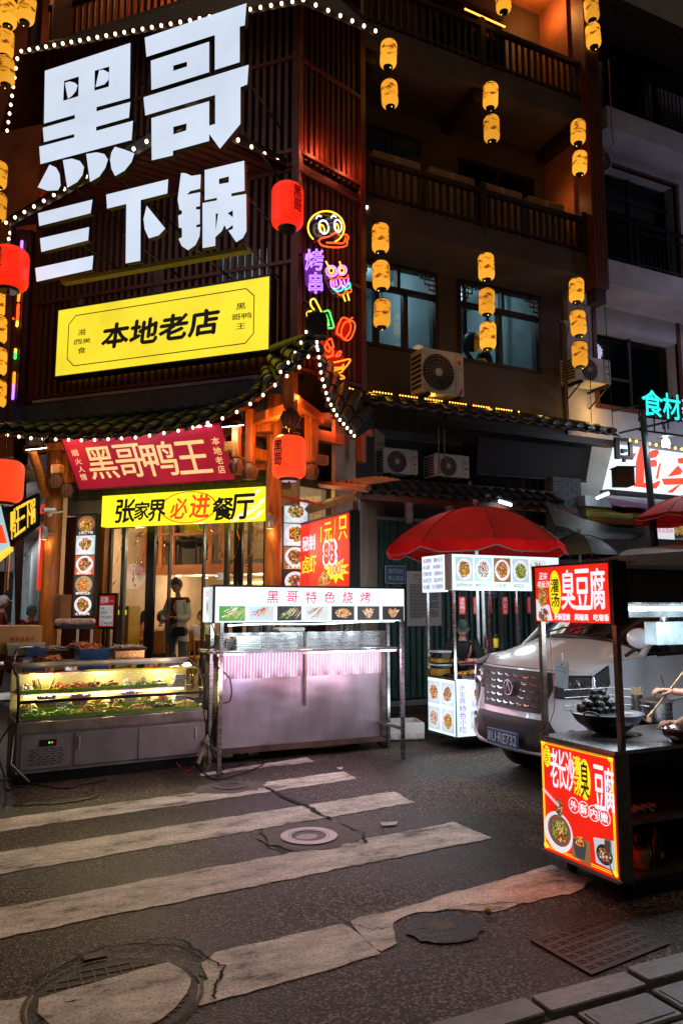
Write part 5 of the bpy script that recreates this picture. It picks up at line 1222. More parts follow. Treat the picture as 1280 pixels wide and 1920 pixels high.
 # ledge with small tiles
zl_ = ony(800,905,9.7).z
ld = thing('tiled_ledge','low dark tiled ledge roof carrying the two small air conditioners','roof',(6.5,9.9,zl_));xa, xb = ony(615,900,9.7).x, ony(960,930,9.7).x
MB().box(xa,xb+.9,zl_-.02,zl_+.04,-10.5,-9.78).build('ledge_board',woodd,ld)
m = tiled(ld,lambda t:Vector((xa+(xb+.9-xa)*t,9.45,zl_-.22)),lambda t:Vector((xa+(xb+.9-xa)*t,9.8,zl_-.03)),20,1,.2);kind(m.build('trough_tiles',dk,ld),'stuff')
MB().box(xa,xb+1.2,zl_-.36,zl_-.26,-9.62,-9.52).build('ledge_beam',woodr,ld)
for px in(766,842):p = ony(px,950,9.6);m = MB();m.lathe([(.05,0),(.07,.12),(.06,.25),(.09,.30)],(p.x,p.y,zl_-.66),8);m.build('bracket_post',M('old_painted_bracket',(.25,.23,.2),.7)if 'old_painted_bracket' not in bpy.data.materials else bpy.data.materials['old_painted_bracket'],ld)
def aircon(px0,px1,py0,py1,y,depth,lab,brand,bx=True,old=False):
 fr = PY(y);a, b = fr.px(px0,py1), fr.px(px1,py0);u0, u1 = a[0], b[0];v0 = fr.px((px0+px1)/2,(py1))[1];v1 = fr.px((px0+px1)/2,py0)[1]
 W_, H_ = u1-u0, v1-v0;t = thing('air_conditioner',lab,'air conditioner',tuple(fr.pt(u0+W_/2,v0,-depth/2)))
 bm = bpy.data.materials.get('aged_white_casing')or M('aged_white_casing',(.64,.61,.56),.45,var=.25,vs_=5);MB(fr).bev(u0,u1,v0+.03,v1,-depth,0,.02).build('casing',bm,t)
 m = MB(fr)
 for k in range(7):
  vv = v0+H_*(.15+k*.11);m.box(u0-.006,u0+.002,vv,vv+H_*.06,-depth*.9,-depth*.1)
 m.build('side_grille',blackm,t)
 cx, cy, R_ = u0+W_*.38, v0+H_*.5, H_*.40
 MB(fr).ring(cx,cy,R_*1.0,R_*1.06,.008,36).build('fan_rim',bm,t);MB(fr).disc(cx,cy,R_,R_,.003,30).build('fan_opening',blackm,t)
 m = MB(fr)
 for q in(.35,.55,.75,.92):m.ring(cx,cy,R_*q-.003,R_*q+.003,.012,30)
 for k in range(28):
  t0 = 2*pi*k/28;
  m.ftube([(cx+R_*.2*cos(t0),cy+R_*.2*sin(t0),.012),(cx+R_*.6*cos(t0+.25),cy+R_*.6*sin(t0+.25),.013),(cx+R_*cos(t0+.4),cy+R_*sin(t0+.4),.008)],.0035,n=3)
 m.build('fan_guard',M('grey_guard_wire',(.32,.28,.22),.5)if 'grey_guard_wire' not in bpy.data.materials else bpy.data.materials['grey_guard_wire'],t)
 MB(fr).disc(cx,cy,R_*.22,R_*.22,.016,20).build('fan_hub',bm,t)
 MB(fr).box(u0+W_*.80,u0+W_*.805,v0+.05,v1-.02,.0005,.003).box(u0+W_*.805,u1-.01,v1-.03,v1-.026,.0005,.003).build('panel_seam',blackm,t)
 pu0, pu1 = u0+W_*.84, u1-W_*.04
 if brand=='GREE':
  m = MB(fr);cu =(pu0+pu1)/2;m.disc(cu,v1-H_*.22,.035,.035,.003,20);m.build('logo_disc',redp if 'red_poster_paper' in bpy.data.materials else blackm,t)
  m = MB(fr);m.flat([(cu-.035,v1-H_*.22),(cu+.005,v1-H_*.22+.006),(cu,v1-H_*.22-.034),(cu-.02,v1-H_*.22-.03)],.004).flat([(cu-.034,v1-H_*.205),(cu-.02,v1-H_*.17),(cu,v1-H_*.165),(cu,v1-H_*.18)],.0045);m.build('logo_mark',black_ink,t)
  MB(fr).word('GREE',cu-.04,cu+.04,v1-H_*.36,v1-H_*.33,.003).build('brand_word',black_ink,t)
  MB(fr).flat([(pu0,v0+.06),(pu0+.03,v0+.06),(pu1,v0+.15),(pu1,v0+.18)],.003).build('corner_stripe',redp,t);MB(fr).flat([(pu0+.03,v0+.055),(pu0+.06,v0+.055),(pu1,v0+.12),(pu1,v0+.148)],.003).build('corner_stripe',M('blue_print',(.03,.05,.3),.5,bump=0),t)
 else:
  m = MB(fr);m.word(brand,pu0,pu1,v1-H_*.30,v1-H_*.22,.003,off=.02);m.word('DC INVERTER',pu0,pu1,v1-H_*.36,v1-H_*.33,.003);m.build('brand_word',black_ink,t)
  MB(fr).disc((pu0+pu1)/2,v0+H_*.45,(pu1-pu0)*.4,.018,.003,20).build('blue_oval',M('teal_blue_oval',(.03,.25,.4),.5,bump=0),t)
  MB(fr).box(pu0+.01,pu0+.05,v0+H_*.14,v0+H_*.32,.001,.003).build('yellow_label',M('yellow_energy_label',(.6,.5,.05),.5,bump=0),t)
 MB(fr).box(u0+.08,u0+.12,v0,v0+.03,-depth,.02).box(u1-.12,u1-.08,v0,v0+.03,-depth,.02).build('foot',blackm,t)
 return t, fr, u0, u1, v0, v1
t, fr, u0, u1, v0, v1 = aircon(792,868,657,742,9.75,.36,'large outdoor air conditioner with round brand logo below the second window','GREE')
m = MB(fr);
for u in(u0+.1,u1-.1):m.box(u-.02,u+.02,v0-.03,v0,-.75,.05);m.tube([fr.pt(u,v0-.03,0),fr.pt(u,v0-.35,-.7)],.015,5)
m.build('wall_bracket',blackm,t)
aircon(719,783,841,892,9.95,.34,'left one of two small outdoor air conditioners on the tiled ledge','Haier');aircon(815,879,852,898,9.95,.34,'right one of two small outdoor air conditioners on the tiled ledge','Haier')
plight('ledge_lamp',ony(800,905,8.7),(.85,.92,1),3.5,.2)  # added lamp to brighten the two small air conditioners, no fitting stands here
# crates and boxed units behind the lower balcony rail
cbm = M('brown_cardboard',(.34,.19,.09),.8,var=.25,vs_=5)
for k,(x0,x1,py)in enumerate(((698,787,0),(803,887,0),(900,975,0),(986,1052,0))):
 a, b = ony(x0,300,9.75).x, ony(x1,320,9.75).x
 t = thing('boxed_unit','cardboard box %s behind the lower balcony rail'%['under the leftmost lantern string','printed with a small brand word','in the middle right','at the right end by the red column'][k],'box',(a,9.9,7.81));MB(PY(9.72)).bev(a,b,7.81,8.80,-.42,0,.01).build('carton',cbm,t)
 MB(PY(9.72)).box((a+b)/2-.03,(a+b)/2+.03,7.82,8.79,.001,.003).build('packing_tape',M('tan_tape',(.5,.35,.2),.4,bump=0),t)
 if k==1:MB(PY(9.72)).word('GREE',b-.3,b-.12,8.62,8.68,.004).build('brand_word',black_ink,t)
 # lean-to frame between board and fence
lt_ = thing('lean_to_canopy','small rusty corrugated lean-to roof on grey posts beside the price board','canopy',tuple(ony(675,1000,9.3).xy)+(0,))
woodw = M('weathered_beam',(.22,.17,.1),.7,var=.4)
def bm2(p,q,w_,mt,nm,par):MB().tube([p,q],w_*.7,4,smooth=False).build(nm,mt,par)
PBp = lambda x, y:onx(x,y,4.02)
bm2(PBp(578,955),PBp(672,928),.09,woodw,'beam',lt_);bm2(PBp(600,908),PBp(690,916),.07,M('salmon_painted_beam',(.35,.14,.09),.6),'beam',lt_)
bm2(onx(668,925,4.05),Vector((*onx(668,925,4.05).xy,0)),.07,alu,'post',lt_);bm2(ony(682,960,9.7),Vector((*ony(682,960,9.7).xy,0)),.10,M('pale_post',(.4,.42,.44),.5),'post',lt_)
rows =[[onx(592+90*t_,912-9*sin(t_*pi*.9),4.02)+Z*(.012*sin(t_*60))+Vector((s_,0,s_*.2))for t_ in[i/60 for i in range(61)]]for s_ in(0,.5)]
MB().grid(rows).grid([[p-Z*.01 for p in r]for r in rows]).build('corrugated_sheet',M('rusty_sheet',(.3,.2,.14),.6,var=.5,vs_=12),lt_)
t = MB();t.tube([ony(503,926,9.0),ony(610,948,9.0)],.018,6);tag(t.build('red_pole',M('red_painted_metal',(.35,.01,.01),.5)),'thin red pole slanting above the right dish light box','pole')
plight('lean_to_glow',ony(610,930,8.9),(1,.7,.2),1.2,.1)
# corrugated fence
YF = 10.2;gm_ = M('dark_green_corrugated_sheet',(.03,.11,.10),.40,metal=.2,var=.6,vs_=4,bump=.25,stretch=(3,3,.7))
fe_ = thing('corrugated_fence','dark green corrugated metal fence behind the stalls','fence',(7,YF,0));zt_ = ony(760,978,YF).z
x = ony(690,1000,YF).x;x9 = 11.5;k = 0
while x<x9:
 wd = 1.0;rows =[[],[]]
 n_ = 72
 for i in range(n_+1):
  xx = x+wd*i/n_;d_ = .014*sin(i/n_*2*pi*9)
  for j, zz in enumerate((.22,zt_)):rows[j].append(Vector((xx,YF-d_+.004*(k%2),zz)))
 MB().grid(rows,False).build('corrugated_panel',gm_,fe_);x += wd;k += 1
cpost = M('pale_grey_post',(.32,.36,.38),.45,metal=.4)
for px in(688,872,908,938,1002):p = ony(px,1100,YF-.06);MB(PY(YF-.05)).box(p.x-.03,p.x+.03,.1,zt_+.03,-.04,.02).build('fence_post',cpost,fe_)
MB(PY(YF-.05)).box(ony(686,980,YF).x,11.5,zt_,zt_+.05,-.03,.02).box(ony(686,980,YF).x,11.5,.12,.2,-.03,.02).build('fence_rail',cpost,fe_)
MB(PY(YF)).box(5.2,11.5,.001,.11,-.2,-.02).build('kerb_base',stepm,fe_)
# signs on the fence
bluem = M('blue_enamel',(.02,.16,.33),.35,bump=0);def_white = M('white_enamel',(.7,.72,.74),.4,bump=0)
for(x0,y0,x1,y1,l1,l2,lab)in((722,1061,760,1094,'高压危险','禁止靠近','blue warning plate with two lines of white characters on the green fence'),(903,1092,931,1120,'高压危险','危险请勿靠近','blue warning plate half hidden under the snack cart light box')):
 fr = PY(YF-.09);a, b = fr.px(x0,y1), fr.px(x1,y0);t = thing('warning_sign',lab,'sign',tuple(fr.pt(a[0],a[1])))
 MB(fr).bev(a[0],b[0],a[1],b[1],-.012,0,.012).build('plate',def_white,t);MB(fr).box(a[0]+.012,b[0]-.012,a[1]+.012,b[1]-.012,.0,.002).build('blue_field',bluem,t)
 H_ = b[1]-a[1];W_ = b[0]-a[0];m = MB(fr);m.txt(l1,a[0]+.13*W_,b[0]-.1*W_,a[1]+.56*H_,a[1]+.82*H_,.003,off=.01);m.txt(l2,a[0]+.13*W_,b[0]-.1*W_,a[1]+.18*H_,a[1]+.44*H_,.003,off=.01);m.build('lettering',def_white,t)
fr = PY(YF-.09);a, b = fr.px(763,1174), fr.px(826,1072)
t = thing('paper_notice','large white paper notice with red heading and dense text on the green fence','notice',tuple(fr.pt(a[0],a[1])))
MB(fr).box(a[0],b[0],a[1],b[1],-.004,0).build('paper',M('wrinkled_notice_paper',(.55,.57,.58),.6,var=.1,bump=.3,bs=15),t);W_, H_ = b[0]-a[0], b[1]-a[1]
m = MB(fr)
for k, s_ in enumerate(('建设市政设施','占道经营的','通告')):m.txt(s_,a[0]+W_*(.18+.06*k),b[0]-W_*(.18+.06*k),b[1]-H_*(.10+.06*k),b[1]-H_*(.055+.06*k),.003)
m.build('red_lettering',M('red_ink',(.4,.01,.02),.5,bump=0),t)
m = MB(fr);r_ = random.Random(2)
for k in range(24):
 vv = b[1]-H_*(.26+k*.026);uu_ = a[0]+W_*.08
 while uu_<b[0]-W_*(.1+(.5*r_.random()if k%6==5 else 0)):m.flat([(uu_,vv),(uu_+.012,vv),(uu_+.012,vv+.013),(uu_,vv+.013)],.003);uu_ += .017
kind(m.build('small_print',black_ink,t),'stuff')
#  WHITE APARTMENT BUILDING (right)
YA, YAB = 10.45, 9.6
wb = thing('apartment_building','pale plastered apartment building with railed balconies at the right edge','building',(12,YA,0))
wpl = M('stained_white_plaster',(.52,.49,.50),.75,var=.35,vs_=1.3,bump=.25,thr=(.3,.6));AW = PY(YA);AB = PY(YAB)
def rect(fr,p,q):a, b = fr.px(*p), fr.px(*q);return a[0], b[0], a[1], b[1]
lw = rect(AW,(1122,757),(1264,583));dm = rect(AW,(1128,520),(1263,350));du = rect(AW,(1140,250),(1222,118))
for(x0,x1,z0,z1)in((9.58,lw[0],3.2,7.0),(lw[1],17,3.2,7.0),(lw[0],lw[1],3.2,lw[2]),(lw[0],lw[1],lw[3],7.0),(9.7,17,7.0,dm[2]),(9.7,dm[0],dm[2],16),(dm[1],17,dm[2],dm[3]),(dm[0],17,dm[3],du[2]),(du[1],17,du[2],du[3]),(dm[0],17,du[3],16),(dm[0],du[0],du[2],du[3])):
 if x1>x0 and z1>z0:MB(AW).box(x0,x1,z0,z1,-.3,0).build('wall',wpl,wb)
dimg = M('dim_curtained_room',(.10,.10,.10),.8,bump=0);curt = M('pale_curtain',(.28,.27,.27),.85,var=.2)
for k, r_ in enumerate((lw,dm,du)):
 x0, x1, z0, z1 = r_;w_ = MB(AW).box(x0-.09,x1+.09,z1,z1+.09,-.05,.03).box(x0-.09,x1+.09,z0-.09,z0,-.05,.03).box(x0-.09,x0,z0,z1,-.05,.03).box(x1,x1+.09,z0,z1,-.05,.03).build('window' if k==0 else 'balcony_door',woodr,wb)
 MB(AW).box(x0,x1,z0,z1,-.28,-.27).build('pane',glass,w_);MB(AW).box(x0,x1,z0,z1,-1.6,-1.55).build('room_back',dimg,w_)
 m = MB(AW);xm = x0+(x1-x0)*.5;m.box(xm-.03,xm+.03,z0,z1,-.27,-.22)
 if k==0:m.box(x0,xm-.03,z0+.62,z0+.67,-.27,-.23)
 else:m.box(x0,x1,z1-.5,z1-.44,-.268,-.218)
 m.build('window_bar',woodd,w_)
 rows =[[AW.pt(xm+.05+(x1-xm-.1)*i/40,zz,-.42+.03*sin(i*.95))for i in range(41)]for zz in(z0,z1-.05)]
 MB().grid(rows).build('curtain',curt,w_)
for k,(pt0,pt1,sb_,rt_)in enumerate(((1138,485,531,397),(1144,200,239,104))):
 z1 = AB.px(pt0,pt1)[1];z0 = AB.px(pt0,sb_)[1];zr = AB.px(pt0,rt_)[1];x0 = AB.px(pt0,pt1)[0]-.1
 MB(AB).box(x0,17,z0,z1,-(YA-YAB)+.002,0).build('balcony_slab',wpl,wb)
 rl = MB(AB).box(x0,17,zr-.05,zr,-.06,-.01).box(x0,17,zr-.22,zr-.19,-.05,-.02).box(x0,17,z1+.06,z1+.09,-.05,-.02).build('railing',blackm,wb)
 b_ = None
 for i in range(44):
  x = x0+.05+i*.11
  if b_ is None:b_ = MB(AB).box(x-.009,x+.009,z1+.0,zr-.05,-.044,-.026).build('baluster',blackm,rl);xb = x
  else:piece('baluster',b_,rl,Vector(rl['_w'])+Vector((x-xb,0,0)))
  if i%12==7:MB(AB).box(x-.03+.05,x+.03+.05,z1,zr+.02,-.065,-.005).build('newel_post',blackm,rl)
for p in((12.2,8.3,4.6),(13.5,7.6,8.0)):plight('shop_sign_spill',p,(.66,.66,1),52,.3)  # added fill lamps for the pale apartment wall, not cast by any sign
plight('dim_room_lamp',((lw[0]+lw[1])/2,YA+.9,lw[3]-.3),(.8,.85,1),3,.1)  # extra lamp put behind the window so its curtain shows paler
# fret eave on top
m = MB(PY(9.2));a, b = m.fr.px(1134,4), m.fr.px(1280,60);zf = a[1]
m.box(a[0],17,zf-.05,zf,0,.05)
for i in range(9):
 x = a[0]+i*.55;m.box(x,x+.3,zf-.22,zf-.18,0,.04).box(x,x+.04,zf-.18,zf-.05,0,.04).box(x+.26,x+.3,zf-.18,zf-.05,0,.04)
m.build('fret_trim',woodd,wb);MB().box(a[0]-.2,17,zf,zf+.15,-10.4,-9.15).build('eave',woodd,wb)
MB().tube([ony(1140,110,9.5),ony(1146,240,9.5),ony(1150,270,9.5),ony(1122,293,9.5)],.012,5).build('drain_pipe',M('orange_pipe',(.4,.2,.1),.5),wb)
MB().tube([ony(1046,600,10.2),ony(1058,610,10.2),ony(1062,800,10.2)],.035,8).build('drain_pipe',M('brown_pipe',(.15,.1,.07),.5),wb)
t, fr, u0, u1, v0, v1 = aircon(1080,1143,670,719,9.95,.4,'outdoor air conditioner on the pale apartment wall above the teal neon characters','Haier')
m = MB(fr)
for u in(u0+.1,u1-.1):m.box(u-.02,u+.02,v0-.03,v0,-.5,.05);m.tube([fr.pt(u,v0-.03,0),fr.pt(u,v0-.32,-.48)],.015,5)
m.build('wall_bracket',blackm,t)
aircon(1122,1135,272,325,9.7,.3,'narrow air conditioner just right of the red column on the apartment wall','Haier')
for k, pts in enumerate(([(1132,565),(1140,680),(1148,800)],[(1100,590),(1104,640),(1108,800)],[(1058,530),(1072,560),(1100,575)],[(1068,600),(1058,650),(1066,790)])):
 tag(MB().tube([ony(*q,9.9)for q in pts],.009,4).build('wall_cable',cablem),'thin black cable %s on the pale apartment wall'%['running down from the red column foot','running down behind the lantern string','looping beside the top lantern','running down left of the air conditioner'][k],'cable')
 #  SHOPS AT THE RIGHT
sh = thing('noodle_shop','street shop with white and red brush lettered light box and yellow fascia','shop',(12,10,0))
YS = 9.7;SF = PY(YS)
def sc(x,y):return SF.px(1140+x*.15625,760+y*.15625)
m = MB(SF);m.prism([sc(130,470),sc(1400,640),sc(1400,1130),sc(0,1003)],-.15,0);m.build('light_box_face',E('white_shop_light_box',(.80,.95,1.0),1.15,.12),sh)
BR_ =[[(380,478),(345,600),(325,690),(320,930),(300,975),(440,990),(570,1000),(605,950),(620,910),(590,905),(540,935),(420,930),(425,750),(405,500),(400,478)],[(185,600),(330,570),(300,630),(200,660)],[(445,600),(520,540),(585,530),(605,570),(570,620),(460,650)],[(330,690),(560,650),(580,690),(575,735),(450,745),(330,750)],[(820,640),(950,615),(950,700),(835,700)],[(830,720),(885,790),(860,830),(700,860),(760,790)],[(630,880),(960,870),(960,950),(660,955)],[(820,960),(860,955),(760,1050),(690,1045)],[(600,700),(625,690),(590,880),(560,880)]]
for k, P in enumerate(BR_):MB(SF).shape([P],.003+k*.0006,.006+k*.0006,conv=sc).build('brush_stroke',redI,sh)
MB(SF).prism([sc(0,1003),sc(1400,1130),sc(1400,1170),sc(0,1050)],-.2,-.02).build('sill_board',woodd,sh)
a = ony(1100,965,9.9);z0 = a.z
z = lambda y:ony(1180,y,9.9).z
XA = ony(1098,960,9.9).x
MB(PY(9.9)).box(XA,17,z(974),z(958),-.1,0).build('yellow_fascia',M('olive_yellow_fascia',(.34,.30,.03),.5),sh)
MB(PY(9.9)).box(XA,17,z(985),z(975),-.1,.02).build('wood_shelf',M('orange_shelf_board',(.4,.15,.04),.5),sh)
MB(PY(9.9)).box(XA-.1,17,z(956),z(938),-.3,.1).build('white_gutter',M('pale_gutter',(.5,.55,.58),.5),sh)
MB(PY(9.9)).box(XA,17,0,z(986),-.4,-.25).build('wall',M('grey_white_shop_wall',(.35,.36,.36),.7),sh)
MB(PY(9.75)).box(ony(1208,970,9.75).x,ony(1214,970,9.75).x,0,z(955),-.05,0).build('door_frame',cpost,sh)
mp_ = PY(9.6);q = rect(mp_,(1229,1010),(1300,963));mn = thing('menu_light_box','lit menu board with a dish photo and pink lettering under the red umbrella','light box',tuple(mp_.pt(q[0],q[2])))
MB(mp_).box(q[0]-.03,q[0]-.005,q[2],q[3],-.05,0).build('wood_edge',wood,mn);food_picture(mp_,q[0],q[1],q[2],q[3],0,mn,'orange',darkE,E('steam_grey_print',(.12,.12,.13),.8),seed=31,small=True)
MB(mp_).box(q[0],q[0]+(q[1]-q[0])*.45,q[2],q[2]+(q[3]-q[2])*.42,.01,.012).build('caption_panel',plateE,mn);MB(mp_).txt('现点现炸',q[0]+.02,q[0]+(q[1]-q[0])*.43,q[2]+(q[3]-q[2])*.22,q[2]+(q[3]-q[2])*.38,.016,off=.01).build('lettering',magP,mn)
gb = MB(PY(10.0)).box(ony(1036,940,10).x,XA,1.6,z(905),-.2,0).build('brick_wall',morm,o=(10,10,1.6));tag(gb,'short stretch of grey brick wall left of the yellow fascia shop','wall')
bricks(PY(10.0),ony(1036,940,10).x+.01,XA-.01,z(1010),z(900),0,gb,bw=.2,bh=.07)
# awnings
pm = M('purple_awning_cloth',(.10,.015,.09),.7,bump=.2,bs=12);rm_ = M('red_umbrella_cloth',(.62,.008,.008),.7,bump=.7,bs=5,var=.35,vs_=3,thin=.22)
m = MB();R0 =[ony(1137+i*22,934+i*3.2,9.6)for i in range(10)];R1 =[ony(1145+i*22,946+i*2.0+(2 if i%2 else 0),8.9)for i in range(10)];R2 =[p-Z*(.09+.02*(i%2))for i,p in enumerate(R1)]
m.grid([R0,R1,R2]);m.grid([[p-Z*.006 for p in r]for r in(R2,R1,R0)]);tag(m.build('awning',pm),'purple cloth awning with scalloped edge under the white shop light box','awning')
valm = M('bright_red_valance',(.85,.012,.012),.6,bump=.2,bs=10,thin=.8)  # brighter, thinner copy of the umbrella cloth; light from beneath is in its colour
seamm = M('dark_seam',(.10,.01,.01),.7)
def shade_umbrella(c,R_,zt,zr,n,mats,lab,name='market_umbrella',val=.15,pole=0.0,rot=0):
 t = thing(name,lab,'umbrella',(c[0],c[1],pole));o = Vector((c[0],c[1],0))
 for k in range(n):
  rows =[]
  for j in range(8):
   s = j/7;row =[]
   for i in range(5):
    a = rot+2*pi*(k+i/4)/n;pinch = 1-.035*sin(pi*i/4)*s
    row.append(o+Vector((cos(a)*R_*s*pinch,sin(a)*R_*s*pinch,zt-(zt-zr)*(s**2.1)-.012*sin(pi*i/4)*s)))
   rows.append(row)
  MB().grid(rows).build('canopy_panel',mats[k%len(mats)],t)
  MB().tube([r_[0]+Z*.004 for r_ in rows],.005,4).build('seam',seamm,t)
  if val:
   e0 = rows[-1];e1 =[p+Vector(((p.x-o.x)*.035,(p.y-o.y)*.035,-val*(1 if 0<i<4 else .55)))for i,p in enumerate(e0)]
   MB().grid([e0,e1]).build('valance',valm if mats[-1]is rm_ else mats[-1],t)
   MB().tube(e1,.006,4).build('trim',M('grey_trim',(.35,.3,.3),.6)if 'grey_trim' not in bpy.data.materials else bpy.data.materials['grey_trim'],t)
  a = rot+2*pi*k/n;MB().tube([o+Vector((0,0,zt-.03)),o+Vector((cos(a)*R_*.5,sin(a)*R_*.5,zt-(zt-zr)*(.5**1.75)-.03)),o+Vector((cos(a)*R_,sin(a)*R_,zr-.03))],.007,4).build('rib',cpost,t)
 MB().lathe([(.02,pole),(.02,zt+.05),(.035,zt+.055),(.03,zt+.1)],(c[0],c[1],0),10).build('pole',cpost if pole>.2 else M('white_pole',(.6,.62,.64),.4),t)
 return t
p = ony(1290,930,8.0);shade_umbrella((p.x+.25,8.0),.95,p.z+.05,ony(1180,958,8.0).z,8,[rm_,rm_],'red market umbrella cut off by the right edge of the photo',val=.07,rot=.2)
# pole and teal letters
YT = 8.9;TF = PY(YT);t = thing('rooftop_letter_sign','teal neon characters 食材 on a black steel frame at the right edge','sign',tuple(ony(1226,1000,YT)))
tealE = E('teal_letter_face',(.03,.95,.85),1.2,.05)
for ch, x0, y0, x1, y1, mt in(('食',1199,779,1235,737,tealE),('材',1238,785,1268,743,tealE),('美',1273,790,1300,748,E('lilac_letter_face',(.7,.65,1),1))):
 a, b = TF.px(x0,y0), TF.px(x1,y1);m = MB(TF);m.txt(ch,a[0],b[0],a[1],b[1],.06,off=.025,gap=0,bold=.03);m.build('letter_face',mt,t);m = MB(TF);m.txt(ch,a[0]-.01,b[0]+.01,a[1]-.01,b[1]+.01,.05,off=.028,gap=0,bold=.08,thick=.10);m.build('letter_body',blackm,t)
for P in([(1148,771),(1197,760)],[(1197,745),(1197,790)],[(1197,780),(1300,792)],[(1225,778),(1226,812)],[(1250,783),(1252,805)],[(1197,806),(1300,820)],[(1160,812),(1255,790)],[(1240,790),(1243,805)]):
 MB().tube([ony(*q,YT+.05)for q in P],.018,4,smooth=False).build('frame_bar',blackm,t)
m = MB();m.tube([ony(1204,780,YT),ony(1226,1010,YT),Vector((*(ony(1226,1010,YT).xy),0))],.055,10);m.build('post',M('dark_green_post',(.02,.03,.03),.4),t)
plight('teal_glow',ony(1235,760,8.5),(.1,.9,.8),2,.2)
# fret bracket with hanging box lantern
t = thing('box_lantern','unlit square box lantern hanging from a fret bracket before the white light box','lantern',tuple(ony(1168,900,8.7)))
p = ony(1168,912,8.7);f2 = Fr(p,(cos(.35),sin(.35)*-1,0));bxm = M('brown_lantern_box',(.16,.12,.06),.5,var=.4)
MB(f2).bev(-.13,.13,0,.29,-.13,.13,.008).build('box',bxm,t);MB(f2).box(-.15,.15,.29,.305,-.15,.15).build('lid',woodd,t)
for f3 in(f2,Fr(p,(cos(.35+pi/2),-sin(.35+pi/2),0))):MB(f3).ring(0,.17,.028,.034,.1335,16,sx=.8).box(-.02,.02,.165,.169,.1332,.134).box(-.02,.02,.18,.184,.1332,.134).box(-.02,.02,.15,.154,.1332,.134).build('emblem',blackm,t)
zz = lambda y:PY(8.7).px(1168,y)[1];xx = lambda x:PY(8.7).px(x,850)[0]
m = MB(PY(8.7));
for a, b, c_, d_ in((1152,1160,822,862),(1160,1184,854,860),(1178,1184,828,854),(1160,1178,822,828),(1164,1174,842,847),(1164,1168,847,850)):m.box(xx(a),xx(b),zz(d_),zz(c_),-.02,.02)
m.box(xx(1166),xx(1170),zz(866),zz(860),-.02,.02);m.build('fret_bracket',blackm,t)
string_lights('string_lights','row of amber bulbs above the white and red shop light box',[ony(1155,829,9.3),ony(1171,824,9.3),ony(1300,846,9.3)],13,.022,bulby)
p = ony(1247,831,8.6);t = thing('hanging_bulb_lamp','bright white hanging bulb lamp in front of the shop light box','lamp',tuple(p));MB().lathe([(.02,.09),(.055,.05),(.065,-.02),(.05,-.055)],p,12).build('bulb',M('blazing_white_bulb',(1,1,1),.4,em=(.85,.97,1),es=25,bump=0),t);MB().tube([p+Z*.08,p+Z*.35],.012,5).build('cord',cablem,t);MB().lathe([(.14,.1),(.03,.13)],p,12).build('shade',blackm,t)
plight('hanging_bulb_glow',p-Vector((.05,.12,.02)),(.72,.82,1),30,.06)
# fluorescent tube and clutter under the dark ledge
for(a,b,lab)in(((935,940),(958,947),'small fluorescent tube glowing under the dark ledge above the red umbrella'),((1118,934),(1140,925),'bright tube lamp beside the purple awning')):
 A, B = ony(*a,9.4), ony(*b,9.4);t = thing('tube_lamp',lab,'lamp',tuple(A));MB().tube([A,B],.022,8).build('tube',M('cool_tube',(1,1,1),.4,em=(.75,.95,1),es=9,bump=0)if 'cool_tube' not in bpy.data.materials else bpy.data.materials['cool_tube'],t);MB().tube([A+Z*.04,B+Z*.04],.02,4).build('fitting',cpost,t)
 plight('tube_glow',(A+B)/2-Z*.1,(.75,.93,1),.8,.05)
dkt = M('dark_tarpaulin',(.012,.016,.015),.5,bump=.4,bs=8)
m = MB();rows =[]
for j, P in enumerate(([(1022,938),(1050,955),(1090,972),(1140,985),(1205,1000)],[(1030,962),(1060,975),(1095,992),(1130,1001),(1200,1006)],[(1040,985),(1065,990),(1090,1004),(1130,1010),(1190,1012)])):
 rows.append([ony(x,y,9.3-j*.35)for x,y in P])
m.grid(rows);m.grid([[p-Z*.01 for p in r]for r in rows[::-1]]);tag(m.build('tarpaulin',dkt),'sagging black tarpaulin stretched behind the red snack umbrella','tarpaulin')
c = ony(1085,1003,8.6);shade_umbrella((c.x,8.6),.62,c.z,ony(1085,1040,8.3).z,8,[dkt,dkt],'black umbrella behind the van roof beside the red one',val=0,rot=.3)
# arched tarpaulin roof of a covered stall
gt = M('grey_brown_tarpaulin',(.24,.20,.18),.55,var=.2,bump=.3,bs=6);t = thing('covered_stall_roof','arched grey brown tarpaulin roof with dark red characters behind the van','stall roof',tuple(ony(1180,1060,7.6).xy)+(0,))
rows =[]
for j in range(9):
 s = j/8;row =[]
 for x, y in((1062,1075),(1082,1040),(1100,1028),(1130,1016),(1200,1009),(1258,998),(1300,1012),(1360,1040)):
  p = ony(x,y,7.5);row.append(Vector((p.x+.18*j,7.5-1.0+.25*j,p.z-.42*(1-s)**2+.004*sin(j*2+x))))
 rows.append(row)
m = MB();m.grid(rows);m.build('tarpaulin',gt,t)
for x in(8.0,9.5):MB().box(x-.02,x+.02,0,rows[0][3].z-.05,-7.7,-7.66).build('pole',cpost,t)
f3 = PY(6.45)
MB(f3).prism([f3.px(1062,1062),f3.px(1160,1042),f3.px(1300,1032),f3.px(1300,1075),f3.px(1062,1075)],-.04,-.02).build('front_flap',gt,t)
a, b = f3.px(1100,1060), f3.px(1198,1049);MB(f3).txt('吃坚上',a[0],b[0],a[1],b[1],.0,off=.02,gap=.15).build('lettering',M('dark_red_print',(.22,.01,.01),.6,bump=0),t)
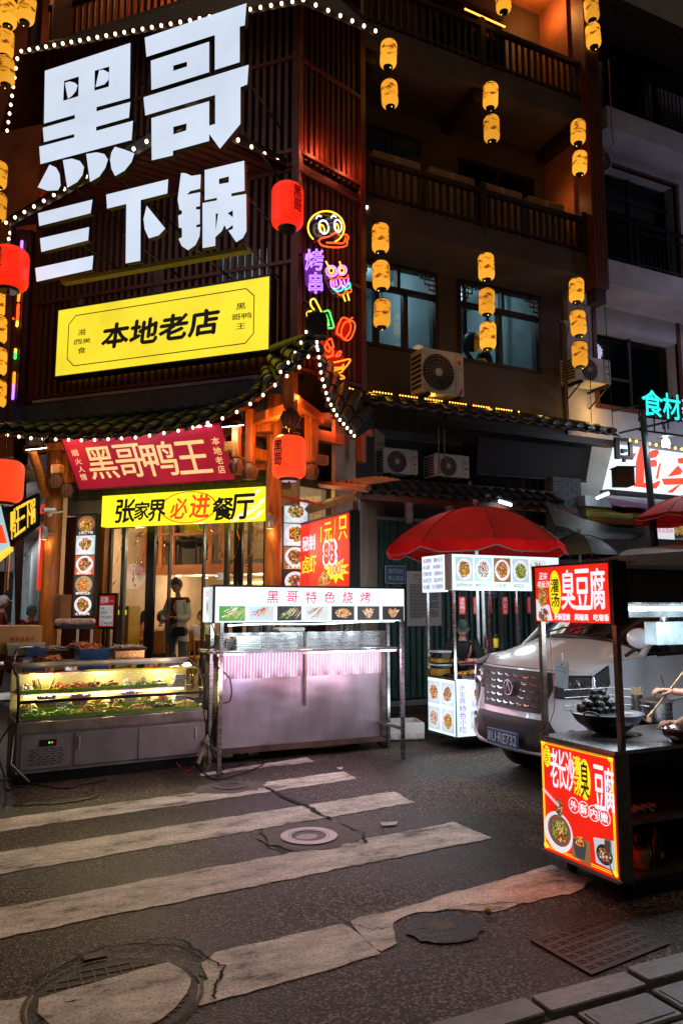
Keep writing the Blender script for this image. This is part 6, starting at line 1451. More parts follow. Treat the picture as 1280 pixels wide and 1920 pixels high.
#  LEFT SIDE STREET
ls = thing('side_street_shops','row of brightly lit shops receding down the left side street','building',(.85,16,0));LX = PX(.84)
whw = M('white_shop_wall',(.6,.58,.56),.6,var=.15)
MB(LX).box(-34,-12.3,0,1.0,-.3,0).box(-34,-12.3,2.9,6,-.3,0).build('wall',whw,ls);MB(LX).box(-14.2,-12.3,1.0,2.9,-.3,-.01).build('shutter_wall',M('dim_shutter',(.12,.10,.09),.6),ls);MB(LX).box(-17.5,-14.3,1,2.9,-.3,.0).build('wall',whw,ls)
MB(LX).box(-30,-17.6,1.0,2.9,-.32,-.2).build('lit_interior',E('bright_shop_interior',(.85,.97,1),1.0,.4,1.2),ls)
for k in range(6):MB(LX).box(-18-k*2,-17.9-k*2,1.0,2.9,-.19,.02).build('door_post',cpost,ls)
yl_ = E('amber_sign_letter',(1,.62,.05),1.1)
MB(LX).box(-30,-12.4,2.92,3.05,.0,.5).build('canopy_edge',M('pink_grey_canopy',(.4,.3,.3),.6),ls)
MB(LX).box(-13.6,-13.1,1.9,3.3,.02,.08).build('red_sign',E('red_shop_sign',(1,.05,.02),.7),ls)
for k, u in enumerate((-19.5,-22.5)):MB(LX).box(u,u+1.3,2.0,3.2,.4,.42).build('orange_banner',M('orange_banner_cloth',(.5,.13,.05),.7)if k==0 else bpy.data.materials['orange_banner_cloth'],ls)
MB(LF.at(UC,0,0)).box(-2.8,-.2,3.55,3.62,-2.5,.4).build('grey_soffit',M('grey_soffit_panel',(.30,.27,.27),.7),ls)
plight('side_street_lamp',(.2,13.2,2.8),(.9,.95,1),22,.1);plight('side_street_lamp',(0,17.5,3.0),(.9,.97,1),60,.1)
f4 = Fr(atY(-20,1075,13),Vector((cos(YAW),-sin(YAW),0)),Vector((0,0,1)))
def oc(x,y):p = onpl(x,y,f4.o,f4.n)-f4.o;return(p.dot(f4.ux),p.dot(f4.uz))
f9 = Fr(atY(20,1000,10.95),f4.ux)
def sgm(u,v):
 L0, L1, R0, R1 =[f9.px(*q_)for q_ in((21,1016),(21,954),(67,981),(67,930))];return tuple((L0[i]*(1-v)+L1[i]*v)*(1-u)+(R0[i]*(1-v)+R1[i]*v)*u for i in(0,1))
fb = MB().box(-14,.8,0,12,-46,-38).build('far_building',M('dim_far_facade',(.08,.06,.055),.8),o=(-6,40,0));tag(fb,'dim building closing the far end of the left side street','building')
ob_ = thing('opposite_shop_sign','slanting light sign with red print and yellow edge at the far left edge','sign',tuple(atY(5,1010,13)))
MB(f4).prism([oc(-15,950),oc(3,948),oc(20,1022),oc(-15,1045)],-.1,0).build('face',E('pale_blue_sign_face',(.5,.7,.75),.7),ob_);MB(f4).prism([oc(-15,1046),oc(20,1023),oc(21,1032),oc(-15,1062)],-.1,0).build('yellow_edge',yl_,ob_);MB(f4).prism([oc(-15,980),oc(5,985),oc(14,1018),oc(-15,1020)],.002,.004).build('red_print',redI,ob_)
MB(f4).prism([oc(3,947),oc(9,945),oc(27,1022),oc(21,1024)],-.1,.02).build('edge_frame',blackm,ob_)
m = MB(f9);m.txt('鸭王三下锅',0,1,.05,.95,.003,bold=.06,map_=sgm);ol_ = m.build('lettering',yl_,ls)
MB(f9).prism([sgm(-.06,-.1),sgm(1.06,-.1),sgm(1.06,1.1),sgm(-.06,1.1)],-.12,-.02).build('sign_board',blackm,ls)
#  REFRIGERATED DISPLAY CASE
A_, B_ = G(29,1462,.06), G(384,1424,.06)
KF = Fr((A_.x,A_.y,0),(B_.x-A_.x,B_.y-A_.y,0));KL =(B_-A_).length
zp = KF.px(200,1345,0)[1];zt = KF.px(200,1243,-.58)[1];zbar = KF.px(200,1308,-.03)[1]
fc = thing('display_fridge','long curved glass display fridge with lit green trays at the left stall','display fridge',tuple(KF.pt(KL/2,0,-.3)))
casem = M('grey_laminate_panel',(.33,.31,.29),.45,var=.3,vs_=3,bump=.1);edgem = M('greasy_aluminium_edge',(.42,.38,.33),.35,metal=.8,var=.4)
ledY = M('fridge_tube_light',(1,1,.9),.4,em=(1,.90,.55),es=5,bump=0)
MB(KF).box(0,KL,.1,zp-.09,-.66,-.006).build('body',casem,fc)
MB(KF).box(0,KL,.0,.1,-.62,-.03).build('plinth',blackm,fc)
MB(KF).box(-.01,KL+.01,zp-.09,zp,-.66,.015).build('bumper_strip',edgem,fc)
MB(KF).bev(.03,.47,.13,zp-.11,-.005,.006,.01).build('machine_panel',casem,fc)
for a, b in((.50,1.12),(1.10,KL-.07)):MB(KF).bev(a,b,.13,zp-.12,-.004,.008 if a<1 else .018,.012).build('sliding_door',casem,fc)
for u in(.53,KL-.12):MB(KF).bev(u,u+.02,.28,.40,.008,.03,.006).build('door_handle',M('pale_handle',(.5,.5,.48),.4)if 'pale_handle' not in bpy.data.materials else bpy.data.materials['pale_handle'],fc)
m = MB(KF)
for j in range(7):
 for i in range(5):m.box(.1+i*.062+(.02 if j%2 else 0),.145+i*.062+(.02 if j%2 else 0),.17+j*.022,.177+j*.022,.0062,.008)
kind(m.build('vent_slots',blackm,fc),'stuff')
cp_ = MB(KF).box(.19,.34,zp-.22,zp-.16,.006,.012).build('control_panel',blackp,fc)
for u, c_ in((.27,(.05,1,.1)),(.295,(1,.1,.05))):MB(KF).box(u,u+.012,zp-.195,zp-.183,.012,.014).build('indicator_light',M('indicator_%d'%int(c_[0]),c_,.4,em=c_,es=3,bump=0),cp_)
MB(KF).box(.19,.28,zp-.31,zp-.24,.006,.008).build('rating_label',M('worn_label',(.33,.33,.32),.6),fc)
prof =[(-.03,zp),(-.03,zbar-.012),(-.04,zbar+.012),(-.10,zbar+.12),(-.22,zbar+.235),(-.38,zt-.045),(-.5,zt-.005),(-.6,zt)]
MB().grid([[KF.pt(u,z,d)for d,z in prof]for u in(.0,KL)]).build('curved_glass',glassM('fridge_glass',(.97,.99,.97),.0,.04,1.12),fc)
MB(KF).box(0,KL,zbar-.014,zbar+.014,-.045,-.015).build('front_bar',blackm,fc)
for u in(-.012,KL-.004):MB(KF).prism([(0,0)]*0 or[(0,0),(1,0),(1,1)],0,0)if 0 else None
for u in(-.0,KL):
 P =[KF.pt(u,z,d)for d,z in prof];MB().tube(P,.016,6).build('side_trim',blackm,fc);MB()._a([KF.pt(u,zp,-.64)]+P+[KF.pt(u,zt,-.64)],[tuple(range(len(P)+2))]).build('side_glass',glass,fc)
MB(KF).box(0,KL,zp,zt,-.66,-.64).build('back_wall',M('pale_steel_liner',(.5,.42,.22),.4),fc);MB(KF).box(-.01,KL+.01,zt,zt+.03,-.66,-.56).build('top_shelf',edgem,fc)
z1, z2, z3 = zp+.02, KF.px(200,1325,-.3)[1], KF.px(200,1292,-.45)[1]
MB(KF).box(.02,KL-.02,z1-.015,z1,-.62,-.05).build('shelf',edgem,fc);MB(KF).box(.02,KL-.02,z2-.012,z2,-.62,-.26).build('shelf',edgem,fc);MB(KF).box(.02,KL-.02,z3-.012,z3,-.63,-.42).build('shelf',edgem,fc)
for z_, d_, u0_, u1_ in((zt-.03,-.52,.12,1.4),(z3-.03,-.46,.1,1.7),(z2-.03,-.3,.1,1.75)):
 MB(KF).box(u0_,u1_,z_-.012,z_,d_-.015,d_+.015).build('tube_light',ledY,fc)
 for q in(.3,.9,1.5):plight('tube_glow',KF.pt(q,z_-.03,d_),(1,.84,.38),8,.05)
greent = M('lime_green_tray',(.16,.46,.01),.35,var=.1);GRP = 'green food trays in the display fridge'
fm_ ={k:M('food_'+k,c,.5,var=.5,vs_=30,col2=c2,bump=.5)for k,c,c2 in(('red',(.35,.05,.03),(.6,.25,.1)),('tan',(.65,.42,.18),(.35,.2,.08)),('brown',(.25,.1,.04),(.1,.04,.02)),('white',(.7,.62,.55),(.4,.3,.3)),('purple',(.25,.08,.08),(.4,.2,.18)),('yellow',(.7,.5,.12),(.5,.35,.1)),('green',(.12,.35,.04),(.5,.6,.2)),('dark',(.04,.02,.02),(.1,.05,.04)),('shell',(.15,.15,.14),(.3,.28,.25)))}
def heap(m,c,rx,ry,h,kd,n,r,fr):
 for k in range(n):
  a = r.uniform(0,2*pi);q = sqrt(r.random());u = rx*q*cos(a);d = ry*q*sin(a);z = h*(1-q*.8)*r.uniform(.3,1)
  p = c+fr.ux*u+fr.n*d+Z*(z+.008)
  if kd=='lump':s = r.uniform(.017,.030);m.ell(tuple(p),s,s*.8,s*.7,6,4,.15,r)
  elif kd=='stick':
   t = Vector((r.uniform(-1,1),r.uniform(-1,1),r.uniform(-.2,.3))).normalized()*r.uniform(.035,.06);m.tube([p-t,p,p+t],[.005,.010,.005],5)
  else:
   b = c+fr.ux*(u*.5)+fr.n*.03;t = fr.ux*(u*1.0)+Z*(.05+h*r.random())+fr.n*-.05;m.tube([b,b+t],[.004,.013],5)
r7 = random.Random(21)
def tray(u0,u1,z,d,kd,fk,lab,n=26):
 c = KF.pt((u0+u1)/2,z,d);t = thing('food_tray',lab,'food tray',tuple(c),GRP);w_ =(u1-u0)/2-.004;dd = .085
 m = MB(KF);u =(u0+u1)/2;m.box(u-w_,u+w_,z+.001,z+.006,d-dd,d+dd);m.box(u-w_,u+w_,z+.006,z+.03,d+dd-.005,d+dd);m.box(u-w_,u+w_,z+.006,z+.03,d-dd,d-dd+.005);m.box(u-w_,u-w_+.005,z+.006,z+.03,d-dd+.005,d+dd-.005).box(u+w_-.005,u+w_,z+.006,z+.03,d-dd+.005,d+dd-.005);m.build('tray',greent,t)
 m = MB();heap(m,c,w_*.9,dd*.85,.085,kd,int(n*1.9),r7,KF);kind(m.build('food',fm_[fk],t),'stuff')
top =(('shells','lump','white'),('skewered tofu fans','fan','tan'),('red sausages','stick','red'),('red meat strips','stick','red'),('small brown skewers','stick','brown'),('two dark skewers','stick','brown'),('pale dumplings','lump','white'),('a few pale shells','lump','shell'),('large pale wings','lump','white'))
for i,(nm,kd,fk)in enumerate(top):tray(.04+i*.165,.04+(i+1)*.165,z3,-.52,kd,fk,'green tray of %s on the top shelf of the fridge'%nm,12 if i in(5,6,7)else 28)
mid =(('yellow tofu slabs','lump','yellow'),('purple meat skewers','fan','purple'),('grey mushroom skewers','stick','shell'),('dark red skewers','fan','purple'),('golden fried strips','stick','yellow'),('brown bean sticks','stick','brown'),('pale mushrooms on sticks','fan','white'),('sliced pale roots','lump','tan'),('reddish meat pieces','lump','red'))
for i,(nm,kd,fk)in enumerate(mid):tray(.04+i*.165,.04+(i+1)*.165,z2,-.36,kd,fk,'green tray of %s on the middle shelf of the fridge'%nm)
bot =(('green leafy vegetables','stick','green'),('green beans','stick','green'),('yellow noodles','stick','yellow'),('orange noodles','stick','yellow'),('pale root pieces','lump','tan'),('aubergine lengths','stick','dark'),('yellow bean curd','lump','yellow'))
for i,(nm,kd,fk)in enumerate(bot):tray(.04+i*.245,.04+(i+1)*.245,z1,-.16,kd,fk,'green tray of %s at the bottom of the fridge'%nm,34)
clr = plasticf
for k,(u,z_)in enumerate(((1.58,z3),(1.60,z3+.062),(1.60,z2))):
 t = MB(KF).bev(u,u+.13,z_+.002,z_+.055,-.52,-.42,.01).build('plastic_box',M('cloudy_plastic',(.45,.5,.5),.25)if k==0 else bpy.data.materials['cloudy_plastic']);tag(t,['lower cloudy plastic box at the right end of the top fridge shelf','upper cloudy plastic box at the right end of the top fridge shelf','cloudy plastic box at the right end of the middle fridge shelf'][k],'plastic box')
 # bumper rods and cables beside the fridge
MB(KF).tube([KF.pt(-.02,zp,-.05),KF.pt(-.05,zp-.35,.02),KF.pt(.1,.05,.12)],.015,5).build('side_strut',edgem,fc)
MB(KF).tube([KF.pt(KL+.03,.3,.0),KF.pt(KL-.12,.05,.13)],.022,4,smooth=False).build('side_strut',M('bare_board',(.3,.22,.16),.7),fc)
def cable(pts,lab,r=.007,mt=None,nm='power_cable'):return tag(MB().tube(smooth([tuple(p)for p in pts],6),r,5).build(nm,mt or cablem),lab,'cable')
g = lambda x, y, z_ = .012:tuple(G(x,y,z_))
cable([g(0,1462),g(60,1470),g(120,1478),g(160,1470),g(200,1462)],'black cable lying on the asphalt below the left end of the fridge')
cable([KF.pt(-.04,.55,-.1),KF.pt(-.16,.35,0),KF.pt(-.1,.12,.05),g(12,1480),g(40,1474)],'black cable looping down the left end of the fridge',.009)
cable([g(365,1428),g(390,1455),g(415,1460),g(480,1440),g(495,1428),g(470,1425),g(440,1438)],'black cable coiled on the road at the foot of the grill stall')
cable([g(330,1425,.03),(G(335,1435,.1)),g(350,1446),g(365,1436)],'thin red cable loop by the right foot of the fridge',.004,M('red_cable',(.4,.02,.04),.5))
#  table and goods behind the fridge
tb = thing('prep_table','cluttered prep table standing behind and left of the display fridge','table',tuple(KF.pt(.2,0,-1.2)))
zq = 1.02;MB(KF).box(-.9,1.15,zq-.03,zq,-1.5,-.72).build('table_top',steeld,tb)
MB(KF).box(-.9,.3,zq-.35,zq-.33,-1.45,-.75).build('lower_shelf',steeld,tb)
for u in(-.8,1.1):
 for d_ in(-1.45,-.78):MB(KF).box(u-.02,u+.02,0,zq-.03,d_-.02,d_+.02).build('leg',steeld,tb)
MB().tube(smooth([tuple(KF.pt(u,z_,-.74))for u,z_ in((.02,.8),(.03,1.08),(.07,1.19),(.2,1.2))],5),.014,6).build('rail',steel,tb)
def box_at(px0,px1,py0,py1,d,dep,nm,lab,cat,mt,open_=False,rot=0,th=.008,grp=None):
 a, b = KF.px(px0,py1,d), KF.px(px1,py0,d);t = thing(nm,lab,cat,tuple(KF.pt((a[0]+b[0])/2,a[1],d-dep/2)),grp)
 if open_:
  u0, u1, v0, v1 = a[0], b[0], a[1], b[1];tp = .015;m = MB(KF)
  def ringq(o_,z_):return[KF.pt(u0-o_,z_,d+o_),KF.pt(u1+o_,z_,d+o_),KF.pt(u1+o_,z_,d-dep-o_),KF.pt(u0-o_,z_,d-dep-o_)]
  m.grid([ringq(-tp,v0),ringq(0,v1),ringq(th,v1),ringq(th,v1-.012),ringq(-tp+.002,v0+.0)],False,True);m.grid([ringq(-tp-th,v0+th),ringq(-th,v1)],False,True);m._a(ringq(-tp-th,v0+th),[(0,1,2,3)]);m._a(ringq(-tp,v0),[(3,2,1,0)])
  m.build('tub',mt,t)
 else:MB(KF).bev(a[0],b[0],a[1],b[1],d-dep,d,.008).build('carton',mt,t)
 return t, a, b
carton = bpy.data.materials['brown_cardboard'];tc_ = M('tan_cardboard',(.50,.29,.12),.75,var=.2,vs_=4)
t, a, b = box_at(-8,80,1173,1228,-.95,.45,'cardboard_box','big tan cardboard box with red characters 耐高温纸杯 at the far left','box',tc_)
p, q = KF.px(20,1203,-.95), KF.px(68,1193,-.95);MB(KF).txt('耐高温纸杯',p[0],q[0],p[1],q[1],-.947,off=.015,gap=.25).build('lettering',M('red_box_ink',(.45,.03,.02),.6,bump=0),t);MB(KF).box(a[0]+.0,b[0],b[1]+.001,b[1]+.003,-1.2,-1.14).build('packing_tape',bpy.data.materials['tan_tape'],t)
box_at(14,84,1205,1230,-.8,.22,'plastic_tub','cream plastic tub in front of the big tan cardboard box','tub',M('cream_plastic',(.72,.66,.45),.4,var=.1),True)
box_at(12,42,1238,1262,-.78,.2,'bucket','small red plastic bucket under the prep table at the left edge','bucket',M('red_plastic',(.42,.05,.015),.4),True)
t, a, b = box_at(150,206,1216,1246,-.72,.3,'plastic_crate','blue plastic tub heaped with red meat behind the fridge','tub',M('blue_plastic',(.02,.13,.32),.35,var=.4,vs_=14),True)
m = MB();heap(m,KF.pt((a[0]+b[0])/2,b[1]-.035,-.87),.13,.12,.05,'stick',60,r7,KF);kind(m.build('meat_heap',fm_['red'],t),'stuff')
for(x0,x1,y0,y1,d_,fk,lab)in((60,124,1234,1244,-.70,'red','dark tray of red crayfish left of the blue tub'),(80,130,1216,1222,-.95,'shell','dark tray of shellfish behind the crayfish tray'),(128,195,1207,1216,-1.0,'red','dark tray with red meat resting on top of the blue tub'),(208,278,1210,1218,-.85,'white','stack of pale wrapped trays on the steel box right of the blue tub')):
 a, b = KF.px(x0,y1,d_), KF.px(x1,y0,d_);t = thing('serving_tray',lab,'tray',tuple(KF.pt((a[0]+b[0])/2,a[1],d_-.1)))
 MB(KF).bev(a[0],b[0],a[1],a[1]+.012,d_-.22,d_,.01).build('tray',M('dark_red_brown_tray',(.10,.03,.03),.35)if 'dark_red_brown_tray' not in bpy.data.materials else bpy.data.materials['dark_red_brown_tray'],t);MB(KF).bev(a[0]+.01,b[0]-.01,a[1]-.03,a[1]-.002,d_-.2,d_-.02,.01).build('tray',blackp,t)
 m = MB();heap(m,KF.pt((a[0]+b[0])/2,a[1]+.01,d_-.11),(b[0]-a[0])*.42,.09,.05 if fk!='white' else .02,'stick',46,r7,KF);kind(m.build('food',fm_[fk],t),'stuff')
box_at(215,272,1219,1243,-.74,.28,'steel_box','brass coloured steel box right of the blue tub behind the fridge','box',M('brassy_steel',(.55,.38,.12),.2,metal=1,var=.3))
m = MB();P =[KF.pt(.13+.2*s,1.20-.01*sin(s*9),-.76)for s in[i/8 for i in range(9)]];m.grid([[p+KF.n*.05-Z*.09 for p in P],[p+KF.n*.03 for p in P],P,[p-KF.n*.06-Z*.05 for p in P]]);tag(m.build('blue_cloth',M('navy_cloth',(.01,.03,.12),.9,bump=.4)),'dark blue cloth draped over the rail beside the crayfish tray','cloth')
plight('prep_light',KF.pt(.4,2.0,-.6),(1,.85,.6),6,.15)
# goods between left pillar and dish box
t, a, b = box_at(112,135,1115,1162,-1.9,.4,'cardboard_box','tall pinkish cardboard box between the left pillar and the dish light box','box',carton)
sf = thing('goods_shelf','small white legged shelf holding plastic bags below the dish light box','shelf',tuple(KF.pt(.55,0,-1.75)));a, b = KF.px(110,1180,-1.7), KF.px(180,1173,-1.7)
MB(KF).box(a[0],b[0],a[1],b[1],-2.0,-1.7).build('shelf_board',blackm,sf);MB(KF).box(a[0],b[0],a[1]-.5,a[1]-.47,-2.0,-1.7).build('shelf_board',blackm,sf)
for u in(a[0]+.22,b[0]-.04):MB(KF).box(u-.015,u+.015,0,a[1],-1.74,-1.71).build('leg',whitep,sf)
m = MB();rb = random.Random(8)
for k in range(9):m.ell(tuple(KF.pt(a[0]+.03+k*(b[0]-a[0])/9.5,b[1]+.04,-1.8)),.06,.07,.045,9,6,.25,rb)
tag(m.build('plastic_bag',M('pinkish_plastic_bag',(.6,.42,.42),.3,var=.4,vs_=20,bump=.6)),'crumpled pink and white plastic bags lying on the white legged shelf','bag')
#  GRILL STALL
gs = thing('grill_stall','steel barbecue stall with lit white canopy sign and pink glowing front','stall',(3.1,7.5,0))
YG1, YG0 = 7.72, 7.17;GB, GS = PY(YG1), PY(YG0)
x0, x1 = GB.px(412,1300)[0], GB.px(717,1300)[0]
gst = M('dented_greasy_steel',(.66,.60,.64),.33,metal=.8,var=.22,vs_=2.5,bump=.35,bs=4,stretch=(1.6,1,.5))
zl = GS.px(560,1220)[1];zm = GB.px(560,1266)[1]
def sheet(fr,u0,u1,v0,v1,n,mth,amp,per,mt,name,par):
 rows =[]
 for j in range(mth+1):
  v = v0+(v1-v0)*j/mth;rows.append([fr.pt(u0+(u1-u0)*i/n,v,amp*sin(2*pi*(u1-u0)*i/n/per+.5*sin(v*9))+.006*sin(i*.21+j)*cos(j*1.7+i*.05))for i in range(n+1)])
 return MB().grid(rows).build(name,mt,par)
sheet(GB,x0,x1,.16,zm,60,10,.003,.6,gst,'front_sheet',gs)
sheet(GB.at(0,0,.012),x0,x1,zm-.01,zl-.01,300,4,.004,.035,gst,'ribbed_sheet',gs)  # ribs shaped so the LED reflection breaks into upright stripes
MB(GB).box(x0,x1,.16,zl+.14,-.62,-.02).build('body',steeld,gs)
MB(GB).box(x0-.01,x1+.01,.1,.158,-.62,.02).build('bottom_rail',M('rusty_brown_rail',(.12,.07,.05),.7,var=.5),gs)
sheet(GB.at(0,0,-.01),x0,x1,zl+.0,zl+.17,300,2,.003,.02,steel,'splash_panel',gs)
for px in(570, ):u = GB.px(px,1250)[0];MB(GB).box(u-.012,u+.012,.55,zl+.17,.02,.04).build('centre_bar',steeld,gs)
MB(GB).box(x1-.03,x1+.03,.16,zl+.17,-.02,.03).build('corner_strip',steeld,gs)
xs0, xs1 = GS.px(398,1220)[0], GS.px(748,1215)[0]
MB(GS).bev(xs0,xs1,zl-.012,zl+.012,-(YG1-YG0),0,.006).build('front_ledge',steel,gs)
# sign box
sg0 = GS.px(403,1140)[0];sg1 = GS.px(757,1130)[0];zs0 = GS.px(560,1166)[1];zs1 = GS.px(560,1102)[1]
sgb = MB(GS).box(sg0,sg1,zs0,zs1,-.14,0).build('sign_box',E('white_stall_light_box',(.82,.97,1),1.12,.10,1.2),gs)
MB(GS).box(sg0-.015,sg1+.01,zs1,zs1+.02,-.15,.01).box(sg0-.02,sg0-.001,zs0-.01,zs1,-.15,.012).box(sg1+.001,sg1+.012,zs0,zs1,-.15,.01).build('sign_frame',blackm,gs)
m = MB(GS);W_, H_ = sg1-sg0, zs1-zs0
for k, ch in enumerate('黑哥特色烧烤'):u = sg0+W_*(.25+k*.099);m.txt(ch,u,u+.058*W_,zs0+.54*H_+(.01*(k%2)),zs0+.90*H_,.003,off=.012,gap=0,shear=.08,bold=.02)
m.build('lettering',E('hot_pink_print',(1,.015,.12),.9),sgb)
for k,(f,kf,bgk)in enumerate((('white','skewers',E('leaf_green_print',(.08,.35,.02),.8)),('red','skewers',paleE),('green','skewers',darkE),('red','skewers',paleE),('tan','disc',darkE),('tan','bunch',darkE),('tan','bunch',darkE))):
 u = sg0+W_*(.02+k*.142);food_picture(GS,u,u+.125*W_,zs0+.04*H_,zs0+.46*H_,.001,sgb,f,bgk if kf=='disc' else plateE,bgk,kindf=kf,seed=50+k,small=True)
 # left side face of the sign
sd_ = PX(sg0-.02);ya = YG0+.0;yb = onx(381,1140,sg0-.02).y
ss = MB(sd_).box(-yb,-ya-.02,zs0,zs1,-.05,0).build('side_sign',bpy.data.materials['white_stall_light_box'],gs);MB(sd_).txt('飘香烧烤',-yb+.1,-ya-.15,zs1-.1,zs1-.03,.003).build('lettering',magP,ss);food_picture(sd_,-yb+.12,-ya-.14,zs0+.08,zs1-.12,0,ss,'white',plateE,paleE,seed=3,small=True)
for px, y_, by in((413,YG0-.03,1448),(754,YG0-.03,1407)):u = PY(y_).px(px,1300)[0];MB(PY(y_)).box(u-.018,u+.018,0,zs0+(.0 if px<500 else .02),-.018,.018).build('leg',steel,gs)
for px, y_ in((395,7.8),(727,7.8)):u = PY(y_).px(px,1300)[0];MB(PY(y_)).box(u-.018,u+.018,0,zs0+.1,-.018,.018).build('leg',steel,gs)
u = GS.px(754,1300)[0];MB(PX(u)).box(-7.8,-7.2,.30,.33,-.015,.015).build('cross_bar',steel,gs);u2 = GS.px(413,1300)[0];MB(PX(u2)).box(-7.8,-7.2,.22,.25,-.015,.015).build('cross_bar',steel,gs)
# LED strips: wavy white under the sign, pink-white under the ledge
def ledrow(A,B,n,mt,wav,lab,r=.006,gapf=None):
 t = thing('led_strip',lab,'led strip',tuple(A));o_ = None
 for i in range(n):
  if gapf and gapf(i/n):continue
  p = A.lerp(B,i/(n-1))+Z*(wav*sin(i/n*9))
  if o_ is None:o_ = MB().box(p.x-.009,p.x+.009,p.z-r,p.z+r,-p.y-.004,-p.y+.004).build('led',mt,t);p0 = p
  else:piece('led',o_,t,Vector(t['_w'])+p-p0)
ledC = M('cold_white_led',(1,1,1),.4,em=(.7,.95,1),es=9,bump=0);ledP = M('pink_white_led',(1,.9,1),.4,em=(1,.75,.95),es=12,bump=0);ledR = M('red_led',(1,.2,.2),.4,em=(1,.12,.12),es=9,bump=0)
ledrow(GS.pt(sg0+.15,zs0-.03,-.02),GS.pt(sg1-.12,zs0-.005,-.02),90,ledC,.006,'wavy cool white LED strip along the bottom of the barbecue stall sign')
ledrow(GS.pt(xs0+.08,zl-.022,-.03),GS.pt(xs1-.03,zl-.022,-.03),70,ledP,0,'pink white LED strip under the front ledge of the barbecue stall',gapf=lambda s:.13<s<.48 or .86<s<.89)
ledrow(GS.pt(xs0+.08,zl-.030,-.06),GS.pt(xs1-.03,zl-.030,-.06),66,ledR,0,'red LED strip beside the pink one under the barbecue stall ledge',gapf=lambda s:.15<s<.45)
for k,(q,c_,e_)in enumerate(((.06,(1,.45,.6),11),(.3,(.75,.45,1),7),(.55,(1,.35,.5),10),(.75,(1,.6,.75),11),(.95,(1,.55,.8),10))):plight('ledge_led_glow',GS.pt(xs0+(xs1-xs0)*q,zl-.10,-.12),c_,e_*.15,.16);plight('ledge_spill',GS.pt(xs0+(xs1-xs0)*q,zl-.25,.15),tuple((x+.25)/1.25 for x in c_),e_*.5,.2)
for q in(.15,.5,.85):plight('sign_led_glow',GS.pt(sg0+W_*q,zs0-.06,-.04),(.8,.95,1),3.5,.05);plight('sign_face_glow',GS.pt(sg0+W_*q,zs0+.1,.35),(.85,.95,1),5,.2)
for px, py, r_ in((702,1383,.085),(668,1372,.075),(430,1400,.085)):
 p = G(px,py+12);w_ = thing('x','x','x',(0,0,0))if 0 else None;m = MB();m.lathe([(r_*.75,-.02),(r_,-.018),(r_,.018),(r_*.75,.02)],(p.x,YG1+(.15 if r_>.08 else .5),r_),20,ax=(.25,-1,0));wo = m.build('wheel',rubber,gs);m = MB();m.lathe([(.03,-.024),(.03,.024)],(p.x,YG1+(.15 if r_>.08 else .5),r_),10,ax=(.25,-1,0));m.ring(0,0,0,0,0,3)if 0 else None;m.build('hub',edgem,wo)
 # goods on the stall
fo = M('white_foam',(.75,.76,.74),.6,var=.08,bump=.3,bs=90)
t = thing('foam_tray_stack','stack of white foam trays on the left end of the barbecue ledge','trays',tuple(GS.pt(xs0+.35,zl,-.2)))
u0 = GS.px(450,1215)[0];u1 = GS.px(497,1215)[0]
for k in range(8):o_ = .004*(k%2);MB(GS).bev(u0+o_,u1+o_,zl+.013+k*.017,zl+.027+k*.017,-.33,-.12,.02).build('foam_tray',fo,t)
t = thing('plastic_bag','clear crumpled plastic bag left of the foam tray stack','bag',tuple(GS.pt(u0-.05,zl,-.2)));MB().ell(tuple(GS.pt(u0-.04,zl+.075,-.22)),.055,.07,.065,10,7,.22).build('bag',plasticf,t)
for k,(px,r_,h_,mt,lab)in enumerate(((478,.07,.16,steel,'tall steel pot behind the foam trays'),(503,.045,.12,steel,'narrow steel pot second from the left on the grill top'),(541,.06,.14,steel,'steel canister in the middle of the grill top'),(560,.055,.10,steeld,'dark steel pan beside the canister on the grill top'),(624,.085,.10,steel,'wide steel pan with sauce right of the middle'),(650,.05,.13,steel,'rightmost steel pot on the grill top'),(520,.035,.10,blackp,'black kettle between steel pots on the grill top'))):
 p = ony(px,1180,YG1+.35);z_ = zl+.14;t = thing('pot',lab,'pot',(p.x,p.y,z_));MB().lathe([(r_*.95,0),(r_,.01),(r_,h_),(r_*1.06,h_+.005),(r_*.96,h_-.002),(r_*.93,.02)],(p.x,p.y,z_+.001),20,cap=True).build('pot_body',mt,t);MB().tube([Vector((p.x+r_,p.y,z_+h_*.7)),Vector((p.x+r_+.03,p.y-.01,z_+h_*.75)),Vector((p.x+r_,p.y-.02,z_+h_*.7))],.005,5).build('handle',mt,t)
t = thing('food_pan','shallow white plastic tray on the back of the grill','tray',tuple(ony(545,1190,YG1+.1)));p = ony(522,1192,YG1+.1).x;q = ony(572,1192,YG1+.1).x;MB(PY(YG1+.1)).bev(p,q,zl+.175,zl+.215,-.2,0,.012).build('tray',whitep,t)
P =[GS.pt(xs0+.05,zl+.02,-.1),GS.pt(xs0+.02,zl-.1,.02),GS.pt(xs0+.17,zl-.25,.03),GS.pt(xs0+.18,zl-.45,.03),GS.pt(xs0+.06,zl-.52,.02),GS.pt(xs0+.0,.3,.02),GS.pt(xs0+.12,.03,.03)]
cable(P,'black cable hanging in loops from the left end of the barbecue ledge',.008);cable([GS.pt(xs0-.02,zs0,.02),GS.pt(xs0+.03,zl+.1,.03),GS.pt(xs0-.06,zl,.0),GS.pt(xs0-.04,zl-.2,-.1),GS.pt(xs0,.5,-.2),GS.pt(xs0+.2,.02,-.2)],'tangled black cable down the left leg of the barbecue stall',.007)
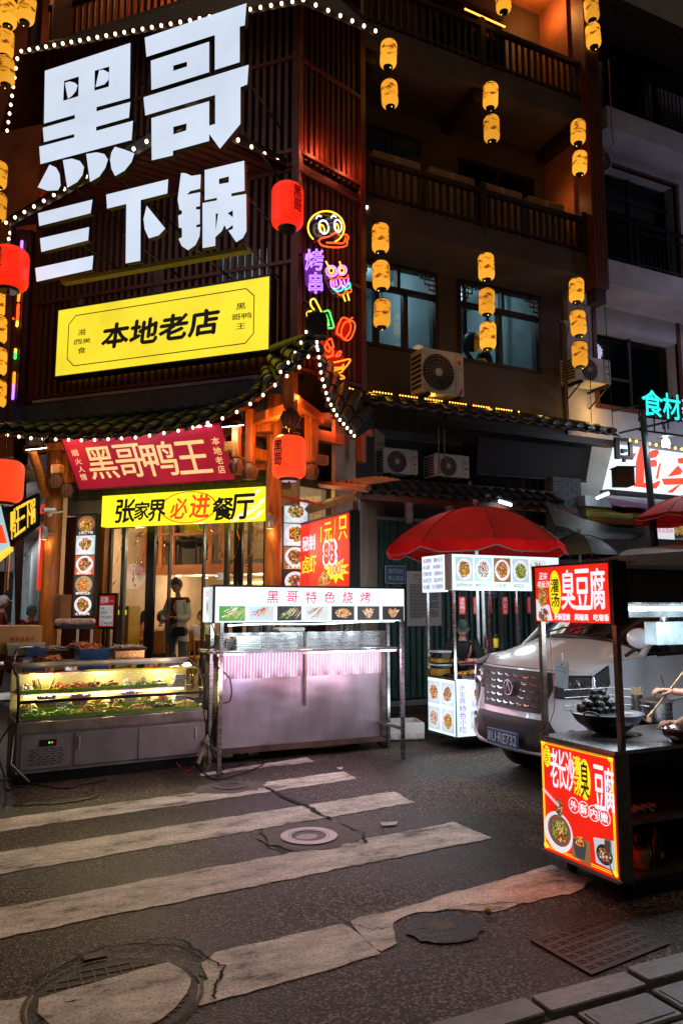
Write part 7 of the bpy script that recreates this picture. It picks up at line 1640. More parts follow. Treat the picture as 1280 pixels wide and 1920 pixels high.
# foam box on the ground
p = G(722,1390);p2 = G(796,1388);fr = Fr((p.x,p.y,0),(p2.x-p.x,p2.y-p.y,0));L_ =(p2-p).length
t = thing('foam_box','open white foam fish box on the ground between the stalls','box',tuple(fr.pt(L_/2,0,-.2)))
m = MB(fr);m.bev(0,L_,.01,.21,-.03,0,.015);m.bev(0,L_,.01,.21,-.43,-.40,.015);m.box(0,.03,.01,.208,-.40,-.03).box(L_-.03,L_,.01,.208,-.40,-.03).box(.03,L_-.03,.012,.03,-.40,-.03)
m.build('box',fo,t)
for k in range(4):MB(fr).bev(.06+k*L_/4.4,.12+k*L_/4.4,.03,.10,.001,.012,.006).build('moulded_rib',fo,t)
#  SNACK CART with red umbrella
YC = 7.26;CF = PY(YC);XC = ony(853,1300,YC).x;CX = PX(XC)
sc_ = thing('snack_cart','small white lit snack cart with dessert photos under the red umbrella','cart',(XC+.4,YC+.25,0))
yB = onx(800,1310,XC).y;z0 = .16;z1 = CF.px(860,1277)[1]
lbx = E('white_cart_light_box',(.80,.97,1),1.12,.12,1.5)
c1 = MB(CF).box(XC+.01,XC+.95,z0,z1,-(yB-YC)+.01,0).build('lit_cabinet',lbx,sc_)
MB(CF).box(XC-.0,XC+.96,z1+.002,z1+.02,-(yB-YC),.01).build('counter',steel,sc_);MB(CF).box(XC,XC+.96,z0-.03,z0-.002,-(yB-YC),.01).build('base',blackm,sc_)
MB(CF).box(XC-.004,XC+.008,z0,z1,-.0,.012).build('edge_strip',cpost,sc_)
yw_, hw = yB-YC, z1-z0
for k,(i,j,f)in enumerate(((0,1,'red'),(1,1,'mix'),(0,0,'white'),(1,0,'orange'))):
 u0 = -yB+.03+i*yw_*.48;v0 = z0+.03+j*hw*.48;food_picture(CX,u0,u0+yw_*.43,v0,v0+hw*.42,.001,c1,f,E('cup_print%d'%k,(.7,.75,.8),.9),paleE,seed=70+k,small=True)
MB(CF).txt('张家界特色小吃',XC+.05,XC+.14,z0+.04,z1-.04,.004,vert=True,off=-.006,shear=.0).build('lettering',E('violet_print',(.28,.05,.6),.7),c1)
food_picture(CF,XC+.22,XC+.40,z0+hw*.52,z1-.03,.001,c1,'mix',plateE,paleE,seed=81,small=True);food_picture(CF,XC+.20,XC+.4,z0+.08,z0+hw*.45,.001,c1,'dark',plateE,paleE,seed=82,small=True)
for a, b in((XC+.015,YC+.02),(XC+.015,yB-.02),(XC+.93,YC+.02),(XC+.93,yB-.02)):MB().box(a-.014,a+.014,z1,1.84,-b-.014,-b+.014).build('pole',steel,sc_)
ca, cb = CF.px(847,1106), CF.px(1046,1046)
XS = ca[0];c2 = MB(CF).box(XS,cb[0],ca[1],cb[1],-.1,0).build('sign_box',lbx,sc_);MB(CF).box(XS-.03,XS-.002,ca[1],cb[1],-.1,.01).build('corner_post',cpost,sc_)
wS, hS = cb[0]-XS, cb[1]-ca[1]
for k,(f,bgk,kf,cp)in enumerate((('orange',paleE,'disc','张家界特色凉粉'),('white',E('icy_blue_print',(.5,.75,.85),.9),'disc','椰奶豆花'),('red',woodE,'disc','冰甜酒'),('green',paleE,'disc','绿豆沙'),('dark',plateE,'bunch',None))):
 u = XS+wS*(.03+k*.172);food_picture(CF,u,u+wS*.155,ca[1]+hS*.24,ca[1]+hS*.93,.001,c2,f,plateE,bgk,kindf=kf,seed=90+k,small=True)
 if cp:MB(CF).txt(cp,u+.01,u+wS*(.15 if len(cp)>4 else .11),ca[1]+hS*.08,ca[1]+hS*.19,.003).build('lettering',inkm,c2)
SX = PX(XS-.03);yS = onx(791,1080,XS-.03).y
c3 = MB(SX).box(-yS,-YC-.1,ca[1]-.02,cb[1],-.04,0).build('side_sign',lbx,sc_);wv = yS-YC-.1;hv = cb[1]-ca[1]
m = MB(SX)
for k, s_ in enumerate(('冰葛粑粉 椰奶豆花','冰凉粉 冰杨梅汁','红糖冰粉 冰酸梅汤','冰绿豆沙 高山莓茶','冰汤圆 长沙葛根粉')):m.txt(s_,-yS+.03,-YC-.13,ca[1]+hv*(.80-k*.19),ca[1]+hv*(.93-k*.19),.004,off=.004)
m.build('lettering',E('violet_menu_print',(.25,.04,.5),.6),c3)
for px, py in((867,1390),(829,1375)):
 p = G(px,py+8);MB().lathe([(.05,-.015),(.062,-.012),(.062,.012),(.05,.015)],(p.x,p.y,.063),16,ax=(.8,-.6,0)).build('wheel',rubber,sc_)
for x_, y_ in((XC+.9,YC+.05),(XC+.9,yB-.05)):MB().lathe([(.05,-.015),(.062,-.012),(.062,.012),(.05,.015)],(x_,y_,.063),16,ax=(.8,-.6,0)).build('wheel',rubber,sc_)
plight('cart_sign_glow',CF.pt(XC+.5,1.75,.3),(.8,.95,1),6,.15);plight('cart_cabinet_glow',CX.pt(-YC-.25,.5,.3),(.8,.95,1),3.5,.15);plight('cart_top_glow',(XC+.5,YC+.3,1.78),(.8,.95,1),6,.1)
for k, x in enumerate((1.15,)):plight('cart_front_glow',CF.pt(XC+.25,.9,.35),(.8,.92,1),9,.15)
pu = ony(893,1040,7.75);zr = ony(893,1033,7.75-.9).z;shade_umbrella((pu.x,7.75),1.10,ony(893,952,7.75).z,ony(893,1028,6.9).z+.11,8,[rm_,rm_],'large red market umbrella over the snack cart',val=.13,rot=.36)
# things on the cart
zc = z1+.021
def lathe_thing(nm,lab,cat,p,prof,mt,part='body',n=18):t = thing(nm,lab,cat,tuple(p));MB().lathe(prof,p,n).build(part,mt,t);return t
t = thing('clear_cover','clear domed cover with orange snacks inside on the snack cart','food cover',(XC+.45,YC+.2,zc));rows =[[Vector((XC+.12+.72*i,YC+.2-.17*cos(a),zc+.03+.17*sin(a)))for a in[pi*k/10 for k in range(11)]]for i in(0,1)]
MB().grid(rows).build('dome',plasticf,t);MB(PY(YC)).bev(XC+.1,XC+.86,zc,zc+.03,-.38,-.02,.01).build('base_tray',blackp,t)
m = MB();heap(m,Vector((XC+.5,YC+.2,zc+.03)),.33,.12,.04,'lump',70,r7,CF);kind(m.build('snacks',M('orange_snack',(.75,.30,.04),.45,var=.5,vs_=20),t),'stuff')
m = MB(PY(YC));u = XC+.25;m.box(u,u+.5,zc+.185,zc+.215,-.15,-.14).build('red_banner',M('red_cloth_banner',(.5,.03,.02),.6),t);MB(PY(YC)).txt('特色莓茶糍粑',u+.03,u+.47,zc+.188,zc+.212,-.137).build('lettering',def_white,t)
pc = onx(828,1290,XC+.08);
for k,(zb_,s_)in enumerate(((zc,.15),(zc+.155,.14))):
 t = thing('plastic_tub',['lower clear plastic tub of yellow sauce on the cart corner','upper clear plastic tub with pale lid on the cart corner'][k],'tub',(XC+.1,yB-.13,zb_));MB().box(XC+.02,XC+.2,zb_,zb_+.12,-(yB-.03),-(yB-.23)).build('tub',plasticf,t);MB().box(XC+.012,XC+.208,zb_+.122,zb_+.14,-(yB-.022),-(yB-.238)).build('lid',M('pale_blue_lid',(.5,.6,.66),.4)if k==0 else bpy.data.materials['pale_blue_lid'],t)
 MB().box(XC+.03,XC+.19,zb_+.005,zb_+(.085 if k==0 else .05),-(yB-.04),-(yB-.22)).build('sauce',M('amber_sauce',(.6,.35,.03),.3)if k==0 else bpy.data.materials['amber_sauce'],t)
for px, c_, lab in((913,(.10,.005,.01),'plastic cup of dark red drink beside the van'),(929,(.85,.55,.02),'plastic cup of yellow drink beside the van')):
 p = ony(px,1214,YC+.45);t = thing('drink_cup',lab,'cup',tuple(p));MB().lathe([(.028,0),(.034,.11)],p,14).build('drink',M('drink_%d'%px,c_,.2,em=c_,es=.35,bump=0),t);MB().lathe([(.03,-.002),(.038,.125),(.036,.13),(.025,.155),(.008,.163)],p,14).build('cup',plasticf,t)
p = ony(910,1214,YC+.45);lathe_thing('steel_bucket','steel bucket the two drink cups stand on beside the van','bucket',p-Z*.17,[(.10,0),(.125,.165),(.13,.168)],steel)
MB().box(p.x-.2,p.x+.25,p.z-.2,p.z-.172,-p.y-.15,-p.y+.15).build('counter_shelf',steel,sc_)
pw = ony(908,1150,7.8);t = MB().tube([Vector((pw.x,7.8,0)),Vector((pw.x-.02,7.8,1.9))],.022,8).build('white_pole',bpy.data.materials.get('white_pole')or whitep);tag(t,'slim white pole standing behind the snack cart by the fence','pole')
for px, w_, tx, lab in((866,11,'冰杨梅汁','red hanging tag 冰杨梅汁, leftmost and widest'),(891,8,'冰汤圆','red hanging tag 冰汤圆, second from the left'),(918,5,'酸梅汤','narrow turned red tag just right of the white pole'),(946,9,'高山莓茶','red hanging tag 高山莓茶 in the middle of the row'),(967,4,'椰汁','thin edge-on red tag right of 高山莓茶'),(991,5,'绿豆沙','narrow red tag at the right end of the row')):
 fr = PY(8.0);a, b = fr.px(px-w_/2,1152 if w_>6 else 1150), fr.px(px+w_/2,1119);t = thing('hanging_tag',lab,'tag',tuple(fr.pt(a[0],a[1])),'red tags hanging below the snack cart sign')
 MB(fr).box(a[0],b[0],a[1],b[1],-.002,.002).build('card',redp,t);MB(fr).txt(tx,a[0]+.01,b[0]-.01,a[1]+.01,b[1]-.01,.004,vert=True,off=.01).build('lettering',def_white,t);MB().tube([fr.pt((a[0]+b[0])/2,b[1],0),fr.pt((a[0]+b[0])/2,b[1]+.12,0)],.002,3).build('string',cablem,t)
 #  STINKY TOFU CART (right foreground)
p = G(1162,1652,.13);XT, Y0 = p.x, p.y;TX = PX(XT);Y1 = onx(1018,1590,XT).y;zc0, zc1 = .13, TX.px(1150,1415)[1]
tcx = thing('tofu_cart','stinky tofu cart with red lit signs in the right foreground','cart',(XT+.7,(Y0+Y1)/2,0))
XR = XT+1.45;TY = PY(Y0)
lo = MB(TX).box(-Y1+.01,-Y0-.005,zc0,zc1-.02,-.05,0).build('lower_sign',redE,tcx)
for z_, e_ in((zc0-.02,.018),(zc1-.018,.014)):MB(TX).box(-Y1,-Y0,z_,z_+e_,-.055,.005).build('sign_edge',cpost,tcx)
MB(TY).box(XT-.0,XT+.10,zc0-.02,zc1-.004,-.02,.004).build('side_plate',M('grimy_grey_plate',(.16,.145,.13),.5,metal=.4,var=.5,vs_=12),tcx)
ww, wh = Y1-Y0, zc1-zc0
def lt2(m,s_,x0,y0,x1,y1,**k):return m.txt(s_,-Y1+x0*ww,-Y1+x1*ww,zc0+(1-y1)*wh,zc0+(1-y0)*wh,**k)
def L2(u,v):return(-Y1+u*ww,zc0+(1-v)*wh)
m = MB(TX)
for o_ in(.025,.04):
 for a, b, c_, d_ in((o_,o_,1-o_,o_+.006),(o_,1-o_-.006,1-o_,1-o_),(o_,o_+.006,o_+.01,1-o_-.006),(1-o_-.01,o_+.006,1-o_,1-o_-.006)):P, Q = L2(a,d_), L2(c_,b);m.flat([P,(Q[0],P[1]),Q,(P[0],Q[1])],.002)
for a, b in((.05,.04),(.95,.04),(.05,.96),(.95,.96)):P = L2(a,b);m.disc(P[0],P[1],.022,.018,.0025,8)
P = L2(.105,.155);m.disc(P[0],P[1],.03,.065,.003,20);P = L2(.62,.27);m.disc(P[0],P[1],.045,.115,.003,28);m.build('yellow_print',yelP,lo)
m = MB(TX);lt2(m,'老长沙',.15,.07,.48,.41,off=.02,d=.003,bold=.05,gap=.02);lt2(m,'豆腐',.74,.12,.98,.48,off=.02,d=.003,bold=.05,gap=.02);m.build('lettering',whP,lo)
m = MB(TX);lt2(m,'灌汤',.47,.09,.57,.43,vert=True,off=.02,d=.003,bold=.06);m.build('yellow_lettering',yelP,lo)
m = MB(TX);lt2(m,'臭',.57,.12,.68,.42,off=.02,d=.006,bold=.05);lt2(m,'正宗',.075,.08,.135,.23,vert=True,off=.0,d=.006);m.build('dark_lettering',inkm,lo)
m = MB(TX)
for k in range(4):P = L2(.46+k*.13,.52+k*.005);m.ring(P[0],P[1],.040,.045,.003,24,sx=1.0)
m.build('ring_print',whP,lo)
m = MB(TX)
for k, ch in enumerate('外酥内嫩'):P = L2(.46+k*.13,.52+k*.005);m.txt(ch,P[0]-.026,P[0]+.026,P[1]-.026,P[1]+.026,.004,off=.02,gap=0,bold=.05)
m.build('lettering',whP,lo)
P = L2(.23,.80);m = MB(TX);m.disc(P[0],P[1],.125,.115,.003,30);b1 = m.build('printed_bowl',plateE,lo);m = MB(TX);m.disc(P[0]+.01,P[1]+.01,.10,.09,.004,26);m.build('printed_broth',E('brown_broth_print',(.25,.1,.06),.8),b1)
def blob(fr,c,ru,rv,d,mt,par,sd,nm='printed_food',n=18,lo_=.7):r = random.Random(sd);MB(fr).flat([(c[0]+ru*r.uniform(lo_,1)*cos(2*pi*k/n),c[1]+rv*r.uniform(lo_,1)*sin(2*pi*k/n))for k in range(n)],d).build(nm,mt,par)
blob(TX,(P[0]+.015,P[1]+.012),.08,.075,.005,FMs['green'],b1,1);blob(TX,(P[0]+.03,P[1]-.01),.05,.05,.0055,FMs['orange'],b1,2);blob(TX,L2(.26,.58),.035,.065,.006,FMs['dark'],b1,3)
MB(TX).flat([L2(.02,.47),L2(.05,.45),L2(.27,.56),L2(.25,.58)],.0065).build('printed_chopsticks',E('pale_pink_print',(.9,.6,.65),.9),b1)
MB(TX).flat([L2(.43,.80),L2(.65,.78),L2(.66,.99),L2(.41,.96)],.003).build('printed_table',woodE,lo)
P = L2(.52,.84);MB(TX).disc(P[0],P[1]+.01,.055,.035,.0045,20).flat([(P[0]-.055,P[1]+.005),(P[0]+.055,P[1]+.005),(P[0]+.035,P[1]-.075),(P[0]-.035,P[1]-.075)],.0044).build('printed_dark_bowl',E('dark_bowl_print',(.05,.06,.08),.9),lo);blob(TX,(P[0],P[1]+.02),.048,.035,.005,FMs['orange'],lo,4)
MB(TX).flat([L2(.70,.73),L2(.95,.70),L2(.95,.94),L2(.72,.93)],.003).build('printed_photo',paleE,lo);P = L2(.83,.84);MB(TX).disc(P[0],P[1],.062,.055,.0036,22).build('printed_plate',darkE,lo);blob(TX,P,.058,.045,.0042,FMs['mix'],lo,5)
# plug hanging out
cable([TX.pt(-Y0-.07,zc0+.20,.012),TX.pt(-Y0-.065,zc0+.09,.012),TX.pt(-Y0-.03,zc0+.02,.015),TX.pt(-Y0+.02,zc0+.0,.01)],'pale plug cable hanging over the lower corner of the tofu cart sign',.004,whitep);t = MB(TX).bev(-Y0-.09,-Y0-.05,zc0+.13,zc0+.20,.003,.02,.01).build('power_plug',M('pale_blue_plug',(.55,.65,.75),.4));tag(t,'pale blue power plug in front of the tofu cart lower sign','plug')
# counter, shelves, poles
MB(TY).box(XT-.005,XR,zc1-.003,zc1+.018,-(Y1-Y0),.005).build('counter',steel,tcx)
for z_ in(zc0-.02,.40):MB(TY).box(XT+.05,XR,z_,z_+.02,-(Y1-Y0)+.0,-.01).build('shelf',steeld,tcx)
MB(PY(Y1)).box(XT+.05,XR,zc0,zc1-.004,-.01,.0).build('back_sheet',blackm,tcx)
MB(TY).box(XT+.1,XR,zc1-.06,zc1-.004,-.02,.0).build('counter_edge',blackm,tcx)
zs_t = TX.px(1143,1055)[1];zs_b = TX.px(1143,1169)[1];zs_t = onx(1143,1055,XT).z;zs_b = onx(1143,1169,XT).z
yn = onx(1143,1100,XT).y;yf = onx(1003,1100,XT).y
for px, y_ in((1163,Y0+.015),(1028,Y1-.03)):
 x_ = XT+.02 if px<1100 else ony(1160,1300,y_).x;MB().box(x_-.016,x_+.016,zc1+.018,zs_t+(.02 if px>1100 else-.2),-y_-.016,-y_+.016).build('pole',steeld,tcx)
for y_ in(Y0+.02,Y1-.03):MB().box(XR-.04,XR,zc0,zs_t,-y_-.015,-y_+.015).build('pole',steeld,tcx)
up = MB(TX).box(-yf,-yn,zs_b,zs_t,-.10,.0).build('upper_sign',redE,tcx);MB(TX).box(-yf-.02,-yf-.001,zs_b-.01,zs_t+.012,-.10,.012).box(-yf,-yn,zs_t+.001,zs_t+.012,-.10,.01).box(-yn+.001,-yn+.03,zs_b-.01,zs_t+.012,-.1,.012).build('sign_frame',blackm,tcx)
uw, uh = yf-yn, zs_t-zs_b
def u2(m,s_,x0,y0,x1,y1,**k):return m.txt(s_,-yf+x0*uw,-yf+x1*uw,zs_b+(1-y1)*uh,zs_b+(1-y0)*uh,**k)
m = MB(TX);m.disc(-yf+.29*uw,zs_b+.53*uh,.052*1.0,.40*uh,.003,28).build('yellow_oval',yelP,up)
m = MB(TX);u2(m,'灌汤',.235,.22,.35,.74,vert=True,off=.02,d=.005,bold=.04);m.build('dark_lettering',inkm,up)
m = MB(TX);u2(m,'臭豆腐',.38,.08,.95,.77,off=.02,d=.004,bold=.05,gap=.04);u2(m,'正宗',.07,.10,.19,.22,off=.02,d=.004);u2(m,'老长沙',.04,.25,.22,.37,off=.02,d=.004);u2(m,'外酥里嫩',.27,.85,.49,.96,off=.02,d=.004,bold=.06);u2(m,'闻着臭',.55,.85,.73,.96,off=.02,d=.004,bold=.06);u2(m,'吃着香',.79,.85,.98,.96,off=.02,d=.004,bold=.06);m.build('lettering',whP,up)
MB(TX).flat([(-yf+.005,zs_b+.01),(-yf+.24*uw,zs_b+.01),(-yf+.2*uw,zs_b+.3*uh),(-yf+.005,zs_b+.42*uh)],.002).build('printed_plate',plateE,up);blob(TX,(-yf+.11*uw,zs_b+.47*uh),.05,.085,.003,FMs['orange'],up,6);blob(TX,(-yf+.12*uw,zs_b+.13*uh),.055,.05,.004,FMs['mix'],up,7);MB(TX).flat([(-yf+.01,zs_b+.68*uh),(-yf+.03,zs_b+.68*uh),(-yf+.13*uw,zs_b+.52*uh),(-yf+.10*uw,zs_b+.50*uh)],.0045).build('printed_chopsticks',woodE,up)
# canopy board and lamp on the long side
za, zb_, zl0 = ony(1200,1062,Y0).z, ony(1200,1130,Y0).z, ony(1200,1136,Y0+.1).z
xp_ = ony(1150,1100,Y0).x
MB(TY).box(xp_+.02,XR,zb_,za-.015,-.06,0).build('canopy_board',M('black_sign_back',(.02,.022,.022),.5,bump=.3),tcx);MB(TY).box(xp_-.02,XR,za-.014,za+.008,-.08,.012).build('canopy_edge',cpost,tcx)
MB(TY).box(xp_-.03,xp_+.015,zb_-.08,za-.015,-.03,.01).build('pole_plate',steeld,tcx)
tl_ = thing('tube_lamp','bright white tube lamp with mirror reflector under the tofu cart canopy','lamp',tuple(ony(1220,1148,Y0+.15)));yl2 = Y0+.15
zt1 = ony(1220,1141,yl2).z;MB().tube([Vector((xp_+.03,yl2,zt1)),Vector((XR-.05,yl2,zt1))],.013,8).build('tube',M('blazing_tube',(1,1,1),.4,em=(.85,1,1),es=9,bump=0),tl_)
rows =[[Vector((x_,yl2+.03+.10*s,zt1+.03-.085*s*s))for s in(0,.3,.6,1)]for x_ in(xp_+.03,XR-.05)];MB().grid(rows).build('reflector',M('lamp_reflector',(.6,.66,.68),.15,metal=.9),tl_)
for x_ in(XT+.4,XT+.8,XT+1.2):plight('tube_glow',(x_,yl2,zt1-.12),(.74,.88,1),12,.04)
q0, q1 = ony(1231,1210,Y0+.45), ony(1300,1165,Y0+.45);t = MB(PY(Y0+.45)).bev(q0.x,q1.x,q0.z,q1.z,-.1,0,.006).build('white_box',M('speckled_white_box',(.20,.26,.26),.4,var=.3,vs_=30));tag(t,'pale speckled box hanging under the tofu cart lamp at the right edge','box')
MB(PY(Y0+.45)).box(q0.x+.1,q0.x+.12,q1.z,zt1+.2,-.05,-.03).build('hanger',steel,t)
for x_, y_ in((XT+.12,Y0+.08),(XT+.14,Y1-.1),(XR-.15,Y0+.08),(XR-.15,Y1-.1)):
 wo = MB().lathe([(.05,-.016),(.06,-.014),(.06,.014),(.05,.016)],(x_,y_,.061),18,ax=(.5,-1,0)).build('wheel',rubber,tcx);MB().box(x_-.02,x_+.02,.062,zc0-.02,-y_-.03,-y_-.018).build('caster_fork',steeld,wo)
plight('tofu_sign_glow',TX.pt(-(Y0+Y1)/2,.5,.3),(1,.08,.03),2.2,.2);plight('tofu_upper_sign_glow',TX.pt(-(Y0+Y1)/2,1.55,.3),(1,.15,.08),1.6,.15)
# card tag on the far pole
cf_ = Fr(onx(1052,1290,XT-.03),(.1,-1,-.12),(0,-.12,1));t = thing('payment_card','white laminated card with small prints hanging crooked on the tofu cart pole','card',tuple(cf_.o));MB(cf_).bev(-.06,.05,0,.165,0,.004,.006).build('card',M('glossy_white_card',(.7,.85,.88),.3,thin=.5),t)
m = MB(cf_);m.word('- - - -',-.035,.025,.12,.125,.005);m.disc(-.005,.14,.006,.006,.005,10);m.build('small_print',M('purple_print',(.2,.03,.2),.5,bump=0),t)
m = MB(cf_)
for k in range(4):m.disc(-.035+k*.02,.10,.005,.005,.005,8)
m.build('dot_print',M('teal_print',(.05,.3,.35),.5,bump=0),t);MB().tube([cf_.pt(0,.165,.002),cf_.pt(-.01,.21,0),onx(1030,1215,XT)],.002,3).build('string',whitep,t)
cable([onx(1030,1185,XT-.01),onx(1037,1290,XT-.02),onx(1038,1330,XT-.02),onx(1024,1366,XT-.01),onx(1010,1378,XT)],'red wire running down the far pole of the tofu cart',.003,M('red_wire',(.45,.03,.02),.5))
# wok with black tofu, pot, bowl
zk = zc1+.018
wc = G(1138,1368,zk+.02);iron = M('seasoned_iron',(.03,.03,.03),.3,metal=.8,var=.4);t = thing('wok','large black iron wok on the tofu cart counter holding a rack of black tofu','wok',(wc.x,wc.y,zk))
RWk = .225;MB().lathe([(.07,.0),(.12,.015),(.19,.07),(RWk,.125),(RWk+.008,.127),(RWk-.008,.122),(.17,.07),(.1,.025),(.0,.015)],(wc.x,wc.y,zk+.002),36).build('bowl',iron,t)
for a in(radians(205),radians(20)):c_ = Vector((wc.x+(RWk+.015)*cos(a),wc.y+(RWk+.015)*sin(a),zk+.125));tt = Vector((-sin(a),cos(a),0));oo = Vector((cos(a),sin(a),.8)).normalized();MB().tube([c_+tt*.05*cos(b)+oo*.05*sin(b)for b in[pi*k/8 for k in range(9)]],.006,6).build('handle',iron,t)
MB().lathe([(.115,.0),(.12,.004),(.08,.003)],(wc.x+.05,wc.y-.07,zk),24).build('burner_ring',blackm,t)
t2 = thing('draining_rack','wire rack over the wok edge with a high wire guard','rack',(wc.x-.06,wc.y,zk+.13));m = MB()
for i in range(9):m.tube([Vector((wc.x-.19+i*.035,wc.y-.14,zk+.131)),Vector((wc.x-.19+i*.035,wc.y+.16,zk+.131))],.0025,4)
m.build('grid',steel,t2);m = MB()
for z_ in(.16,.21,.26):m.tube([Vector((wc.x-.2,wc.y+.16,zk+z_)),Vector((wc.x+.2,wc.y+.16,zk+z_)),Vector((wc.x+.22,wc.y+.0,zk+z_))],.002,4)
for i in range(7):m.tube([Vector((wc.x-.2+i*.07,wc.y+.16,zk+.13)),Vector((wc.x-.2+i*.07,wc.y+.16,zk+.27))],.002,4)
m.build('guard',steel,t2)
tf = M('black_fermented_tofu',(.022,.026,.027),.28,var=.5,vs_=40,bump=.7,bs=60);rt = random.Random(12)
t3 = thing('tofu_pile','heap of shiny black stinky tofu cubes on the wire rack','food',(wc.x-.04,wc.y+.02,zk+.135))
k = 0
for lvl,(nn,rad)in enumerate(((14,.15),(10,.11),(6,.07),(3,.03))):
 for i in range(nn):
  a = 2*pi*i/nn+lvl;c_ = Vector((wc.x-.04+rad*cos(a)*rt.uniform(.6,1)*1.05,wc.y+.02+rad*.75*sin(a)*rt.uniform(.6,1),zk+.155+lvl*.034));MB().ell(tuple(c_),rt.uniform(.026,.036),rt.uniform(.022,.032),rt.uniform(.020,.028),7,5,.24,rt).build('tofu_piece',tf,t3)
pp = G(1232,1352,zk);t = thing('stock_pot','steel stock pot with domed lid and loop handle behind the wok','pot',tuple(pp));MB().lathe([(.095,0),(.10,.01),(.10,.13),(.108,.135)],pp,28).build('pot_body',steel,t);MB().lathe([(.112,.137),(.10,.15),(.05,.165),(.0,.168)],pp,28).build('lid',steeld,t)
m = MB();m.tube([pp+Vector((.04*cos(a),-.02,.165+.035*sin(a)))for a in[pi*k/8 for k in range(9)]],.005,6);m.build('lid_handle',blackm,t);MB().tube([pp+Vector((-.1,-.04,.11)),pp+Vector((-.15,-.06,.115)),pp+Vector((-.15,-.0,.115)),pp+Vector((-.1,0.02,.11))],.006,6).build('side_handle',steel,t)
p3 = G(1213,1338,zk+.0)+Vector((0,.1,0));t = thing('skewer_cup','cup packed with pale wooden skewers behind the stock pot','cup',tuple(p3));MB().lathe([(.04,0),(.045,.13)],p3,14).build('cup',steeld,t);m = MB()
for i in range(30):a, q = rt.uniform(0,6.28), rt.uniform(0,.03);m.tube([p3+Vector((q*cos(a),q*sin(a),.05)),p3+Vector((q*1.7*cos(a),q*1.7*sin(a),.185+rt.uniform(-.006,.006)))],.003,4)
kind(m.build('skewers',M('pale_bamboo',(.6,.42,.2),.6),t),'stuff')
pb_ = G(1268,1392,zk);t = thing('sauce_bowl','dark brown glazed sauce bowl under the vendor hand','bowl',tuple(pb_));MB().lathe([(.035,0),(.04,.01),(.075,.04),(.088,.085),(.085,.085),(.07,.04),(.0,.02)],pb_,26).build('bowl',M('brown_glaze',(.05,.02,.012),.12,coat=.5),t)
# shelf goods
ps = ony(1208,1488,Y0+.12);m = MB();
for k in range(6):m.ell((ps.x-.08+.03*k,Y0+.14,.42+.012+.012*(k%2)),.03,.035,.018,8,5,.35,rt)
tag(m.build('crumpled_cloth',M('pale_blue_cloth',(.3,.38,.4),.8)),'crumpled pale blue cloth on the upper shelf of the tofu cart','cloth')
px_ = ony(1206,1600,Y0+.08);t = thing('wrapped_container','clear plastic wrapped container with pale pickles on the bottom shelf','container',(px_.x,Y0+.1,zc0));MB().lathe([(.045,.002),(.048,.09),(.045,.1)],(px_.x,Y0+.1,zc0+.003),14).build('jar',M('pickle_contents',(.30,.27,.10),.4,var=.5,vs_=20),t);MB().ell((px_.x,Y0+.1,zc0+.08),.062,.062,.075,12,8,.08).build('wrapping',plasticf,t);MB().tube([Vector((px_.x-.03,Y0+.1,zc0+.15)),Vector((px_.x-.045,Y0+.1,zc0+.18)),Vector((px_.x-.01,Y0+.1,zc0+.18))],.006,5).build('knot',carton,t)
pbt = ony(1236,1590,Y0+.1);t = thing('bottle','dark glass bottle with yellow label in the shadow of the bottom shelf','bottle',(pbt.x,Y0+.12,zc0));MB().lathe([(.03,.002),(.032,.12),(.014,.16),(.013,.2)],(pbt.x,Y0+.12,zc0),14).build('glass_body',M('dark_bottle',(.01,.008,.005),.1),t);MB().box(pbt.x-.014,pbt.x+.014,zc0+.04,zc0+.07,-(Y0+.086),-(Y0+.084)).build('label',M('yellow_paper',(.5,.35,.05),.6),t)
#  SILVER VAN
VX, VY = 4.30, 5.62
silver = M('silver_car_paint',(.74,.76,.80),.34,metal=.05,var=.08,bump=.05,bs=20,coat=.7,rv=0)
pblk = M('matt_black_trim',(.010,.010,.011),.55);chrome = M('chrome',(.55,.55,.57),.2,metal=1,bump=0);vglass = glassM('tinted_car_glass',(.45,.5,.5),.10,.02);lampg = M('headlamp_lens',(.62,.64,.68),.10,metal=.85,var=.55,vs_=18,coat=1)
van = thing('minivan','silver minivan with its window open parked behind the tofu cart','van',(VX+2,VY,0))
def vp(s,w_,z):return Vector((VX+s,VY+w_,z))
def lerp_t(T,x):
 for(a,b),(c,d)in zip(T,T[1:]):
  if x<=c:return b+(d-b)*max(0,(x-a))/(c-a)
 return T[-1][1]
LEAN =[(.335,.05),(.42,.0),(.60,.01),(.76,.06),(1.06,.12)]
def FB(w_,z,o=0):return vp(.26*(abs(w_)/.82)**3+lerp_t(LEAN,z)-o,w_*(1-.0*o),z)
def belt(s):return lerp_t([(.2,1.05),(.45,1.14),(.9,1.19),(1.3,1.2),(4.2,1.30)],s)
def SW(s,z):return .82+.02*sin(pi*min(1,max(0,(z-.3)/.8)))-.05*max(0,1-s/.5)**2
def S(s,z,sd,o=0):return vp(s,sd*(SW(s,z)+o),z)
def zb(s):
 for c in(.80,3.35):
  d = .37**2-(s-c)**2
  if d>0:return max(.33,.30+sqrt(d))
 return .33
ws =[-.82+1.64*i/32 for i in range(33)]
MB().grid([[FB(w_,z)for w_ in ws]for z in[.335+.725*j/14 for j in range(15)]]).build('front_body',silver,van)
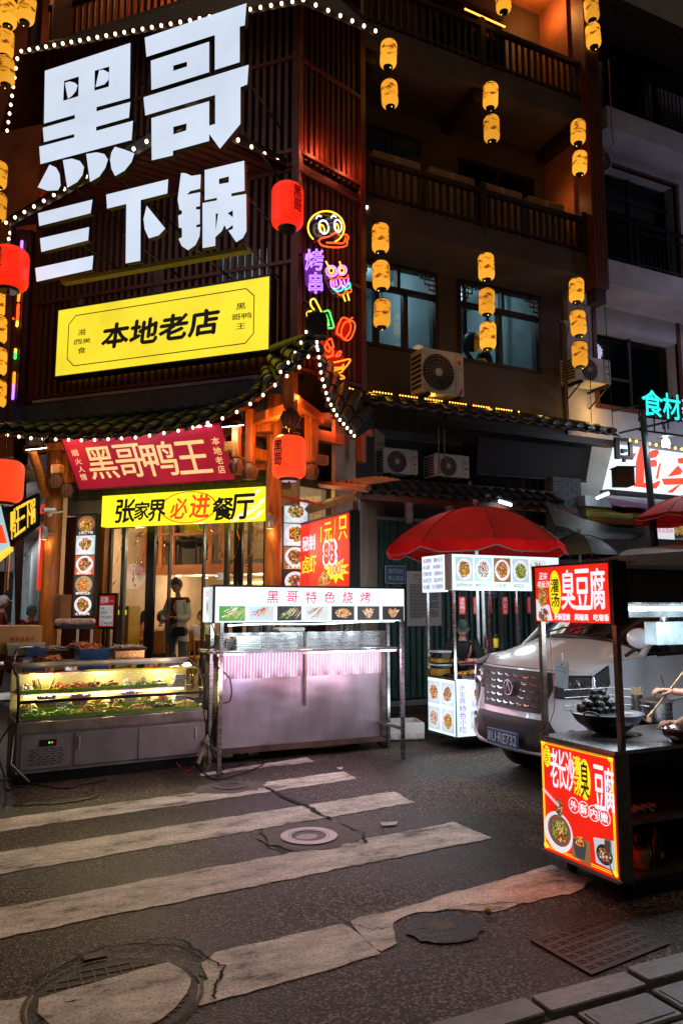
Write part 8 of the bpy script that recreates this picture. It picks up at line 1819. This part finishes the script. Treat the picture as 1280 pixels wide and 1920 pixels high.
def fpatch(P,o,mt,nm,par=None,nx=1,ny=1):
 """patch on the front: P = (w0,w1) at z0 and (w2,w3) at z1"""
 w0, w1, z0, w2, w3, z1 = P;rows =[[FB(w0+(w2-w0)*j/6+((w1+(w3-w1)*j/6)-(w0+(w2-w0)*j/6))*i/12,z0+(z1-z0)*j/6,o)for i in range(13)]for j in range(7)]
 m = MB();m.grid(rows);e =[rows[0],[p+Vector((o+.01,0,0))for p in rows[0]]];m.grid(e);m.grid([rows[-1],[p+Vector((o+.01,0,0))for p in rows[-1]]]);return m.build(nm,mt,par or van)
gr = fpatch((-.40,.40,.70,-.56,.56,1.045),.022,pblk,'grille')
for j in range(5):
 z = .745+j*.060;hw_ = .36+(z-.70)*.42
 for i in range(8):
  a = -hw_+2*hw_*(i+.12)/8;b = a+2*hw_*.72/8
  if abs((a+b)/2)<.09 and 1<=j<=3:continue
  MB().grid([[FB(a,z,.032),FB((a+b)/2,z-.004,.036),FB(b,z+.008,.032)],[FB(a,z+.009,.027),FB((a+b)/2,z+.008,.030),FB(b,z+.022,.027)]]).build('chrome_dash',chrome,gr)
m = MB();o_ = Vector((-.055,0,0));c_ = FB(0,.885)
m.tube([c_+o_+Vector((0,.062*cos(a),.066*sin(a)))for a in[2*pi*k/22 for k in range(22)]],.008,6,closed=True);m.tube([c_+o_+Vector((0,-.035,-.05)),c_+o_+Vector((0,0,.062)),c_+o_+Vector((0,.035,-.05))],.008,6);m.tube([c_+o_+Vector((0,0,-.02)),c_+o_+Vector((0,0,.05))],.006,5);m.build('badge',chrome,van)
VF = Fr(FB(-.30,.92,.03),(0,-1,0));MB(VF).word('SC16',0,.09,0,.022,.0).build('red_badge_lettering',M('red_badge',(.4,.02,.02),.4),gr)
fpatch((-.34,.34,.50,-.42,.42,.645),.020,pblk,'air_intake');fpatch((-.50,.50,.345,-.52,.52,.515),.018,M('dark_bumper_plastic',(.035,.033,.033),.5),'lower_bumper')
for sd in(-1,1):fpatch((sd*.34,sd*.62,.50,sd*.40,sd*.50,.64)if sd>0 else(-.62,-.34,.50,-.50,-.40,.64),.018,bpy.data.materials['dark_bumper_plastic'],'bumper_side_trim')
m = MB();m.tube([FB(w_,z,.02)for w_,z in((-.74,.52),(-.62,.41),(-.5,.365),(0,.36),(.5,.365),(.62,.41),(.74,.52))],[.012,.02,.026,.026,.026,.02,.012],6);m.build('skid_strip',silver,van)
for sd in(-1,1):
 c_ = FB(sd*.68,.52,.0);m = MB();m.lathe([(.075,0),(.07,.012),(.05,.004)],c_,18,ax=(-1,sd*.5,0));fg = m.build('fog_lamp_recess',pblk,van);MB().lathe([(.042,.006),(.03,.016),(.0,.018)],c_,16,ax=(-1,sd*.5,0)).build('fog_lamp',lampg,fg)
 top_, bot_ =[],[]
 for i in range(15):
  t_ = i/14
  if t_<.5:w_ = .50+.32*t_*2;f_ = lambda z, w_ = w_:FB(sd*w_,z,.012)
  else:s_ = .26+.16*(t_-.5)*2;f_ = lambda z, s_ = s_:S(s_,z,sd,.012)
  zt_ = 1.02+.03*t_+.14*max(0,t_-.5);zb2 = .84+.03*t_+.26*max(0,t_-.6)
  top_.append(f_(zt_));bot_.append(f_(min(zb2,zt_-.01)))
 h_ = MB().grid([bot_,[a.lerp(b,.5)+Vector((-.006,sd*.006,0))for a,b in zip(bot_,top_)],top_]).build('headlight',lampg,van)
 MB().tube(bot_+top_[::-1],.007,5,closed=True).build('headlight_rim',pblk,h_)
 c2_ = FB(sd*.66,.95,.02);MB().lathe([(.045,0),(.04,.008),(.03,.002),(.012,.0)],c2_,16,ax=(-1,sd*.5,0)).build('projector',chrome,h_)
 ss_ =[.26+.62*i/10 for i in range(11)]+[1.0+.1*i for i in range(33)]
 MB().grid([[S(s,zb(s)+(belt(s)-zb(s))*j/8,sd)for s in ss_]for j in range(9)]).build('side_body',silver,van)
 MB().tube([S(.80+.37*cos(a),.30+.37*sin(a),sd,.004)for a in[pi*k/14 for k in range(15)]],.014,5).build('wheel_arch',pblk,van)
 MB().tube([S(1.02+.08*sin(z*3),z,sd,.002)for z in[.32+.1*k for k in range(8)]],.004,4).build('door_seam',pblk,van);MB().tube([S(2.15,z,sd,.002)for z in(.3,.6,.9,1.18)],.004,4).build('door_seam',pblk,van)
 MB().tube([S(s,.80+(s-1)*.10,sd,.006)for s in[1.1+.2*k for k in range(12)]],.012,5).build('crease',silver,van);MB().tube([S(s,.50+(s-1.2)*.05,sd,.006)for s in[1.3+.2*k for k in range(10)]],[.002]+[.012]*9,5).build('side_strip',pblk,van)
 hd = MB().tube([S(1.95,1.0,sd,.03),S(2.1,1.01,sd,.035)],.014,6).build('door_handle',silver,van)
 for c in(.80,3.35):
  wl_ = MB().lathe([(.16,-.1),(.28,-.1),(.305,-.07),(.305,.07),(.28,.1),(.2,.1)],vp(c,sd*.70,.305),30,ax=(0,sd,0)).build('wheel',rubber,van)
  m = MB().lathe([(.03,.06),(.19,.085),(.2,.1)],vp(c,sd*.70,.305),24,ax=(0,sd,0));m.build('rim',steel,wl_)
  MB().lathe([(.35,-.2),(.36,.08)],vp(c,sd*.70,.33),20,ax=(0,sd,0)).build('wheel_housing',pblk,van)if 0 else None
 MB().grid([[vp(s,sd*(.80-.0),belt(s)),vp(s+(.06 if s<3 else 0),sd*.72,1.6),vp(s+.1,sd*.66,1.84)]for s in(2.25,3.2,4.05)]).build('rear_side_glass',vglass,van)
 MB().tube([vp(.84,sd*.80,1.18),vp(1.2,sd*.745,1.5),vp(1.62,sd*.67,1.84)],.032,6).build('windscreen_pillar',silver,van);MB().tube([vp(2.2,sd*.81,1.24),vp(2.3,sd*.67,1.85)],.04,6).build('door_pillar',silver,van)
 MB().tube([S(s,belt(s)+.005,sd,.0)for s in(1.0,1.4,2.2,3.2,4.1)],.016,5).build('window_sill_trim',pblk,van)
rows =[]
for j in range(11):
 s = j/10;row =[]
 for w_ in ws:
  q = abs(w_/.82);s0 = .26*q**3+.13;ss2 = s0+(.86-s0)*s;zc_ = 1.06+.28*s**.75;zbb = belt(max(ss2,.3))if q>.3 else 0
  z = zc_-(zc_-belt(max(ss2,.3)))*q**3 if s>0 else 1.06-.015*q**3
  row.append(vp(ss2,w_*(.985 if s>0 else 1),z))
 rows.append(row)
MB().grid(rows).build('hood',silver,van)
MB().tube([rows[0][i]+Vector((-.004,0,.002))for i in range(33)],.006,5).build('hood_seam',pblk,van)
rows =[[vp(.80+.82*s+.10*(w_/.75)**2*(1-s),w_*(1-.12*s),1.335+.52*s-.13*(w_/.75)**2*(1-s*.7))for w_ in[-.75+1.5*i/14 for i in range(15)]]for s in[j/6 for j in range(7)]]
MB().grid(rows).build('windscreen',vglass,van)
MB().tube([p+Vector((-.01,0,-.0))for p in rows[0]],.03,6).build('cowl',pblk,van);MB().grid([[vp(.88,-.7,1.19),vp(.88,.7,1.19)],[vp(1.35,-.7,1.2),vp(1.35,.7,1.2)]]).build('dashboard',pblk,van)
for a, b in(((.80,.45,1.335),(.98,-.1,1.44)),((.80,-.15,1.34),(.94,-.62,1.37))):MB().tube([vp(a[0]-.02,a[1],a[2]),vp((a[0]+b[0])/2-.03,(a[1]+b[1])/2,(a[2]+b[2])/2+.02),vp(b[0]-.03,b[1],b[2])],.009,5).build('wiper',pblk,van)
MB().grid([[vp(s,w_,1.87-.05*(w_/.68)**4-.02*abs(s-2.6)**2*.4)for w_ in[-.70+1.4*i/12 for i in range(13)]]for s in[1.58+.32*i for i in range(9)]]).build('roof',silver,van)
MB().grid([[vp(4.15,w_,z)for w_ in(-.80,0,.80)]for z in(.3,1.0,1.83)]).build('tailgate',silver,van)
MB().grid([[vp(s,w_,.27)for w_ in(-.78,.78)]for s in(.3,4.1)]).build('underbody',pblk,van)
m = MB();
for w_ in(-.36,.36):m.ell(tuple(vp(1.95,w_,1.05)),.10,.20,.38,10,8);m.ell(tuple(vp(1.98,w_,1.48)),.05,.12,.12,10,6)
m.build('seats',M('grey_seat_cloth',(.05,.05,.055),.9),van)
mc = ony(1198,1197,VY-1.0);m = MB();m.ell(tuple(mc),.065,.13,.085,14,10);mr_ = m.build('wing_mirror',silver,van);MB().tube([mc-Z*.06,vp(mc.x-VX,-.84,1.2)],.016,6).build('mirror_arm',pblk,mr_)
pl_ = FB(0.0,.42,.06);PF = Fr((pl_.x,VY,.375),(0,-1,-.0),(.04,0,1));pt = MB(PF).bev(-.22,.22,0,.14,-.012,0,.012).build('number_plate',M('blue_plate',(.02,.12,.30),.35,bump=0),van)
m = MB(PF);m.word('U·RE732',-.15,.205,.025,.115,.002,off=.012);m.txt('湘',-.21,-.16,.025,.115,.002,off=.005);m.box(-.215,.215,.004,.007,.0,.002).box(-.215,.215,.133,.136,.0,.002);m.build('plate_text',def_white,pt)
plight('windscreen_side_glow',ony(1120,1235,Y0+.75),(.75,.85,1),20,.25)  # made-up lamp by the cart to lift the van's bonnet and flank
#  PEOPLE
def skinned(V_,E_,R_,sub=1):
 me = bpy.data.meshes.new('sk');me.from_pydata([tuple(v)for v in V_],E_,[]);o = bpy.data.objects.new('sk',me)
 o.modifiers.new('s','SKIN')
 for i, r in enumerate(R_):d = me.skin_vertices[0].data[i];d.radius =(r if isinstance(r,tuple)else(r,r));d.use_root = i==0
 if sub:md = o.modifiers.new('u','SUBSURF');md.levels = sub;md.render_levels = sub
 r = evalm(o,lambda v:v.copy());bpy.data.objects.remove(o);bpy.data.meshes.remove(me);return r
def add_skin(m,V_,E_,R_,sub=1):v, f = skinned(V_,E_,R_,sub);return m._a(v,f,True)
BASE = dict(pel=(0,0,.93),wai=(0,0,1.08),che=(0,.01,1.28),nec=(0,.0,1.42),hea=(0,.02,1.5),sl=(-.17,0,1.36),sr=(.17,0,1.36),el=(-.24,.0,1.08),er=(.24,0,1.08),wl=(-.25,.08,.84),wr=(.25,.08,.84),hl=(-.09,0,.88),hr=(.09,0,.88),kl=(-.10,.02,.48),kr=(.10,.02,.48),al=(-.10,-.02,.08),ar=(.10,-.02,.08),tl=(-.11,.12,.03),tr=(.11,.12,.03))
SIT = dict(pel=(0,0,.50),wai=(0,.02,.66),che=(0,.05,.86),nec=(0,.08,1.0),hea=(0,.10,1.08),sl=(-.17,.04,.95),sr=(.17,.04,.95),el=(-.24,.14,.72),er=(.24,.14,.72),wl=(-.15,.38,.74),wr=(.15,.38,.74),hl=(-.09,.02,.48),hr=(.09,.02,.48),kl=(-.12,.42,.50),kr=(.12,.42,.50),al=(-.12,.40,.09),ar=(.12,.40,.09),tl=(-.12,.52,.03),tr=(.12,.52,.03))
def hand(m,w_,d,pal,r=.0085,curl=.5,side=1):
 """palm with five bent fingers of different length; w_ wrist, d direction, pal palm normal"""
 d = d.normalized();sdv = d.cross(pal).normalized()*side;n = pal.normalized();V_ =[w_,w_+d*.045,w_+d*.075];E_ =[(0,1),(1,2)];R_ =[(.022,.016),(.030,.014),(.030,.012)]
 add_skin(m,V_,E_,R_)
 for k, L_ in enumerate((.062,.072,.068,.052)):
  b = w_+d*.07+sdv*(.027-k*.018);P =[b];ang = 0
  for j in range(3):ang += curl*(.7+.3*j);P.append(P[-1]+(d*cos(ang)+n*sin(ang))*L_*(.42,.32,.26)[j])
  add_skin(m,P,[(0,1),(1,2),(2,3)],[r*1.1,r,r*.95,r*.8])
 b = w_+d*.02+sdv*.022;P =[b,b+sdv*.022+d*.022+n*.01,b+sdv*.028+d*.045+n*.025,b+sdv*.018+d*.062+n*.035];add_skin(m,P,[(0,1),(1,2),(2,3)],[r*1.4,r*1.25,r*1.1,r*.9])
def person(label,pos,face,pose,top,bot,shoe=blackp,h=1.0,hairm=hair,long_=False,cap=None,sleeves=True,tilt=0.0,nolegs=False,hands=True,slim=1.0,openshirt=None):
 pose ={**(SIT if pose.pop('sit',False)else BASE),**pose};c_, s_ = cos(face), sin(face)
 def T(p):return Vector(pos)+Vector((p[0]*c_-p[1]*s_,p[0]*s_+p[1]*c_,p[2]))*h
 J ={k:T(v)for k,v in pose.items()};t = thing('person',label,'person',tuple(pos));m = MB();q = slim*h
 V_ =[J[k]for k in('pel','wai','che','nec','hea','sl','sr','el','er','wl','wr','hl','hr','kl','kr','al','ar','tl','tr')]
 E_ =[(0,1),(1,2),(2,3),(3,4),(2,5),(2,6),(5,7),(6,8),(7,9),(8,10),(0,11),(0,12),(11,13),(12,14),(13,15),(14,16),(15,17),(16,18)]
 R_ =[(.12,.095),(.105,.085),(.12,.09),.05,.045,.055,.055,.038,.038,.026,.026,.08,.08,.055,.055,.036,.036,.035,.035];R_ =[tuple(a*q for a in r)if isinstance(r,tuple)else r*q for r in R_]
 add_skin(m,V_,E_,R_)
 fd =(T((0,1,0))-T((0,0,0))).normalized();rd =(T((1,0,0))-T((0,0,0))).normalized();fw =(fd*cos(tilt)-Z*sin(tilt)).normalized();up =(Z*cos(tilt)+fd*sin(tilt)).normalized()
 hc = J['hea']+up*.075*h;rows =[]
 for i in range(13):
  a = pi*i/12;row =[]
  for k in range(18):
   b = 2*pi*k/18;x, y, z = sin(a)*cos(b), sin(a)*sin(b), cos(a)
   w_ = .074*(1-.22*max(0,-z));f_ = .09*(1-.1*max(0,-z));yy = y*f_
   if y>.8 and-.45<z<.15 and abs(x)<.25:yy += .022*(1-abs(z+.15)*2)
   row.append(hc+(rd*x*w_+fw*yy+up*z*.112)*h)
  rows.append(row)
 m.grid(rows,True,True)
 for sd in(-1,1):m.ell(tuple(hc+(rd*sd*.075+up*-.005)*h),.014*h,.02*h,.03*h,8,6)
 if hands:
  for a, b, sd in(('wl','el',1),('wr','er',-1)):
   d =(J[a]-J[b]).normalized();hand(m,J[a]+d*.01,d,(fd*.2-rd*sd*-.9).normalized()if abs(d.z)>.7 else Z*1.0,curl=.45,side=sd)
 m.build('body',skin,t)
 m = MB()
 for sd in(-1,1):m.ell(tuple(hc+(rd*sd*.03+fw*.083+up*.008)*h),.010*h,.008*h,.005*h,8,5)
 m.build('eyes',black_ink,t);m = MB();m.tube([hc+(rd*x+fw*(.092-abs(x)*.3)-up*.055)*h for x in(-.022,0,.022)],.0045*h,5);m.build('mouth',M('lip',(.3,.08,.06),.5)if 'lip' not in bpy.data.materials else bpy.data.materials['lip'],t)
 m = MB()
 for sd in(-1,1):m.tube([hc+(rd*sd*x+fw*.088+up*z)*h for x,z in((.015,.026),(.03,.031),(.045,.026))],.004*h,4)
 m.build('eyebrows',hair,t)
 m = MB();rows =[]
 for i in range(9):
  a = pi*.62*i/8;row =[]
  for k in range(18):
   b = 2*pi*k/18;x, y = cos(b), sin(b);aa = a*(.62 if y>.5 else(.85 if y>0 else 1.05));row.append(hc+(rd*sin(aa)*x*.086+fw*sin(aa)*y*.101+up*cos(aa)*.126+up*.004)*h)
  rows.append(row)
 m.grid(rows,True,True)
 if long_:m.tube([hc-fw*.08*h,hc-(fw*.11+up*.12)*h,hc-(fw*.10+up*.28)*h],[.05*h,.05*h,.03*h],8)
 m.build('hair' if cap is None else 'cap',cap or hairm,t)
 if cap:MB().grid([[hc+(rd*x*.075+fw*(.085+y*sqrt(1-x*x*.8))+up*(.045-y*.2))*h for x in(-1,-.5,0,.5,1)]for y in(0,.07)]).build('cap_peak',cap,t)
 m = MB();V2 =[J['wai']-Z*.08*h,J['wai'],J['che'],J['nec']-Z*.03*h,J['sl'],J['sr'],J['el'],J['er'],J['wl'].lerp(J['el'],.12),J['wr'].lerp(J['er'],.12)];E2 =[(0,1),(1,2),(2,3),(2,4),(2,5),(4,6),(5,7)]+([(6,8),(7,9)]if sleeves else[]);R2 =[(.14,.115),(.135,.11),(.145,.115),.065,.078,.078,.058,.058,.045,.045]
 if not sleeves:V2 = V2[:8];R2 = R2[:6]+[.062,.062]
 add_skin(m,V2,E2,[tuple(a*q for a in r)if isinstance(r,tuple)else r*q for r in R2]);m.build('top',top,t)
 if not nolegs:
  m = MB();add_skin(m,[J['pel'],J['hl'],J['hr'],J['kl'],J['kr'],J['al']+Z*.02,J['ar']+Z*.02],[(0,1),(0,2),(1,3),(2,4),(3,5),(4,6)],[(.135*q,.11*q),.095*q,.095*q,.078*q,.078*q,.075*q,.075*q]);m.build('trousers',bot,t)
  for a, b in(('al','tl'),('ar','tr')):m = MB();add_skin(m,[J[a]-Z*.02,J[b]],[(0,1)],[.045*h,.04*h]);m.build('shoe',shoe,t)
 return t, J, hc, rd, fw, up, T
jean = M('faded_blue_jeans',(.13,.19,.22),.85,var=.3,vs_=8,bump=.3);shirtw = M('pale_mint_shirt',(.55,.66,.63),.8,var=.15,vs_=6,bump=.4,bs=14);maroon = M('maroon_knit',(.10,.012,.018),.9,bump=.4,bs=90);blackc = M('black_cloth',(.012,.012,.013),.85,bump=.3,bs=25)
# woman with phone in the doorway
wp = LF.px(334,1140,-.62);wpos = LF.pt(wp[0],ZF,-.62);fa = atan2(LF.n.y,LF.n.x)-pi/2
t, J, hc, rd, fw, up, T = person('woman in open pale shirt and wide jeans looking at her phone in the doorway',wpos,fa,dict(sl=(-.145,0,1.36),sr=(.145,0,1.36),el=(-.20,.04,1.09),er=(.20,.04,1.09),wl=(-.06,.22,1.12),wr=(.05,.24,1.08),kl=(-.11,.02,.48),kr=(.12,.0,.48)),maroon,jean,h=1.0,tilt=.45,sleeves=False,slim=.82)
for sd, a, b, c in((-1,'sl','el','wl'),(1,'sr','er','wr')):
 m = MB();add_skin(m,[J['che']+rd*sd*.08-fw*.02,J[a],J[b],J[c].lerp(J[b],.25)],[(0,1),(1,2),(2,3)],[.085,.08,.064,.052])
 m.grid([[T((sd*x,y,z))for x,y,z in((.06,.135,1.36),(.075,.15,1.2),(.09,.15,1.0),(.10,.145,.80))],[T((sd*x,y,z))for x,y,z in((.12,.10,1.36),(.14,.10,1.2),(.15,.10,1.0),(.17,.09,.78))],[T((sd*x,y,z))for x,y,z in((.155,.0,1.36),(.155,-.0,1.2),(.165,-.0,1.0),(.185,-.02,.78))],[T((0,y,z))for y,z in((-.12,1.38),(-.14,1.2),(-.15,1.0),(-.16,.78))]]);m.build('open_shirt',shirtw,t)
ph = T((-.01,.31,1.16));f5 = Fr(ph,rd,up*.4+fw*.9 if 0 else(Z*.8+fw*.6));p_ = MB(f5).bev(-.036,.036,-.07,.08,-.008,.0,.008).build('phone',M('grey_phone',(.35,.36,.4),.3));tag(p_,'grey phone held in both hands by the woman in the doorway','phone');p_m = MB(f5).disc(.015,.055,.012,.012,.002,10).build('camera_lens',blackp,p_)
t2 = thing('handbag','small black quilted handbag hanging at the hip of the woman','bag',tuple(T((-.17,.17,.86))));f6 = Fr(T((-.17,.19,.86)),rd);MB(f6).bev(-.10,.10,0,.13,-.05,.04,.03).build('bag_body',blackm,t2);MB().tube([T((-.10,.18,.98)),T((0,.19,1.2)),T((.12,.12,1.38)),T((.13,-.05,1.4))],.006,4).build('strap',M('bronze_strap',(.3,.16,.08),.4,metal=.4),t2)
yj = M('yellow_rain_jacket',(.75,.68,.02),.6,bump=.5,bs=8,var=.2);zmz = zb1+.02
pf_ = LF.px(350,1040,-2.9);person('seated person in a yellow jacket seen from behind on the mezzanine',LF.pt(pf_[0],zmz,-2.95),fa+1.9,dict(sit=True,er=(.22,.2,.85),wr=(.08,.22,1.08)),yj,blackc,long_=True,h=.92)
def chair(p,face,lab,mt=wood,seatm=None):
 t = thing('chair',lab,'chair',tuple(p),'wooden dining chairs');c_, s_ = cos(face), sin(face);X = lambda a, b, z:Vector(p)+Vector((a*c_-b*s_,a*s_+b*c_,z))
 for a in(-.19,.19):
  MB().tube([X(a,.19,0),X(a,.18,.44)],.016,6).build('leg',mt,t);MB().tube([X(a,-.22,0),X(a,-.19,.45),X(a*.95,-.25,.92)],.016,6).build('leg',mt,t)
 fr = Fr(X(0,0,.45),(c_,s_,0));MB(fr).bev(-.21,.21,-.02,.03,-.21,.21,.02).build('seat',seatm or mt,t);fr = Fr(X(0,-.23,.5),(c_,s_,0));MB(fr).bev(-.17,.17,.06,.42,-.012,.012,.05).build('backrest',mt,t);return t
redw = M('light_orange_chair_wood',(.45,.20,.07),.45,var=.3)
chair(LF.pt(pf_[0],zmz,-2.95),fa+1.9,'dark mezzanine chair under the person in the yellow jacket',woodd);chair(LF.pt(pf_[0]-.5,zmz,-3.1),fa+1.9,'empty dark mezzanine chair left of the yellow jacket',woodd)
for px, d_, lab in((300,-1.6,'orange wooden chair of the diner in the pale shirt'),(372,-2.0,'orange wooden chair right of the standing woman')):
 u = LF.px(px,1180,d_)[0];chair(LF.pt(u,ZF,d_),fa+pi+(.3 if px<350 else-.4),lab,redw)
u = LF.px(300,1180,-1.6)[0];person('diner in a pale pink shirt seated with back to the glass',LF.pt(u,ZF,-1.6),fa+pi+.3,dict(sit=True),M('pale_pink_shirt',(.65,.5,.45),.8,bump=.3),blackc,sleeves=False,h=.95)
u = LF.px(262,1180,-2.3)[0];person('diner in a dark red top facing left beyond the glass door',LF.pt(u,ZF,-2.3),fa+pi-1.2,dict(sit=True),M('rust_top',(.35,.08,.04),.8,bump=.3),blackc,long_=True,h=.95)
u = LF.px(378,1180,-2.9)[0];person('diner in a light blue shirt seated far back right of the woman',LF.pt(u,ZF,-2.9),fa+.5,dict(sit=True),M('light_blue_shirt',(.4,.5,.58),.8,bump=.3),blackc,h=.95)
for px, d_, lab in((280,-2.0,'dining table with dishes left of the standing woman'),(365,-2.5,'dining table with bottles right of the standing woman')):
 u = LF.px(px,1180,d_)[0];f7 = LF.at(u,ZF,d_);t = thing('dining_table',lab,'table',tuple(f7.o));MB(f7).bev(-.35,.35,.70,.74,-.35,.35,.03).build('table_top',redw,t)
 for a in(-.3,.3):
  for b in(-.3,.3):MB(f7).box(a-.02,a+.02,0,.70,b-.02,b+.02).build('leg',redw,t)
 for k in range(4):p = f7.pt(-.25+.16*k,.745,-.1+.15*(k%2));lathe_thing('dish' if k<3 else 'bottle','%s on the dining table %s of the standing woman'%(['white plate of food nearest the left','small white bowl','white plate in the middle','green bottle'][k],'left' if px<300 else 'right'),'dish' if k<3 else 'bottle',p,[(.04,0),(.08,.02),(.075,.02),(0,.01)]if k<3 else[(.03,0),(.03,.14),(.012,.19),(.012,.23)],whitep if k<3 else fm_['green'])
p = LF.px(226,1180,-.9);f8 = LF.at(p[0],ZF,-.9);t = thing('yellow_cabinet','yellow drinks cabinet with lit header inside the left glass door','cabinet',tuple(f8.o));MB(f8).bev(-.14,.14,0,1.28,-.3,0,.015).build('body',M('yellow_cabinet_paint',(.5,.32,.03),.45),t);MB(f8).box(-.10,.10,1.15,1.22,.0,.006).build('lit_header',yelP,t)
for k in range(5):MB(f8).box(-.11,.11,.62+k*.09,.64+k*.09,.0,.006).build('slot',wood,t)
# man with cap on the snack cart
pm_ = ony(866,1205,YC+.62);person('seated man in dark cap and jacket looking down behind the snack cart',(pm_.x,YC+.62,.28),pi*.82,dict(sit=True),blackc,blackc,cap=M('dark_green_cap',(.02,.035,.03),.8),tilt=.45,h=.93)
# driver
pdr = ony(1206,1170,VY-.36);person('driver with dark jacket seen through the open van window',(pdr.x+.05,VY-.36,.42),pi/2+.25,dict(sit=True,el=(-.2,.05,.7),er=(.2,.05,.7),wl=(-.1,.2,.55),wr=(.1,.2,.55)),blackc,blackc,h=.92)
# red clad shop worker at the far left
pr = atY(4,1140,13);person('shop worker in dark red uniform standing down the side street',(pr.x,pr.y,.12),fa+2.2,dict(),M('dark_red_uniform',(.2,.01,.015),.8),M('dark_red_apron',(.14,.01,.012),.8),cap=M('white_cook_cap',(.6,.6,.6),.8))
pr = atY(52,1150,12.0);person('crouching person in red and teal hood behind the cardboard box',(pr.x,pr.y,.5),fa+1.5,dict(sit=True),M('bright_red_coat',(.5,.02,.03),.8),blackc,cap=M('teal_hood',(.02,.18,.22),.8),h=.9)
# vendor: both arms reach over the counter
ch1 = ony(1226,1290,Y0+.28);h2_ = ony(1235,1352,Y0+.26);vx, vy = 3.13, 2.47
t = thing('person','vendor in black reaching chopsticks and a bowl over the tofu cart counter','person',(vx,vy,.09));m = MB()
w1, w2 = ch1+Vector((.10,-.05,-.02)), h2_+Vector((.10,-.06,-.01))
Vv =[Vector((vx+.1,vy,.95)),Vector((vx+.12,vy+.02,1.12)),Vector((vx+.14,vy+.05,1.32)),Vector((vx+.15,vy+.07,1.46)),Vector((vx+.15,vy+.1,1.55)),Vector((vx+.0,vy+.06,1.40)),Vector((vx+.33,vy+.06,1.40)),Vector((vx+.40,vy+.22,1.16)),Vector((vx+.58,vy+.2,1.12)),w2,w1,Vector((vx+.02,vy,.9)),Vector((vx+.2,vy,.9)),Vector((vx+.02,vy+.02,.5)),Vector((vx+.2,vy+.02,.5)),Vector((vx+.02,vy-.02,.16)),Vector((vx+.2,vy-.02,.16)),Vector((vx+.02,vy+.12,.12)),Vector((vx+.2,vy+.12,.12))]
Ev =[(0,1),(1,2),(2,3),(3,4),(2,5),(2,6),(5,7),(6,8),(7,9),(8,10),(0,11),(0,12),(11,13),(12,14),(13,15),(14,16),(15,17),(16,18)]
Rv =[(.12,.095),(.105,.085),(.12,.09),.05,.045,.055,.055,.040,.040,.024,.024,.08,.08,.055,.055,.036,.036,.035,.035]
add_skin(m,Vv,Ev,Rv);hand(m,w1,ch1-w1,Vector((-.3,.2,-1)),.009,.55,1);hand(m,w2,h2_-w2,Vector((-.2,.2,-1)),.009,.65,1);m.ell((vx+.16,vy+.12,1.64),.075,.09,.11,14,10);m.build('body',M('warm_hand_skin',(.55,.26,.16),.45,var=.15),t)
m = MB();m.ell((vx+.155,vy+.10,1.67),.09,.10,.11,12,8);m.build('hair',hair,t)
m = MB();add_skin(m,Vv[:4]+Vv[5:9],[(0,1),(1,2),(2,3),(2,4),(2,5),(4,6),(5,7)],[(.14,.11),(.135,.105),(.14,.11),.065,.075,.075,.058,.058]);m.build('top',blackc,t)
m = MB();add_skin(m,[Vv[0]]+Vv[11:17],[(0,1),(0,2),(1,3),(2,4),(3,5),(4,6)],[(.135,.11),.095,.095,.075,.075,.06,.06]);m.build('trousers',blackc,t)
for a, b in((15,17),(16,18)):m = MB();add_skin(m,[Vv[a],Vv[b]],[(0,1)],[.045,.04]);m.build('shoe',blackp,t)
tip = ony(1217,1343,Y0+.22);bt = ony(1300,1235,Y0+.25)
for o_, lab in(((0,0,0),'upper one of the wooden chopsticks in the vendor hand'),((-.016,-.01,.004),'lower one of the wooden chopsticks in the vendor hand')):tag(MB().tube([tip+Vector(o_),bt+Vector(o_)*.5],.0045,5).build('chopstick',M('chopstick_wood',(.55,.3,.12),.5)if 'chopstick_wood' not in bpy.data.materials else bpy.data.materials['chopstick_wood']),lab,'chopstick')
m = MB();m.tube([tip+Vector((.03,0,.03)),tip,tip-Vector((.02,.01,.035))],[.008,.013,.015],8);tag(m.build('fried_morsel',fm_['tan']),'golden fried morsel pinched between the chopstick tips','food')
bpy.data.scenes.remove(AUX)
